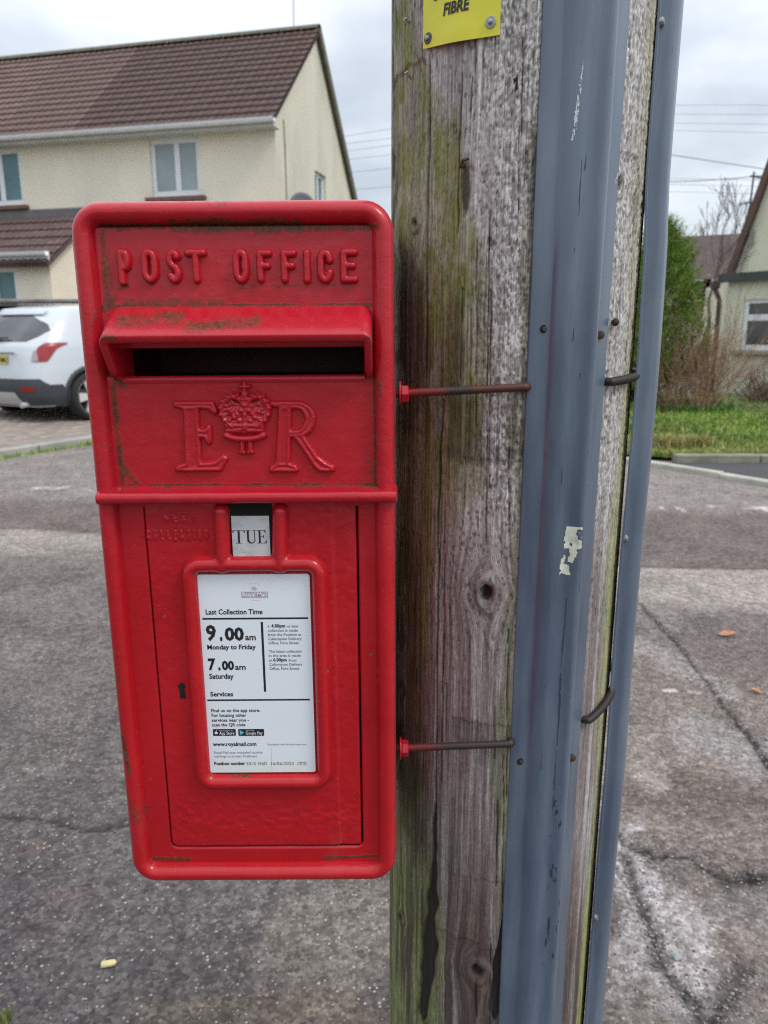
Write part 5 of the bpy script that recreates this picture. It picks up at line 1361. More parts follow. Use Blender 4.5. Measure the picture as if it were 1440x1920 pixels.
HC = at(524, 222, 15.15); GZ = .58                       # top of the front wall at the gable corner
HO = np.array([HC[0], HC[1], 0.0])
def hp(a, b, z): return HO + A_ * a + B_ * b + Zv * z     # a: along the front to the left, b: back, z: height
def hhit(px, py, b=0.0):
    p = on_plane(px, py, hp(0, b, 0), B_); d = p - HO; return float(np.dot(d, A_)), p[2]
OV = .30; EV = at(520, 226, 14.86)[2]
ap = on_plane(600, 52, HO, A_); RB = float(np.dot(ap - HO, B_)); RZ = ap[2] - .05; HO = HO + A_ * .10; RS = (RZ - EV) / (RB + OV); EZ = EV + RS * OV
house = thing('house', 'cream rendered semi-detached house with a brown tiled roof behind the red post box', 'house', tuple(HO + Zv * GZ))
HI = Matrix.Translation(-Vector(house.location))
def hdone(mb, name, mat, parent=None, smooth=False, **k):
    """built in place, then hung under the house"""
    if mb is not None:
        o = mb.done(name, mat, None, smooth, **k)
    o.parent = parent or house; o.matrix_parent_inverse = Matrix.Translation(-Vector(house.location))
    return o
LEN = 15.5; BK = RB + 2.6; RS2 = RS * 1.24; EZB = RZ - (BK - RB) * RS2
# windows of the front, measured on the wall
def wrect(px0, py0, px1, py1, b=0.0):
    a0, z1 = hhit(px0, py0, b); a1, z0 = hhit(px1, py1, b); return min(a0, a1), max(a0, a1), min(z0, z1), max(z0, z1)
W2r = wrect(279, 262, 377, 366); W1r = wrect(-58, 284, 46, 384)
W1r = (W1r[0], W1r[0] + (W2r[1] - W2r[0]), *W1r[2:])
def wallstrip(mb, a0, a1, z0, z1, holes, b, th=.1):
    xs = sorted({a0, a1, *[h[0] for h in holes], *[h[1] for h in holes]}); zs = sorted({z0, z1, *[h[2] for h in holes], *[h[3] for h in holes]})
    for x0, x1 in zip(xs, xs[1:]):
        for y0, y1 in zip(zs, zs[1:]):
            cx, cy = (x0 + x1) / 2, (y0 + y1) / 2
            if any(h[0] < cx < h[1] and h[2] < cy < h[3] for h in holes): continue
            mb.add([hp(x0, b, y0), hp(x1, b, y0), hp(x1, b, y1), hp(x0, b, y1)], [(0, 1, 2, 3)])
    for h in holes:      # reveals
        for (p, q) in (((h[0], h[2]), (h[1], h[2])), ((h[1], h[2]), (h[1], h[3])), ((h[1], h[3]), (h[0], h[3])), ((h[0], h[3]), (h[0], h[2]))):
            mb.add([hp(p[0], b, p[1]), hp(q[0], b, q[1]), hp(q[0], b + th, q[1]), hp(p[0], b + th, p[1])], [(0, 1, 2, 3)])
    return mb
extra = [(W1r[0] + 4.4, W1r[1] + 4.4, W1r[2], W1r[3])]
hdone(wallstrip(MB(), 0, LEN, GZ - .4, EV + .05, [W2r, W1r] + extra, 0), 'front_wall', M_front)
def window(r, b, mats, split=.5, parent=None, name='window', fw=.085):
    a0, a1, z0, z1 = r; th = .07
    fr = MB(); bc = b + th
    def bar(x0, x1, y0, y1, d=.05): fr.box(hp((x0 + x1) / 2, bc, (y0 + y1) / 2), (x1 - x0, d, y1 - y0), [A_, B_, Zv], .006)
    bar(a0, a1, z1 - fw, z1); bar(a0, a1, z0, z0 + fw * 1.25); bar(a0, a0 + fw, z0 + fw * 1.25, z1 - fw); bar(a1 - fw, a1, z0 + fw * 1.25, z1 - fw)
    ms = a0 + (a1 - a0) * split; bar(ms - fw * .65, ms + fw * .65, z0 + fw * 1.25, z1 - fw)
    w = hdone(fr, name, M_upvc)
    for i, (x0, x1) in enumerate(((a0 + fw, ms - fw * .65), (ms + fw * .65, a1 - fw))):
        p = MB().box(hp((x0 + x1) / 2, bc + .012, (z0 + z1) / 2), (x1 - x0 + .01, .012, z1 - z0 - .12), [A_, B_, Zv]).done('pane', mats[i % len(mats)], None)
        p.parent = w; p.matrix_parent_inverse = (Matrix.Translation(Vector(house.location)) @ Matrix.Identity(4)).inverted() @ Matrix.Identity(4)
        p.matrix_parent_inverse = (Matrix.Translation(Vector(house.location)) @ w.matrix_parent_inverse).inverted()
    return w
window(W2r, 0, [M_blind, M_blind], .47); window(W1r, 0, [M_blindt, M_blindt], .5); window(extra[0], 0, [M_blindt, M_blind])
for r in (W2r, W1r, extra[0]):
    s_ = MB().box(hp((r[0] + r[1]) / 2, -.035, r[2] - .055), (r[1] - r[0] + .22, .17, .085), [A_, B_, Zv], .012); hdone(s_, 'sill', M_sill)
# gable wall with its window (recessed)
gw0 = on_plane(590, 318, HO, A_); gw1 = on_plane(611, 372, HO, A_)
def gb(p): return float(np.dot(p - HO, B_))
g_b0, g_b1 = gb(gw0), gb(gw1); g_z1 = gw0[2]; g_z0 = g_z1 - 1.05
def gable():
    mb = MB(); prof = [(0, EZ), (RB, RZ - .02), (BK, EZB)]
    def top(b): return np.interp(b, [0, RB, BK], [EZ, RZ - .02, EZB])
    bs = sorted([0, g_b0, g_b1, RB, BK])
    for b0, b1 in zip(bs, bs[1:]):
        if b0 >= g_b0 - 1e-6 and b1 <= g_b1 + 1e-6:
            mb.add([hp(0, b0, GZ - .4), hp(0, b1, GZ - .4), hp(0, b1, g_z0), hp(0, b0, g_z0)], [(0, 1, 2, 3)]); mb.add([hp(0, b0, g_z1), hp(0, b1, g_z1), hp(0, b1, top(b1)), hp(0, b0, top(b0))], [(0, 1, 2, 3)])
        else: mb.add([hp(0, b0, GZ - .4), hp(0, b1, GZ - .4), hp(0, b1, top(b1)), hp(0, b0, top(b0))], [(0, 1, 2, 3)])
    for p, q in (((g_b0, g_z0), (g_b1, g_z0)), ((g_b1, g_z0), (g_b1, g_z1)), ((g_b1, g_z1), (g_b0, g_z1)), ((g_b0, g_z1), (g_b0, g_z0))):
        mb.add([hp(0, *p), hp(0, *q), hp(.12, *q), hp(.12, *p)], [(0, 1, 2, 3)])
    return mb
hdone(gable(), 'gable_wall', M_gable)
fr = MB(); bm_ = (g_b0 + g_b1) / 2; zm_ = (g_z0 + g_z1) / 2
for c, d in (((.09, bm_, g_z1 - .035), (.05, g_b1 - g_b0, .07)), ((.09, bm_, g_z0 + .035), (.05, g_b1 - g_b0, .07)), ((.09, g_b0 + .035, zm_), (.05, .07, g_z1 - g_z0 - .142)), ((.09, g_b1 - .035, zm_), (.05, .07, g_z1 - g_z0 - .142)), ((.088, bm_, zm_), (.045, .06, g_z1 - g_z0 - .142))):
    fr.box(hp(*c), d, [A_, B_, Zv])
hdone(fr, 'window', M_upvc); hdone(MB().box(hp(.10, bm_, zm_), (.01, g_b1 - g_b0 - .1, g_z1 - g_z0 - .1), [A_, B_, Zv]), 'pane', M_blindt)
# rear and far walls
hdone(MB().add([hp(0, BK, GZ - .4), hp(LEN, BK, GZ - .4), hp(LEN, BK, EZB), hp(0, BK, EZB)], [(0, 1, 2, 3)]).add([hp(LEN, 0, GZ - .4), hp(LEN, BK, GZ - .4), hp(LEN, BK, EZB), hp(LEN, RB, RZ - .02), hp(LEN, 0, EZ)], [(0, 1, 2, 3, 4)]), 'rear_wall', M_front)
# roof: boards under the tiles, verge, ridge, gutter
SL = math.hypot(RB + OV, RS * (RB + OV)); cd = (RB + OV) / SL; sd_ = RS * (RB + OV) / SL
dn = -B_ * cd - Zv * sd_; nrm = -B_ * sd_ + Zv * cd          # down the slope, outward
RT = hp(0, RB, RZ + .02)
def rp(a, s, h=0.0): return RT + A_ * a + dn * s + nrm * h
rb = MB().add([rp(-.10, 0, .0), rp(LEN, 0, .0), rp(LEN, SL, .0), rp(-.10, SL, .0), rp(-.10, 0, -.05), rp(LEN, 0, -.05), rp(LEN, SL, -.05), rp(-.10, SL, -.05)], [(0, 1, 2, 3), (7, 6, 5, 4), (0, 3, 7, 4), (3, 2, 6, 7), (1, 0, 4, 5), (2, 1, 5, 6)])
hdone(rb, 'roof_deck', simple('roof_felt', (.03, .025, .025), .9))
l2 = math.hypot(1, RS2); cd2, sd2_ = 1 / l2, RS2 / l2; dn2 = B_ * cd2 - Zv * sd2_; nrm2 = B_ * sd2_ + Zv * cd2; SB = (BK + .25 - RB) / cd2
def rp2(a, s, h=0.0): return RT + A_ * a + dn2 * s + nrm2 * h
q = MB().add([rp2(-.10, 0, .05), rp2(LEN, 0, .05), rp2(LEN, SB, .05), rp2(-.10, SB, .05), rp2(-.10, 0, -.08), rp2(LEN, 0, -.08), rp2(LEN, SB, -.08), rp2(-.10, SB, -.08)], [(0, 1, 2, 3), (7, 6, 5, 4), (0, 3, 7, 4), (3, 2, 6, 7), (1, 0, 4, 5), (2, 1, 5, 6)])
hdone(q, 'rear_roof', M_tile)
# verge boards
for f_, S_ in ((rp, SL), (rp2, SB)):
    if f_ is rp:
        v = [f_(-.095, 0, .0), f_(-.095, S_, .0), f_(-.095, S_, -.05), f_(-.095, 0, -.05), f_(-.06, 0, .0), f_(-.06, S_, .0), f_(-.06, S_, -.05), f_(-.06, 0, -.05)]
        hdone(MB().add(v, [(0, 1, 2, 3), (7, 6, 5, 4), (0, 4, 5, 1), (1, 5, 6, 2), (2, 6, 7, 3), (3, 7, 4, 0)]), 'verge_trim', simple('verge_mortar', (.14, .135, .10), .9, .25, 8)); continue
    v = [f_(-.115, 0, .06), f_(-.115, S_, .06), f_(-.115, S_, -.10), f_(-.115, 0, -.10), f_(-.06, 0, .06), f_(-.06, S_, .06), f_(-.06, S_, -.10), f_(-.06, 0, -.10)]
    hdone(MB().add(v, [(0, 1, 2, 3), (7, 6, 5, 4), (0, 4, 5, 1), (1, 5, 6, 2), (2, 6, 7, 3), (3, 7, 4, 0)]), 'verge_trim', simple('verge_mortar', (.14, .135, .10), .9, .25, 8))
# tiles: double-roll interlocking, thick lower edge; every one separate
NR = 15; gauge = SL / NR; TW = .30; PARTY = hhit(160, 240)[0]
def tile_mesh(mat):
    xs = np.linspace(0, TW, 9); hs = .017 * np.abs(np.sin(np.pi * (xs / TW) * 2)) ** 1.3
    V = []; 
    for s_, up in ((-.03, .006), (gauge * .5, .026), (gauge + .012, .042)):
        for x, h in zip(xs, hs): V.append((x, s_, up + h))
    for x, h in zip(xs, hs): V.append((x, gauge + .012, .004 + h * .6))
    Fc = gridfaces(4, 9)
    return new_mesh('roof_tile', V, Fc, mat, False)
TM = {k: tile_mesh(m_) for k, m_ in (('d', M_tile), ('l', M_tileL), ('o', M_tileO))}
RM = Matrix((( A_[0], dn[0], nrm[0], 0), (A_[1], dn[1], nrm[1], 0), (A_[2], dn[2], nrm[2], 0), (0, 0, 0, 1)))
eul = RM.to_3x3().to_euler()
cnt = 0; rest = {'d': MB(), 'l': MB(), 'o': MB()}; rs = random.Random(3)
tl = [(c, r_) for c in range(int(LEN / TW)) for r_ in range(NR)]
rootloc = Vector(house.location)
for c, r_ in tl:
    a = -.10 + c * TW; s_ = r_ * gauge
    k = 'l' if a > PARTY else ('o' if (r_ < 1 and a < 5 and rs.random() < .8) or (a < .3 and r_ < 8 and rs.random() < .7) or rs.random() < .02 else 'd')
    p = rp(a, s_, rs.uniform(0, .006))
    if cnt < 300:
        o = put('roof_tile', TM[k], house); o.location = Vector(p) - rootloc; o.rotation_euler = (eul.x, eul.y, eul.z + rs.uniform(-.004, .004)); cnt += 1
    else:
        me = TM[k]; vs_ = [p + A_ * v.co.x + dn * v.co.y + nrm * v.co.z for v in me.vertices]; rest[k].add(vs_, [tuple(f.vertices) for f in me.polygons])
for k, m_ in (('d', M_tile), ('l', M_tileL), ('o', M_tileO)):
    if rest[k].v: hdone(rest[k], 'roof_tiles', m_, kind='stuff')
# ridge tiles
rm = None
for c in range(int((LEN + .1) / .45)):
    a = -.10 + c * .45
    if rm is None:
        V = []; n = 9
        for x in (0, .445):
            for i in range(n): t = math.pi * i / (n - 1); V.append((x, .13 * math.cos(t), .10 * math.sin(t) - .02))
        rm = new_mesh('ridge_tile', V, gridfaces(2, n), simple('mossy_ridge', (.15, .14, .11), .9, .3, 5), False)
    o = put('ridge_tile', rm, house); o.location = Vector(hp(a, RB, RZ + .04)) - rootloc; o.rotation_euler = (0, 0, math.atan2(A_[1], A_[0]))
# soffit, fascia, gutter
fb = -OV + .02
hdone(MB().box(hp(LEN / 2 - .05, (fb) / 2, EV - .07), (LEN + .1, abs(fb), .03), [A_, B_, Zv]), 'soffit', M_soff)
hdone(MB().box(hp(LEN / 2 - .05, fb, EV - .02), (LEN + .1, .022, .14), [A_, B_, Zv]), 'fascia', M_soff)
def gutter(a0, a1, b, z, r=.062, parent=None, name='gutter'):
    prof = [(r * math.cos(t), r * math.sin(t)) for t in np.linspace(math.pi, 2 * math.pi, 10)]; prof = [(-r - .006, .014)] + prof + [(r + .006, .014)]
    inn = [(x * .9, y * .9 + .004) for x, y in prof][::-1]; P = prof + inn; n = len(P)
    V = [hp(a, b + x, z + y) for a in (a0, a1) for x, y in P]
    f = [tuple(q) for q in gridfaces(2, n, wrap=True)] + [tuple(range(n))[::-1], tuple(range(n, 2 * n))]
    return hdone(MB().add(V, f), name, M_upvc, parent, True)
gutter(-.14, LEN, fb - .085, EV + .03)
for a in (6.9,): hdone(MB().box(hp(a, fb - .085, EV - .01), (.07, .14, .12), [A_, B_, Zv], .02), 'gutter_joint', M_upvc)
# cable down the corner of the gable
cb = on_plane(534, 300, HO, A_); cb_b = gb(cb)
hdone(MB().tube([hp(-.012, cb_b - .03, EZ - .05), hp(-.014, cb_b, EZ - .5), hp(-.012, cb_b + .015, EZ - 1.2), hp(-.014, cb_b + .01, GZ)], .011, 6), 'wall_cable', simple('stained_cable', (.24, .22, .16), .8))
# ---- single-storey lean-to in front
LB = 1.35
la, lz = hhit(97, 478, -LB)                    # right end of its gutter
la2, lz2 = hhit(136, 441, -.0)
top_z = hhit(60, 407, 0)[1]
le = la + .05
lw = MB(); zt0 = lz - .03
dr = None
D0 = wrect(3, 503, 37, 575, -LB); D0 = (D0[0], D0[0] + 1.5, GZ + .1, D0[3])
wallstrip(lw, le + .02, LEN, GZ - .4, zt0, [D0], -LB)
slope = (top_z - lz) / LB
lw.add([hp(le + .02, -LB, GZ - .4), hp(le + .02, 0, GZ - .4), hp(le + .02, 0, top_z - .06), hp(le + .02, -LB, zt0)], [(0, 1, 2, 3)])
hdone(lw, 'lean_to_wall', M_front)
fr = MB(); bc = -LB + .06; a0, a1, z0, z1 = D0
for c, d in (((a0 + .04, bc, (z0 + z1) / 2), (.08, .05, z1 - z0)), ((a0 + .62, bc, (z0 + z1) / 2), (.30, .06, z1 - z0)), ((a1 - .04, bc, (z0 + z1) / 2), (.08, .05, z1 - z0)), (((a0 + a1) / 2, bc, z1 - .035), (a1 - a0 - .162, .045, .07))):
    fr.box(hp(*c), d, [A_, B_, Zv])
hdone(fr, 'door_frame', M_upvc); hdone(MB().box(hp((a0 + a1) / 2, bc + .02, (z0 + z1) / 2), (a1 - a0 - .06, .012, z1 - z0 - .04), [A_, B_, Zv]), 'door_glazing', M_blindt)
LSL = math.hypot(LB + .25, slope * (LB + .25)); c2 = (LB + .25) / LSL; s2 = slope * (LB + .25) / LSL; ldn = -B_ * c2 - Zv * s2; lnm = -B_ * s2 + Zv * c2; LT = hp(0, 0, top_z)
def lp(a, s_, h=0): return LT + A_ * a + ldn * s_ + lnm * h
le2 = le - .12
hdone(MB().add([lp(le2, 0, 0), lp(LEN, 0, 0), lp(LEN, LSL, 0), lp(le2, LSL, 0), lp(le2, 0, -.07), lp(LEN, 0, -.07), lp(LEN, LSL, -.07), lp(le2, LSL, -.07)], [(0, 1, 2, 3), (7, 6, 5, 4), (0, 3, 7, 4), (3, 2, 6, 7)]), 'lean_to_roof', M_tile)
g2_ = LSL / 6; tm = tile_mesh(M_tile)
lr = MB()
leul = Matrix(((A_[0], ldn[0], lnm[0]), (A_[1], ldn[1], lnm[1]), (A_[2], ldn[2], lnm[2]))).to_euler()
for c in range(int((LEN - le2) / TW)):
    for r_ in range(6):
        p = lp(le2 + c * TW, r_ * g2_, 0)
        vs_ = [p + A_ * v.co.x + ldn * (v.co.y * g2_ / gauge) + lnm * v.co.z for v in tm.vertices]; lr.add(vs_, [tuple(f.vertices) for f in tm.polygons])
hdone(lr, 'lean_to_tiles', M_tile, kind='stuff')
hdone(MB().box(hp((LEN + le2) / 2, -.03, top_z + .06), (LEN - le2, .05, .15), [A_, B_, Zv]), 'flashing', simple('lead_flashing', (.13, .13, .14), .6))
hdone(MB().box(hp((LEN + le2) / 2, -LB - .18, lz - .03), (LEN - le2, .03, .16), [A_, B_, Zv]), 'fascia', M_upvc); gutter(le2 - .03, LEN, -LB - .27, lz + .02)
hdone(MB().box(hp((LEN + le2) / 2, -LB - .09, lz - .10), (LEN - le2, .17, .02), [A_, B_, Zv]), 'soffit', simple('brown_soffit', (.20, .16, .12), .7))

# satellite dish on the gable, ridge aerial
dp = on_plane(538, 390, HO, A_); 
dish = thing('satellite_dish', 'dark grey satellite dish on the gable wall of the cream house', 'satellite dish', tuple(dp))
V = []; Fc = []; nr_, nc_ = 6, 24; fwd = np.array([.35, -.90, .28]); fwd /= np.linalg.norm(fwd); sx = np.cross(fwd, Zv); sx /= np.linalg.norm(sx); sy = np.cross(sx, fwd)
cd_ = np.array([.32, -.10, .0])
for i in range(nr_ + 1):
    for k in range(nc_): t = 2 * math.pi * k / nc_; r_ = .26 * i / nr_; V.append(cd_ + sx * r_ * math.cos(t) + sy * r_ * 1.08 * math.sin(t) + fwd * (r_ * r_ * .55))
o = obj('dish', V, [tuple(q) for q in gridfaces(nr_ + 1, nc_, wrap=True)], simple('dish_grey', (.085, .095, .11), .5), dish); o.modifiers.new('s', 'SOLIDIFY').thickness = .012
MB().tube([cd_ - fwd * .02, cd_ * .5 + (0, 0, -.12), (0, 0, -.15)], .022, 8).tube([cd_ - sy * .32 + fwd * .06, cd_ + fwd * .36 - sy * .12], .012, 6).done('arm', simple('arm_grey', (.10, .10, .11), .5), dish)
MB().box(tuple(cd_ + fwd * .38 - sy * .10), (.05, .09, .07), None, .01).done('receiver', simple('receiver_grey', (.25, .25, .26), .5), dish)
ar = on_plane(551, 62, hp(0, RB, 0), B_)
arl = thing('roof_aerial', 'thin upright pole aerial on the ridge of the cream house', 'aerial', tuple(ar - (0, 0, .1)))
MB().tube([(0, 0, 0), (.01, 0, .8), (.03, 0, 2.4)], .013, 6).done('mast', simple('mast_grey', (.42, .42, .42), .5), arl)
MB().box((.03, 0, 2.3), (.9, .02, .02)).box((.03, 0, 2.3), (.02, .5, .02)).done('cross_bars', simple('mast_grey2', (.42, .42, .42), .5), arl)

# low wall in front of the house, behind the car
gw = thing('garden_wall', 'low weathered stone wall with a dark coping in front of the cream house', 'wall', tuple(hp(4, -2.6, GZ)))
q0_ = at(-60, 564, 13.6); q1_ = at(150, 566, 13.6)
gx = -Vector(gw.location)
rr2 = random.Random(8)
for i in range(16):
    w = .42; p = q0_ + (q1_ - q0_) * ((i + .5) / 16 * 1.35)
    for j in range(3):
        h_ = .26; MB().box(np.array(gx) + p + np.array([.2 * (j % 2), 0, -.13 - .27 * j - .05]), (w - .012, .24, h_ - .012), None, .03).done('wall_stone', [M_conc, M_concd][rr2.random() < .5], gw)
MB().box(np.array(gx) + (q0_ + q1_) / 2 + np.array([.35, 0, .0]), (3.6, .32, .07), None, .02).done('coping', simple('slate_coping', (.17, .165, .155), .8, .35, 4), gw)

# ================================================================== THE BUNGALOW ON THE RIGHT
BO = at(1346, 740, 16.5); BO = np.array([BO[0], BO[1], 0.]); AR = np.array([.574, -.819, 0]); BN = np.array([.819, .574, 0])    # along the front, and inwards
def q3p(a, b, z): return BO + AR * a + BN * b + Zv * z
bung = thing('bungalow', 'cream rendered bungalow with a flat roofed extension and white framed window beyond the grass', 'house', tuple(BO))
BI = Matrix.Translation(-Vector(bung.location))
def bdone(mb, name, mat, smooth=False, parent=None, **k):
    o = mb.done(name, mat, None, smooth, **k); o.parent = parent or bung; o.matrix_parent_inverse = BI if parent is None else (Matrix.Translation(Vector(bung.location)) @ parent.matrix_parent_inverse).inverted(); return o
def bhit(px, py, b=0.0): p = on_plane(px, py, q3p(0, b, 0), BN); d = p - BO; return float(np.dot(d, AR)), p[2]
M_bw = render_wall('pale_cream_render', (.66, .66, .52), (.50, .50, .40))
TZ = bhit(1346, 526)[1]
wa0, wz1 = bhit(1396, 562); wz0 = bhit(1396, 656)[1]; wr = (wa0, wa0 + 1.9, wz0, wz1)
def wstrip2(a0, a1, z0, z1, holes, b, th=.1):
    mb = MB(); xs = sorted({a0, a1, *[h[0] for h in holes], *[h[1] for h in holes]}); zs = sorted({z0, z1, *[h[2] for h in holes], *[h[3] for h in holes]})
    for x0, x1 in zip(xs, xs[1:]):
        for y0, y1 in zip(zs, zs[1:]):
            if any(h[0] < (x0 + x1) / 2 < h[1] and h[2] < (y0 + y1) / 2 < h[3] for h in holes): continue
            mb.add([q3p(x0, b, y0), q3p(x1, b, y0), q3p(x1, b, y1), q3p(x0, b, y1)], [(0, 1, 2, 3)])
    for h in holes:
        for p, q in (((h[0], h[2]), (h[1], h[2])), ((h[1], h[2]), (h[1], h[3])), ((h[1], h[3]), (h[0], h[3])), ((h[0], h[3]), (h[0], h[2]))):
            mb.add([q3p(p[0], b, p[1]), q3p(q[0], b, q[1]), q3p(q[0], b + th, q[1]), q3p(p[0], b + th, p[1])], [(0, 1, 2, 3)])
    return mb
w_ = wstrip2(0, 7, 0, TZ, [wr], 0); w_.add([BO, BO + B_ * 3, BO + B_ * 3 + Zv * TZ, BO + Zv * TZ], [(0, 1, 2, 3)]); bdone(w_, 'extension_wall', M_bw)
fr = MB(); a0, a1, z0, z1 = wr; mz = z0 + (z1 - z0) * .64
for c, d in (((a0 + .045, .06, (z0 + z1) / 2), (.09, .06, z1 - z0)), ((a1 - .045, .06, (z0 + z1) / 2), (.09, .06, z1 - z0)), (((a0 + a1) / 2, .06, z1 - .04), (a1 - a0 - .184, .055, .08)), (((a0 + a1) / 2, .06, z0 + .05), (a1 - a0 - .184, .055, .10)),
             (((a0 + a1) / 2, .058, mz), (a1 - a0 - .184, .055, .13)), (((a0 + a1) / 2, .056, (z0 + z1) / 2), (.08, .05, z1 - z0 - .19))):
    fr.box(q3p(*c), d, [AR, BN, Zv], .008)
wb = bdone(fr, 'window', M_upvc)
for y0, y1 in ((z0 + .1, mz - .065), (mz + .065, z1 - .08)):
    bdone(MB().box(q3p((a0 + a1) / 2, .075, (y0 + y1) / 2), (a1 - a0 - .18, .012, y1 - y0), [AR, BN, Zv]), 'pane', M_glass, parent=wb)
bdone(MB().box(q3p((a0 + a1) / 2, -.03, z0 - .05), (a1 - a0 + .3, .18, .09), [AR, BN, Zv], .012), 'sill', simple('stone_sill', (.27, .26, .20), .9, .2))
# flat roof with dark fascia, left return overhanging, dark brown downpipe
M_dkf = simple('dark_grey_fascia', (.045, .055, .055), .5, .2, 3)
za = TZ; zb3 = za + .10
bdone(MB().box(q3p(3.4, -.10, za + .03), (7.2, .05, .17), [AR, BN, Zv]), 'fascia', M_dkf)
bdone(MB().box(q3p(3.42, .75, za + .10), (7.1, 1.7, .05), [AR, BN, Zv]), 'flat_roof', M_dkf)
bdone(MB().box(q3p(-.24, 1.5, za + .00), (.04, 1.5, .13), [AR, BN, Zv]).box(q3p(-.30, 1.5, za - .02), (.1, 1.5, .08), [AR, BN, Zv]), 'side_gutter', simple('black_gutter', (.02, .02, .022), .5))
dpz = q3p(-.28, .12, 0)
M_brp = simple('brown_downpipe', (.060, .028, .022), .55, .2)
bdone(MB().tube([BO + A_ * .27 + Zv * (za - .02), BO + A_ * .25 + Zv * (za - .22), BO + A_ * .16 - B_ * .02 + Zv * (za - .42), BO + A_ * .14 - B_ * .02 + Zv * .1], .05, 10).box(BO + A_ * .27 + Zv * (za - .10), (.18, .16, .16), [A_, B_, Zv], .02), 'downpipe', M_brp, True)
# main gable behind the extension
g0x, g0z = bhit(1375, 521, 1.5); g1x, g1z = bhit(1440, 346, 1.5); sl = (g1z - g0z) / (g1x - g0x)
apx = g1x + 2.2; apz = g1z + 2.2 * sl
bdone(MB().add([q3p(g0x - .4, 1.5, 0), q3p(apx * 2 - g0x + .4, 1.5, 0), q3p(apx * 2 - g0x, 1.5, g0z), q3p(apx, 1.5, apz), q3p(g0x, 1.5, g0z), q3p(g0x - .4, 1.5, g0z - .4 * sl)], [(0, 1, 2, 3, 4, 5)]), 'gable_wall', M_bw)
def slab(p0, p1, b0, b1, th):
    n = np.array([-(p1[1] - p0[1]), (p1[0] - p0[0])]); n = n / np.linalg.norm(n) * th; n = n if n[1] > 0 else -n
    q = [(p0[0], p0[1]), (p1[0], p1[1]), (p1[0] + n[0], p1[1] + n[1]), (p0[0] + n[0], p0[1] + n[1])]
    V = [q3p(x, b, z) for b in (b0, b1) for x, z in q]; return V, [(0, 1, 2, 3), (7, 6, 5, 4), (0, 4, 5, 1), (1, 5, 6, 2), (2, 6, 7, 3), (3, 7, 4, 0)]
bdone(MB().add(*slab((g0x - .6, g0z - .6 * sl), (apx, apz), 1.4, 9, .10)).add(*slab((apx, apz), (2 * apx - g0x + .6, g0z - .6 * sl), 1.4, 9, .10)), 'roof', tile_mat('bungalow_tile', (.10, .06, .05), (.16, .10, .085)))
bdone(MB().add(*slab((g0x - .64, g0z - .64 * sl - .02), (apx, apz - .02), 1.36, 1.395, .14)), 'bargeboard', simple('brown_bargeboard', (.105, .062, .046), .7))
# electricity bracket and cable on the gable
bx0, bz0 = bhit(1405, 450, 1.45)
bdone(MB().box(q3p(bx0 + .05, 1.44, bz0 + .05), (.06, .05, .34), [AR, BN, Zv]).tube([q3p(bx0, 1.44, bz0 - .1), q3p(bx0 - .1, 1.44, bz0 - .5), q3p(bx0 - .25, 1.44, bz0 - 1.3)], .015, 5), 'cable_bracket', simple('grey_bracket', (.22, .24, .22), .7))
# television aerial standing on the gable
ax0 = at(1405, 428, 19.6); aerial = thing('television_aerial', 'television aerial on a bent mast beside the bungalow gable', 'aerial', tuple(ax0))
tp = at(1414, 322, 19.6) - ax0; md = at(1405, 384, 19.6) - ax0; M_aer = simple('aerial_metal', (.055, .06, .06), .5)
MB().tube([(0.12, 0, -.25), (0, 0, 0), md * .6 + (-.04, 0, 0), md + (.02, 0, 0), tp], .022, 6).done('mast', M_aer, aerial)
def yagi(p, L, n, ang):
    d = np.array([math.cos(ang), math.sin(ang), -.06]); e = np.array([-math.sin(ang), math.cos(ang), 0]); mb = MB(); mb.tube([p - d * .1, p + d * L], .012, 5)
    for i in range(n): c = p + d * L * i / (n - 1); w = .11 - .004 * i; mb.tube([c - e * w - (0, 0, .02), c, c + e * w + (0, 0, .02)], .008, 4); mb.tube([c - (0, 0, w * .6), c + (0, 0, w * .6)], .007, 4)
    mb.done('antenna', M_aer, aerial)
yagi(tp - (0, 0, .1), .75, 9, .5); yagi(md + (.02, 0, .05), .45, 6, -.3); yagi(md + (.02, 0, .05), .22, 3, 2.6)

# ================================================================== HOUSE FAR BEHIND
f0, f1, f2, f3 = at(1286, 443, 27), at(1408, 437, 27), at(1420, 530, 24.5), at(1270, 530, 24.5)
cen = (f2 + f3) / 2; farh = thing('house', 'far house with a plum brown roof seen between the conifer and the bungalow', 'house', (cen[0], cen[1], 0))
FI = -np.array([cen[0], cen[1], 0])
mb = MB(); Lf = f0 + (f0 - f1) * .5; Rf = f1 + (f1 - f0) * .6; R2 = f2 + (f2 - f3) * .6; L2 = f3 + (f3 - f2) * .5
th = np.array([0, 0, -.12]); back = np.array([0, 4.5, -2.2])
mb.add([p + FI for p in (Lf, Rf, R2, L2, Lf + th, Rf + th, R2 + th, L2 + th)], [(0, 1, 2, 3), (7, 6, 5, 4), (0, 3, 7, 4), (1, 5, 6, 2), (2, 6, 7, 3)]); mb.add([p + FI for p in (Lf, Rf, Rf + back, Lf + back)], [(0, 1, 2, 3)])
mb.done('roof', tile_mat('far_roof_tile', (.080, .062, .058), (.125, .095, .088)), farh)
wb_ = [L2 + np.array([.1, .2, -.1]), R2 + np.array([-.1, .2, -.1])]; lowp = [np.array([p[0], p[1], 0.]) for p in wb_]
MB().add([p + FI for p in (wb_[0], wb_[1], lowp[1], lowp[0])] + [p + FI + (0, 6, 0) for p in (wb_[0], wb_[1], lowp[1], lowp[0])], [(0, 1, 2, 3), (7, 6, 5, 4), (0, 3, 7, 4), (1, 5, 6, 2)]).done('wall', M_bw, farh)
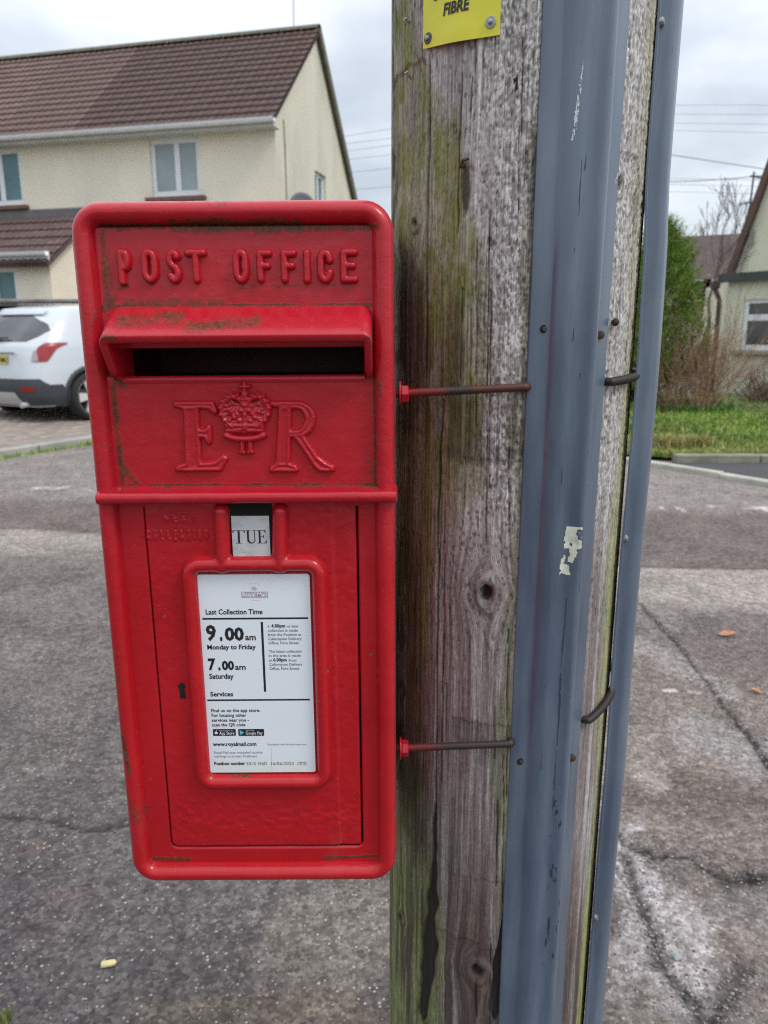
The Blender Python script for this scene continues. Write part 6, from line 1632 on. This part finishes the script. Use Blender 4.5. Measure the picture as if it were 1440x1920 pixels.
for px in (1300, 1345, 1378):
    p = at(px, 545, 24.4) + FI; fw_ = MB().box(p, (.9, .12, .55)).done('window', simple('dark_window', (.05, .055, .075), .2), farh); MB().box(p + (0, -.08, .31), (1.0, .04, .06)).box(p + (0, -.08, -.31), (1.0, .04, .06)).done('frame', M_upvc, fw_)
for a, b in ((1292, 1306), (1330, 1342)):
    pass
# ================================================================== PLANTS
M_bark = simple('bark_brown', (.10, .075, .055), .9, .3, 20)
def foliage_mat(name):
    m = NT(name, .65, .3); m.col(m.attr('base').outputs['Color']); return m.m
M_fol = foliage_mat('conifer_foliage')
def conifer():
    base = at(1262, 742, 13.6); zt = at(1262, 428, 13.6)[2]; zb4 = .12; Hc = zt - zb4
    t = thing('conifer_tree', 'bright green feathery conifer standing between the pole and the bungalow', 'tree', (base[0] - .42, 13.6, zb4))
    MB().tube([(0, 0, -.1), (.02, 0, Hc * .5), (0, 0, Hc * .9)], [.10, .06, .02], 8).done('trunk', M_bark, t)
    rg = np.random.RandomState(4); V = []; Fc = []; C = []
    prof_z = [0.10, .25, .45, .65, .82, .93, 1.0]; prof_r = [.55, .92, 1.0, .90, .62, .34, .05]
    Rm = .76
    for _ in range(4400):          # sprays: flattened fans that sweep up and outwards
        tz = rg.rand() ** .85 * .9 + .10; ang = rg.rand() * 6.283; rmax = Rm * np.interp(tz, prof_z, prof_r) * (1 + .22 * math.sin(ang * 3 + tz * 9) + .12 * rg.randn())
        rad = rmax * (rg.rand() ** .35); p = np.array([math.cos(ang) * rad, math.sin(ang) * rad, tz * Hc])
        out = np.array([math.cos(ang), math.sin(ang), 0]); up = np.array([0, 0, 1.0]); d = out * rg.uniform(.25, .9) + up * rg.uniform(.5, 1.1) + rg.randn(3) * .18; d /= np.linalg.norm(d)
        s_ = np.cross(d, out + rg.randn(3) * .4); s_ /= np.linalg.norm(s_) + 1e-9
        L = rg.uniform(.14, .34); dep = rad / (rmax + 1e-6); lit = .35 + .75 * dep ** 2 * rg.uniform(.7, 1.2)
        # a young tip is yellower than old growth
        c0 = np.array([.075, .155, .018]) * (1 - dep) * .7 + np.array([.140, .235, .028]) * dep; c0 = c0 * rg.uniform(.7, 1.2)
        if rg.rand() < .05: c0 = np.array([.22, .14, .05])
        for k in range(9):
            q = p + d * L * k / 9 + rg.randn(3) * .008; sd2 = (1 if k % 2 else -1); dd = d * .75 + s_ * sd2 * rg.uniform(.4, .9) + rg.randn(3) * .12; dd /= np.linalg.norm(dd); ll = L * rg.uniform(.22, .40) * (1 - k / 14); ww = np.cross(dd, rg.randn(3)); ww = ww / (np.linalg.norm(ww) + 1e-9) * ll * .16
            n = len(V); V.extend([q - ww, q + ww, q + dd * ll]); Fc.append((n, n + 1, n + 2)); C.extend([c0 * rg.uniform(.8, 1.2)] * 3)
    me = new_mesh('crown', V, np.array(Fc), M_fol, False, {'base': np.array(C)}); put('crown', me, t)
conifer()
def twigs(mb, p, d, L, r, depth, rg, spread=.5, up=.15, segs=4, minr=.0025):
    pts = [p]; q = np.array(p, float); dd = np.array(d, float)
    for i in range(segs): dd = dd + rg.randn(3) * .10 + np.array([0, 0, up * .3]); dd /= np.linalg.norm(dd); q = q + dd * L / segs; pts.append(q.copy())
    mb.tube(pts, [max(minr, r * (1 - .6 * i / segs)) for i in range(segs + 1)], 4 if r < .02 else 6, False)
    if depth > 0:
        for k in range(rg.randint(2, 4)):
            i = rg.randint(max(1, segs // 2), segs + 1); nd = dd + rg.randn(3) * spread; nd[2] += up; nd /= np.linalg.norm(nd); twigs(mb, pts[i], nd, L * rg.uniform(.5, .8), max(minr, r * .55), depth - 1, rg, spread, up, segs, minr)
def bare_tree(px, py_base, py_top, Y, n, seed, label, col_=(.17, .14, .13)):
    b = at(px, py_base, Y); top = at(px, py_top, Y)[2]; rg = np.random.RandomState(seed)
    t = thing('bare_tree', label, 'tree', (b[0], Y, .1), group=None)
    h = top - .1; mt = simple('grey_bark', col_, .9, .2, 10)
    MB().tube([(0, 0, -.1), (.05, 0, h * .22), (0, .05, h * .42)], [.13, .09, .06], 8).done('trunk', mt, t)
    mb = MB()
    for k in range(n):
        a = rg.rand() * 6.28; d = np.array([math.cos(a) * .35, math.sin(a) * .35, 1.0]); twigs(mb, (0, .02, h * rg.uniform(.18, .42)), d / np.linalg.norm(d), h * rg.uniform(.22, .34), .035, 4, rg, .38, .35, 4, .009)
    mb.done('branches', mt, t)
bare_tree(1305, 700, 375, 30, 5, 1, 'leafless tree behind the far roof, nearer the pole')
bare_tree(1352, 700, 350, 31, 5, 2, 'tall leafless tree behind the far roof, nearer the bungalow')
bare_tree(1395, 700, 420, 33, 3, 6, 'low leafless tree showing just over the far roof by the bungalow gable')
def dry_shrub(px0, px1, Y, py_base, py_top, n, seed, label, c=(.34, .20, .12), out=.7, w=.006, thin=.0025):
    b = at((px0 + px1) / 2, py_base, Y); hz = at((px0 + px1) / 2, py_top, Y)[2] - b[2]; wd = at(px1, py_base, Y)[0] - at(px0, py_base, Y)[0]; rg = np.random.RandomState(seed)
    t = thing('dry_shrub', label, 'shrub', (b[0], Y, .12)); mb = MB(); m2 = MB()
    for k in range(n):
        x = rg.uniform(-.38, .38) * wd; y = rg.randn() * .2; a = rg.uniform(-1, 1)
        d = np.array([a * out * .8 + x / wd * .8, rg.randn() * .3, 1.0]); d /= np.linalg.norm(d)
        twigs(mb if rg.rand() < .65 else m2, (x, y, 0), d, hz * rg.uniform(.35, .80), w, 2, rg, .28, .05, 4, thin)
    mb.done('stems', simple('tan_stems', c, .85, .3, 6), t); m2.done('old_stems', simple('dark_stems', tuple(q * .45 for q in c), .85, .3, 6), t)
dry_shrub(1228, 1345, 13.0, 748, 600, 150, 3, 'clump of dry orange brown stems under the green conifer')
dry_shrub(1300, 1400, 13.8, 745, 560, 26, 7, 'sparse arching twigs in front of the bungalow downpipe', (.20, .15, .11), 1.2, .007)
dry_shrub(1405, 1462, 14.5, 738, 688, 120, 8, 'low rounded brown shrub under the bungalow window', (.19, .12, .095), .9, .005)
b = at(1345, 545, 15.2); t = thing('sapling', 'thin dark bare sapling leaning across the far roof', 'tree', (at(1325, 740, 15.2)[0], 15.2, .12)); mb = MB(); rg = np.random.RandomState(31)
p0 = np.array([0, 0, 0.]); p1 = at(1330, 560, 15.2) - np.array(t.location); p2 = at(1352, 482, 15.2) - np.array(t.location); p3 = at(1378, 456, 15.2) - np.array(t.location)
mb.tube([p0, p1, p2, p3], [.03, .022, .014, .005], 5)
for k in range(14): q = p1 + (p2 - p1) * rg.rand(); twigs(mb, q, np.array([rg.uniform(-.6, .9), rg.randn() * .2, 1.]), .6, .006, 2, rg, .35, .1, 4, .003)
mb.done('branches', simple('dark_bark', (.07, .055, .05), .9), t)
# green plants along the foot of the dry stems
pts = []; rg = np.random.RandomState(41)
for _ in range(2600): x = at(1285 + rg.randn() * 42, 745, 12.7 + abs(rg.randn()) * .7 - .3 * rg.rand()); pts.append((x[0], x[1], .12))
grass('leafy_ground_cover', pts, .04, .20, .014, [(.08, .17, .035), (.12, .24, .045), (.06, .12, .03)], 42, .8)
# dark hedge behind, between pole and conifer
def hedge(px0, px1, py_top, Y, label, seed, cols):
    a = at(px0, 745, Y); b = at(px1, 745, Y); zt = at((px0 + px1) / 2, py_top, Y)[2]; rg = np.random.RandomState(seed)
    t = thing('hedge', label, 'hedge', ((a[0] + b[0]) / 2, Y, .1)); V = []; Fc = []; C = []; L = b[0] - a[0]
    for _ in range(9000):
        x = rg.uniform(-.5, .5) * L; zz_ = rg.rand() ** .7 * (zt - .1) * (1 + .08 * math.sin(x * 3)); y = rg.randn() * .25; p = np.array([x, y, zz_]); d = rg.randn(3); d /= np.linalg.norm(d); e_ = np.cross(d, rg.randn(3)); e_ /= np.linalg.norm(e_); n = len(V); s_ = rg.uniform(.03, .07)
        V.extend([p - e_ * s_ * .5, p + e_ * s_ * .5, p + d * s_ * 1.6]); Fc.append((n, n + 1, n + 2)); C.extend([np.array(cols[rg.randint(len(cols))]) * rg.uniform(.7, 1.3)] * 3)
    MB().box((0, 0, (zt - .1) * .45), (L * .96, .3, (zt - .1) * .86), None, .1).done('woody_core', M_bark, t)
    put('foliage', new_mesh('foliage', V, np.array(Fc), M_fol, False, {'base': np.array(C)}), t)
hedge(1080, 1225, 640, 14.6, 'dark green hedge seen in the gap between the pole and its narrow cover', 5, [(.06, .11, .03), (.09, .16, .035), (.04, .08, .025)])
hedge(690, 1080, 668, 18, 'long low green hedge across the road, mostly behind the pole', 6, [(.05, .09, .03), (.08, .13, .035), (.06, .08, .03)])

# ================================================================== OVERHEAD WIRES
M_wire = simple('overhead_cable', (.09, .09, .095), .6, .05)
def wire(p0, p1, sag, r, label, n=24):
    P = []
    for i in range(n + 1): t = i / n; P.append(p0 * (1 - t) + p1 * t - np.array([0, 0, sag * 4 * t * (1 - t)]))
    o = MB().tube(P, r, 5).done('overhead_wire', M_wire); tag(o, label, 'wire', 'overhead wires'); return o
# the pole's own service wires run out over the houses
def w2(a, b, Y0, Y1, r, label, sag=.0):
    p0 = at(*a, Y0); p1 = at(*b, Y1); d = p1 - p0; wire(p0 - d * .6, p1 + d * .6, sag, r, label)
w2((1275, 293), (1440, 318), 22, 26, .011, 'overhead wire sloping down to the right above the television aerial')
w2((1270, 334), (1440, 321), 24, 21, .011, 'overhead wire rising to the right to meet the aerial mast', .12)
for i, (y0, y1) in enumerate(((197, 197), (214, 215), (231, 233), (245, 249))): w2((1280, y0), (1440, y1), 62, 60, .011, ('topmost', 'second', 'third', 'lowest')[i] + ' of the four faint high parallel wires in the sky right of the pole')
for i, (y0, y1) in enumerate(((335, 338), (346, 350), (360, 364))): w2((1275, y0), (1440, y1), 60, 60, .012, ('upper', 'middle', 'lower')[i] + ' of the three faint wires above the bare trees')
for i, (y0, y1) in enumerate(((256, 241), (270, 259), (284, 272), (300, 290), (325, 315), (357, 350))): w2((645, y0), (735, y1), 58, 56, .012, ('top', 'second', 'third', 'fourth', 'fifth', 'bottom')[i] + ' of the faint wires in the sky between the cream house and the pole')

# ================================================================== THE CAR
def car():
    ca, sa = .48, .873; FW = np.array([ca, sa, 0]); RT_ = np.array([sa, -ca, 0]); nrm_ = math.hypot(ca, sa); FW /= nrm_; RT_ /= nrm_
    wc = at(169, 742, 10.72); wz = wc[2] - .335
    xw, hw = .86, .875                       # rear wheel from the tail, half width of the body
    O = wc - RT_ * (hw - .05) - FW * xw; O = np.array([O[0], O[1], wz])
    root = thing('parked_car', 'white crossover car parked on the pink block paving, tail towards the road', 'car', tuple(O))
    root.rotation_euler = (0, 0, math.atan2(FW[1], FW[0]))      # local x forward, y left
    LC = 4.25
    zk = [.22, .34, .50, .70, .90, 1.02, 1.10, 1.23, 1.36, 1.465, 1.535, 1.575, 1.595]
    xr = [.10, .03, .0, .02, .05, .09, .14, .24, .36, .47, .56, .70, 1.00]
    xf = [4.15, 4.22, 4.25, 4.20, 4.00, 3.55, 3.12, 2.86, 2.62, 2.40, 2.24, 2.05, 1.80]
    wd = [.80, .85, .875, .885, .875, .855, .83, .785, .735, .69, .655, .60, .50]
    ex = [6, 6, 5.5, 5, 4.6, 4.4, 4.2, 4.2, 4.2, 4.0, 3.6, 3.2, 2.6]
    from numpy import interp
    def S(z, ph, off=0.0):
        a, b, w, n_ = interp(z, zk, xr), interp(z, zk, xf), interp(z, zk, wd), interp(z, zk, ex)
        cx, hx = (a + b) / 2, (b - a) / 2 + off; w = w + off; c, s_ = math.cos(ph), math.sin(ph)
        return (cx + hx * math.copysign(abs(c) ** (2 / n_), c), w * math.copysign(abs(s_) ** (2 / n_), s_), z)
    def rear(y, z, off=0.0):
        a, b, w, n_ = interp(z, zk, xr), interp(z, zk, xf), interp(z, zk, wd), interp(z, zk, ex); w += off
        t = min(.9995, abs(y) / w); hx = (b - a) / 2 + off; return ((a + b) / 2 - hx * (1 - t ** n_) ** (1 / n_), y, z)
    def side(x, z, sg, off=0.0):
        a, b, w, n_ = interp(z, zk, xr), interp(z, zk, xf), interp(z, zk, wd), interp(z, zk, ex); hx = (b - a) / 2 + off
        t = min(.9995, abs(x - (a + b) / 2) / hx); return (x, sg * (w + off) * (1 - t ** n_) ** (1 / n_), z)
    zs = np.interp(np.linspace(0, 12, 49), range(13), zk); NP = 168
    phs = np.linspace(0, 2 * math.pi, NP, endpoint=False); V = [S(z, p) for z in zs for p in phs]
    Va = np.array(V); Wx = [(xw, .335), (xw + 2.56, .335)]
    keep = np.ones(len(V), bool)
    for x_, z_ in Wx: keep &= ~((np.hypot(Va[:, 0] - x_, Va[:, 2] - z_) < .385) & (np.abs(Va[:, 1]) > .5))
    f = gridfaces(len(zs), NP, keep, wrap=True); fl = [tuple(q) for q in f] + [tuple((len(zs) - 1) * NP + i for i in range(NP))]
    M_car = NT('white_car_paint', .25, .5); M_car.col((.52, .56, .60)); M_car.b.inputs['Coat Weight'].default_value = .8; M_car.b.inputs['Coat Roughness'].default_value = .08; M_car = M_car.m
    M_clad = simple('dark_cladding', (.040, .046, .055), .55, .1, 5); M_cg = NT('tinted_glass', .05, .8); M_cg.col((.020, .024, .032)); M_cg.b.inputs['Coat Weight'].default_value = .3; M_cg = M_cg.m
    M_rl = NT('red_lens', .15, .6); M_rl.col((.26, .003, .005)); M_rl.b.inputs['Coat Weight'].default_value = .3; M_rl = M_rl.m; M_cl = simple('clear_lens', (.34, .29, .31), .2, .1); M_sil = simple('silver_plastic', (.42, .42, .43), .45, .05); M_tyre = simple('tyre_rubber', (.018, .018, .02), .85, .1); M_alloy = simple('alloy_silver', (.62, .61, .60), .4, .05, metal=.2)
    body = obj('body', V, fl, M_car, root, True)
    def patch(name, fn, zr, bounds, nz, nx, mat, off=.005, parent=None, **k):
        V_ = []
        for i in range(nz + 1):
            z = zr[0] + (zr[1] - zr[0]) * i / nz; a, b = bounds(z)
            for j in range(nx + 1): V_.append(fn(a + (b - a) * j / nx, z, off))
        o = obj(name, V_, gridfaces(nz + 1, nx + 1), mat, parent or root, True); return o
    I = lambda z, zz_, vv: float(np.interp(z, zz_, vv))
    rw = patch('rear_window', lambda y, z, o_: rear(y, z, o_), (1.09, 1.445), lambda z: (-I(z, [1.09, 1.15, 1.24, 1.33, 1.445], [.50, .60, .665, .60, .30]), I(z, [1.09, 1.15, 1.24, 1.33, 1.445], [.50, .60, .665, .60, .30])), 14, 22, M_cg)
    patch('spoiler', lambda y, z, o_: rear(y, z, o_ + .05 * (z - 1.44) / .10), (1.455, 1.54), lambda z: (-.50, .50), 3, 14, M_car, .03)
    for sg in (-1, 1):
        if True:
            def ph_of(y0): return y0
            # lamp wraps the corner: parameter t from the rear face (0) round to the flank (1)
            def lampf(t, z, o_, sg=sg):
                ph = math.pi - (R(47) + t * R(26)); p = S(z, ph, o_); return (p[0], -sg * -abs(p[1]) * (1 if sg > 0 else 1) if False else sg * abs(p[1]), p[2])
            lo = patch('tail_light', lampf, (.83, 1.075), lambda z: (I(z, [.83, .88, .95, 1.0, 1.04, 1.075], [-.62, -.66, -.62, -.55, -.42, -.2]), I(z, [.83, .88, .95, 1.0, 1.04, 1.06, 1.075], [-.18, -.06, .08, .20, .42, .60, .55])), 14, 12, M_rl, .012)
            patch('reversing_lens', lampf, (.835, .97), lambda z: (I(z, [.835, .97], [-.80, -.70]), I(z, [.835, .97], [-.50, -.58])), 5, 4, M_cl, .015, lo)
            patch('rear_reflector', lambda y, z, o_, sg=sg: rear(sg * y, z, o_), (.435, .495), lambda z: (.50, .68), 3, 6, M_rl, .016)
        # side windows
        def sd3(x, z, o_, sg=sg): return side(x, z, sg, o_)
        patch('quarter_window', sd3, (1.10, 1.36), lambda z: (I(z, [1.10, 1.2, 1.36], [.88, .84, .94]), 1.03), 6, 4, M_cg)
        patch('side_window', sd3, (1.06, 1.50), lambda z: (1.07, 1.82), 8, 8, M_cg); patch('side_window', sd3, (1.06, 1.50), lambda z: (1.88, I(z, [1.06, 1.5], [2.95, 2.35])), 8, 8, M_cg)
        patch('sill_cladding', sd3, (.22, .38), lambda z: (.35, 3.95), 4, 60, M_clad, .010)
        for i, (x_, z_) in enumerate(Wx):
            V_ = []; na = 26
            for k in range(na + 1):
                a = R(-18 + 216 * k / na)
                for r_, o_ in ((.362, -.03), (.366, .014), (.425, .014), (.43, .0)): V_.append(side(x_ + r_ * math.cos(a), max(.2, z_ + r_ * math.sin(a)), sg, o_))
            obj('arch_trim', V_, [tuple(q) for q in gridfaces(na + 1, 4)], M_clad, root)
    patch('bumper_cladding', lambda y, z, o_: rear(y, z, o_), (.235, .60), lambda z: (-I(z, [.235, .42, .50, .60], [.84, .865, .80, .72]), I(z, [.235, .42, .50, .60], [.84, .865, .80, .72])), 8, 44, M_clad, .010)
    for sg in (-1, 1):
        patch('bumper_corner', lambda x, z, o_, sg=sg: side(x, z, sg, o_), (.24, .52), lambda z: (.10, I(z, [.24, .52], [.62, .42])), 6, 8, M_clad, .011)
    patch('skid_plate', lambda y, z, o_: rear(y, z, o_), (.25, .42), lambda z: (-I(z, [.25, .42], [.50, .38]), I(z, [.25, .42], [.50, .38])), 4, 10, M_sil, .020)
    patch('number_plate', lambda y, z, o_: (rear(0, z, o_)[0] + .0, y, z), (.795, .905), lambda z: (-.26, .26), 2, 2, simple('yellow_number_plate', (.62, .50, .06), .4, .05), .018)
    # the characters on the plate are a soft dark blur in the photograph
    xpl = rear(0, .85, .018)[0]
    v, fc = plain_text('E2 WVM', 1, .02); x0_, x1_ = v[:, 0].min(), v[:, 0].max()
    MB().add([(xpl - .012, .235 - (x - x0_) / (x1_ - x0_) * .47, .815 + y * .095) for x, y, _ in v], fc).done('plate_characters', simple('plate_black', (.05, .045, .02), .5), root)
    MB().box((xpl + .0, 0, .945), (.03, .86, .035), None, .012).done('boot_trim', simple('chrome_grey', (.36, .38, .40), .25, .05, metal=.5), root)
    MB().box((.12, .0, 1.135), (.02, .40, .02)).box((.115, .03, 1.13), (.05, .06, .05), None, .01).done('rear_wiper', M_clad, root)
    MB().box((2.1, 0, .30), (3.5, 1.36, .22)).done('underbody', M_black, root)
    MB().tube([(.10, -.50, .26), (-.01, -.50, .25)], .035, 10).done('exhaust_pipe', M_sil, root)
    for sg in (-1, 1):
        mb = MB(); mb.tube([(1.05, sg * .57, 1.565), (1.2, sg * .57, 1.60), (2.1, sg * .57, 1.61), (2.3, sg * .57, 1.565)], .018, 6); mb.done('roof_rail', M_clad, root)
        mb = MB(); mb.box((3.0, sg * .98, 1.06), (.14, .2, .15), None, .04); mb.box((2.98, sg * .88, 1.02), (.06, .12, .04)); mb.done('door_mirror', M_car, root)
        MB().box((3.95, sg * .62, .82), (.22, .30, .16), None, .05).done('headlight', M_cl, root)
    # wheels
    for x_, z_ in Wx:
        for sg in (-1, 1):
            yy = sg * .80; t_ = MB(); ring_ = [(-.10, .250), (-.105, .300), (-.085, .328), (-.04, .335), (.04, .335), (.085, .328), (.105, .300), (.10, .245), (.06, .235), (-.06, .235)]
            V_ = []; na = 40
            for k in range(na):
                a = 2 * math.pi * k / na
                for dy, r_ in ring_: V_.append((x_ + r_ * math.cos(a), yy + sg * dy, z_ + r_ * math.sin(a)))
            w_ = obj('wheel', V_, gridfaces(na + 1, len(ring_), None, True) if False else np.array([[(k * 10 + j), (k * 10 + (j + 1) % 10), (((k + 1) % na) * 10 + (j + 1) % 10), (((k + 1) % na) * 10 + j)] for k in range(na) for j in range(10)]), M_tyre, root)
            rim = MB(); o_ = sg
            V_ = []; rp_ = [(.060, .0), (.072, .05), (.02, .06), (.01, .22), (.095, .245), (.104, .252)]
            V2 = []
            for k in range(na):
                a = 2 * math.pi * k / na
                for dy, r_ in ((.020, .235), (.085, .240), (.103, .262), (.098, .266)): V2.append((x_ + r_ * math.cos(a), yy + sg * dy, z_ + r_ * math.sin(a)))
            rim.add(V2, [(k * 4 + j, k * 4 + j + 1, ((k + 1) % na) * 4 + j + 1, ((k + 1) % na) * 4 + j) for k in range(na) for j in range(3)])
            for k in range(5):
                a = R(90 + 72 * k + 20); d = np.array([math.cos(a), 0, math.sin(a)]); e_ = np.array([-math.sin(a), 0, math.cos(a)])
                c = np.array([x_, yy, z_]); n0 = lambda r_, w_, h: [c + d * r_ + e_ * w_ + (0, sg * h, 0), c + d * r_ - e_ * w_ + (0, sg * h, 0)]
                A1, A2 = n0(.04, .040, .080), n0(.245, .066, .094); B1, B2 = n0(.04, .040, .05), n0(.245, .066, .05)
                rim.add([*A1, *A2, *B1, *B2], [(0, 1, 3, 2), (4, 5, 7, 6), (0, 2, 6, 4), (1, 3, 7, 5), (2, 3, 7, 6)])
            rim.tube([(x_, yy + sg * .04, z_), (x_, yy + sg * .090, z_), (x_, yy + sg * .093, z_)], [.055, .052, .02], 16)
            rim.done('rim', M_alloy, w_)
            MB().tube([(x_, yy - sg * .02, z_), (x_, yy + sg * .03, z_)], .232, 24).done('brake_disc', M_black, w_)
car()
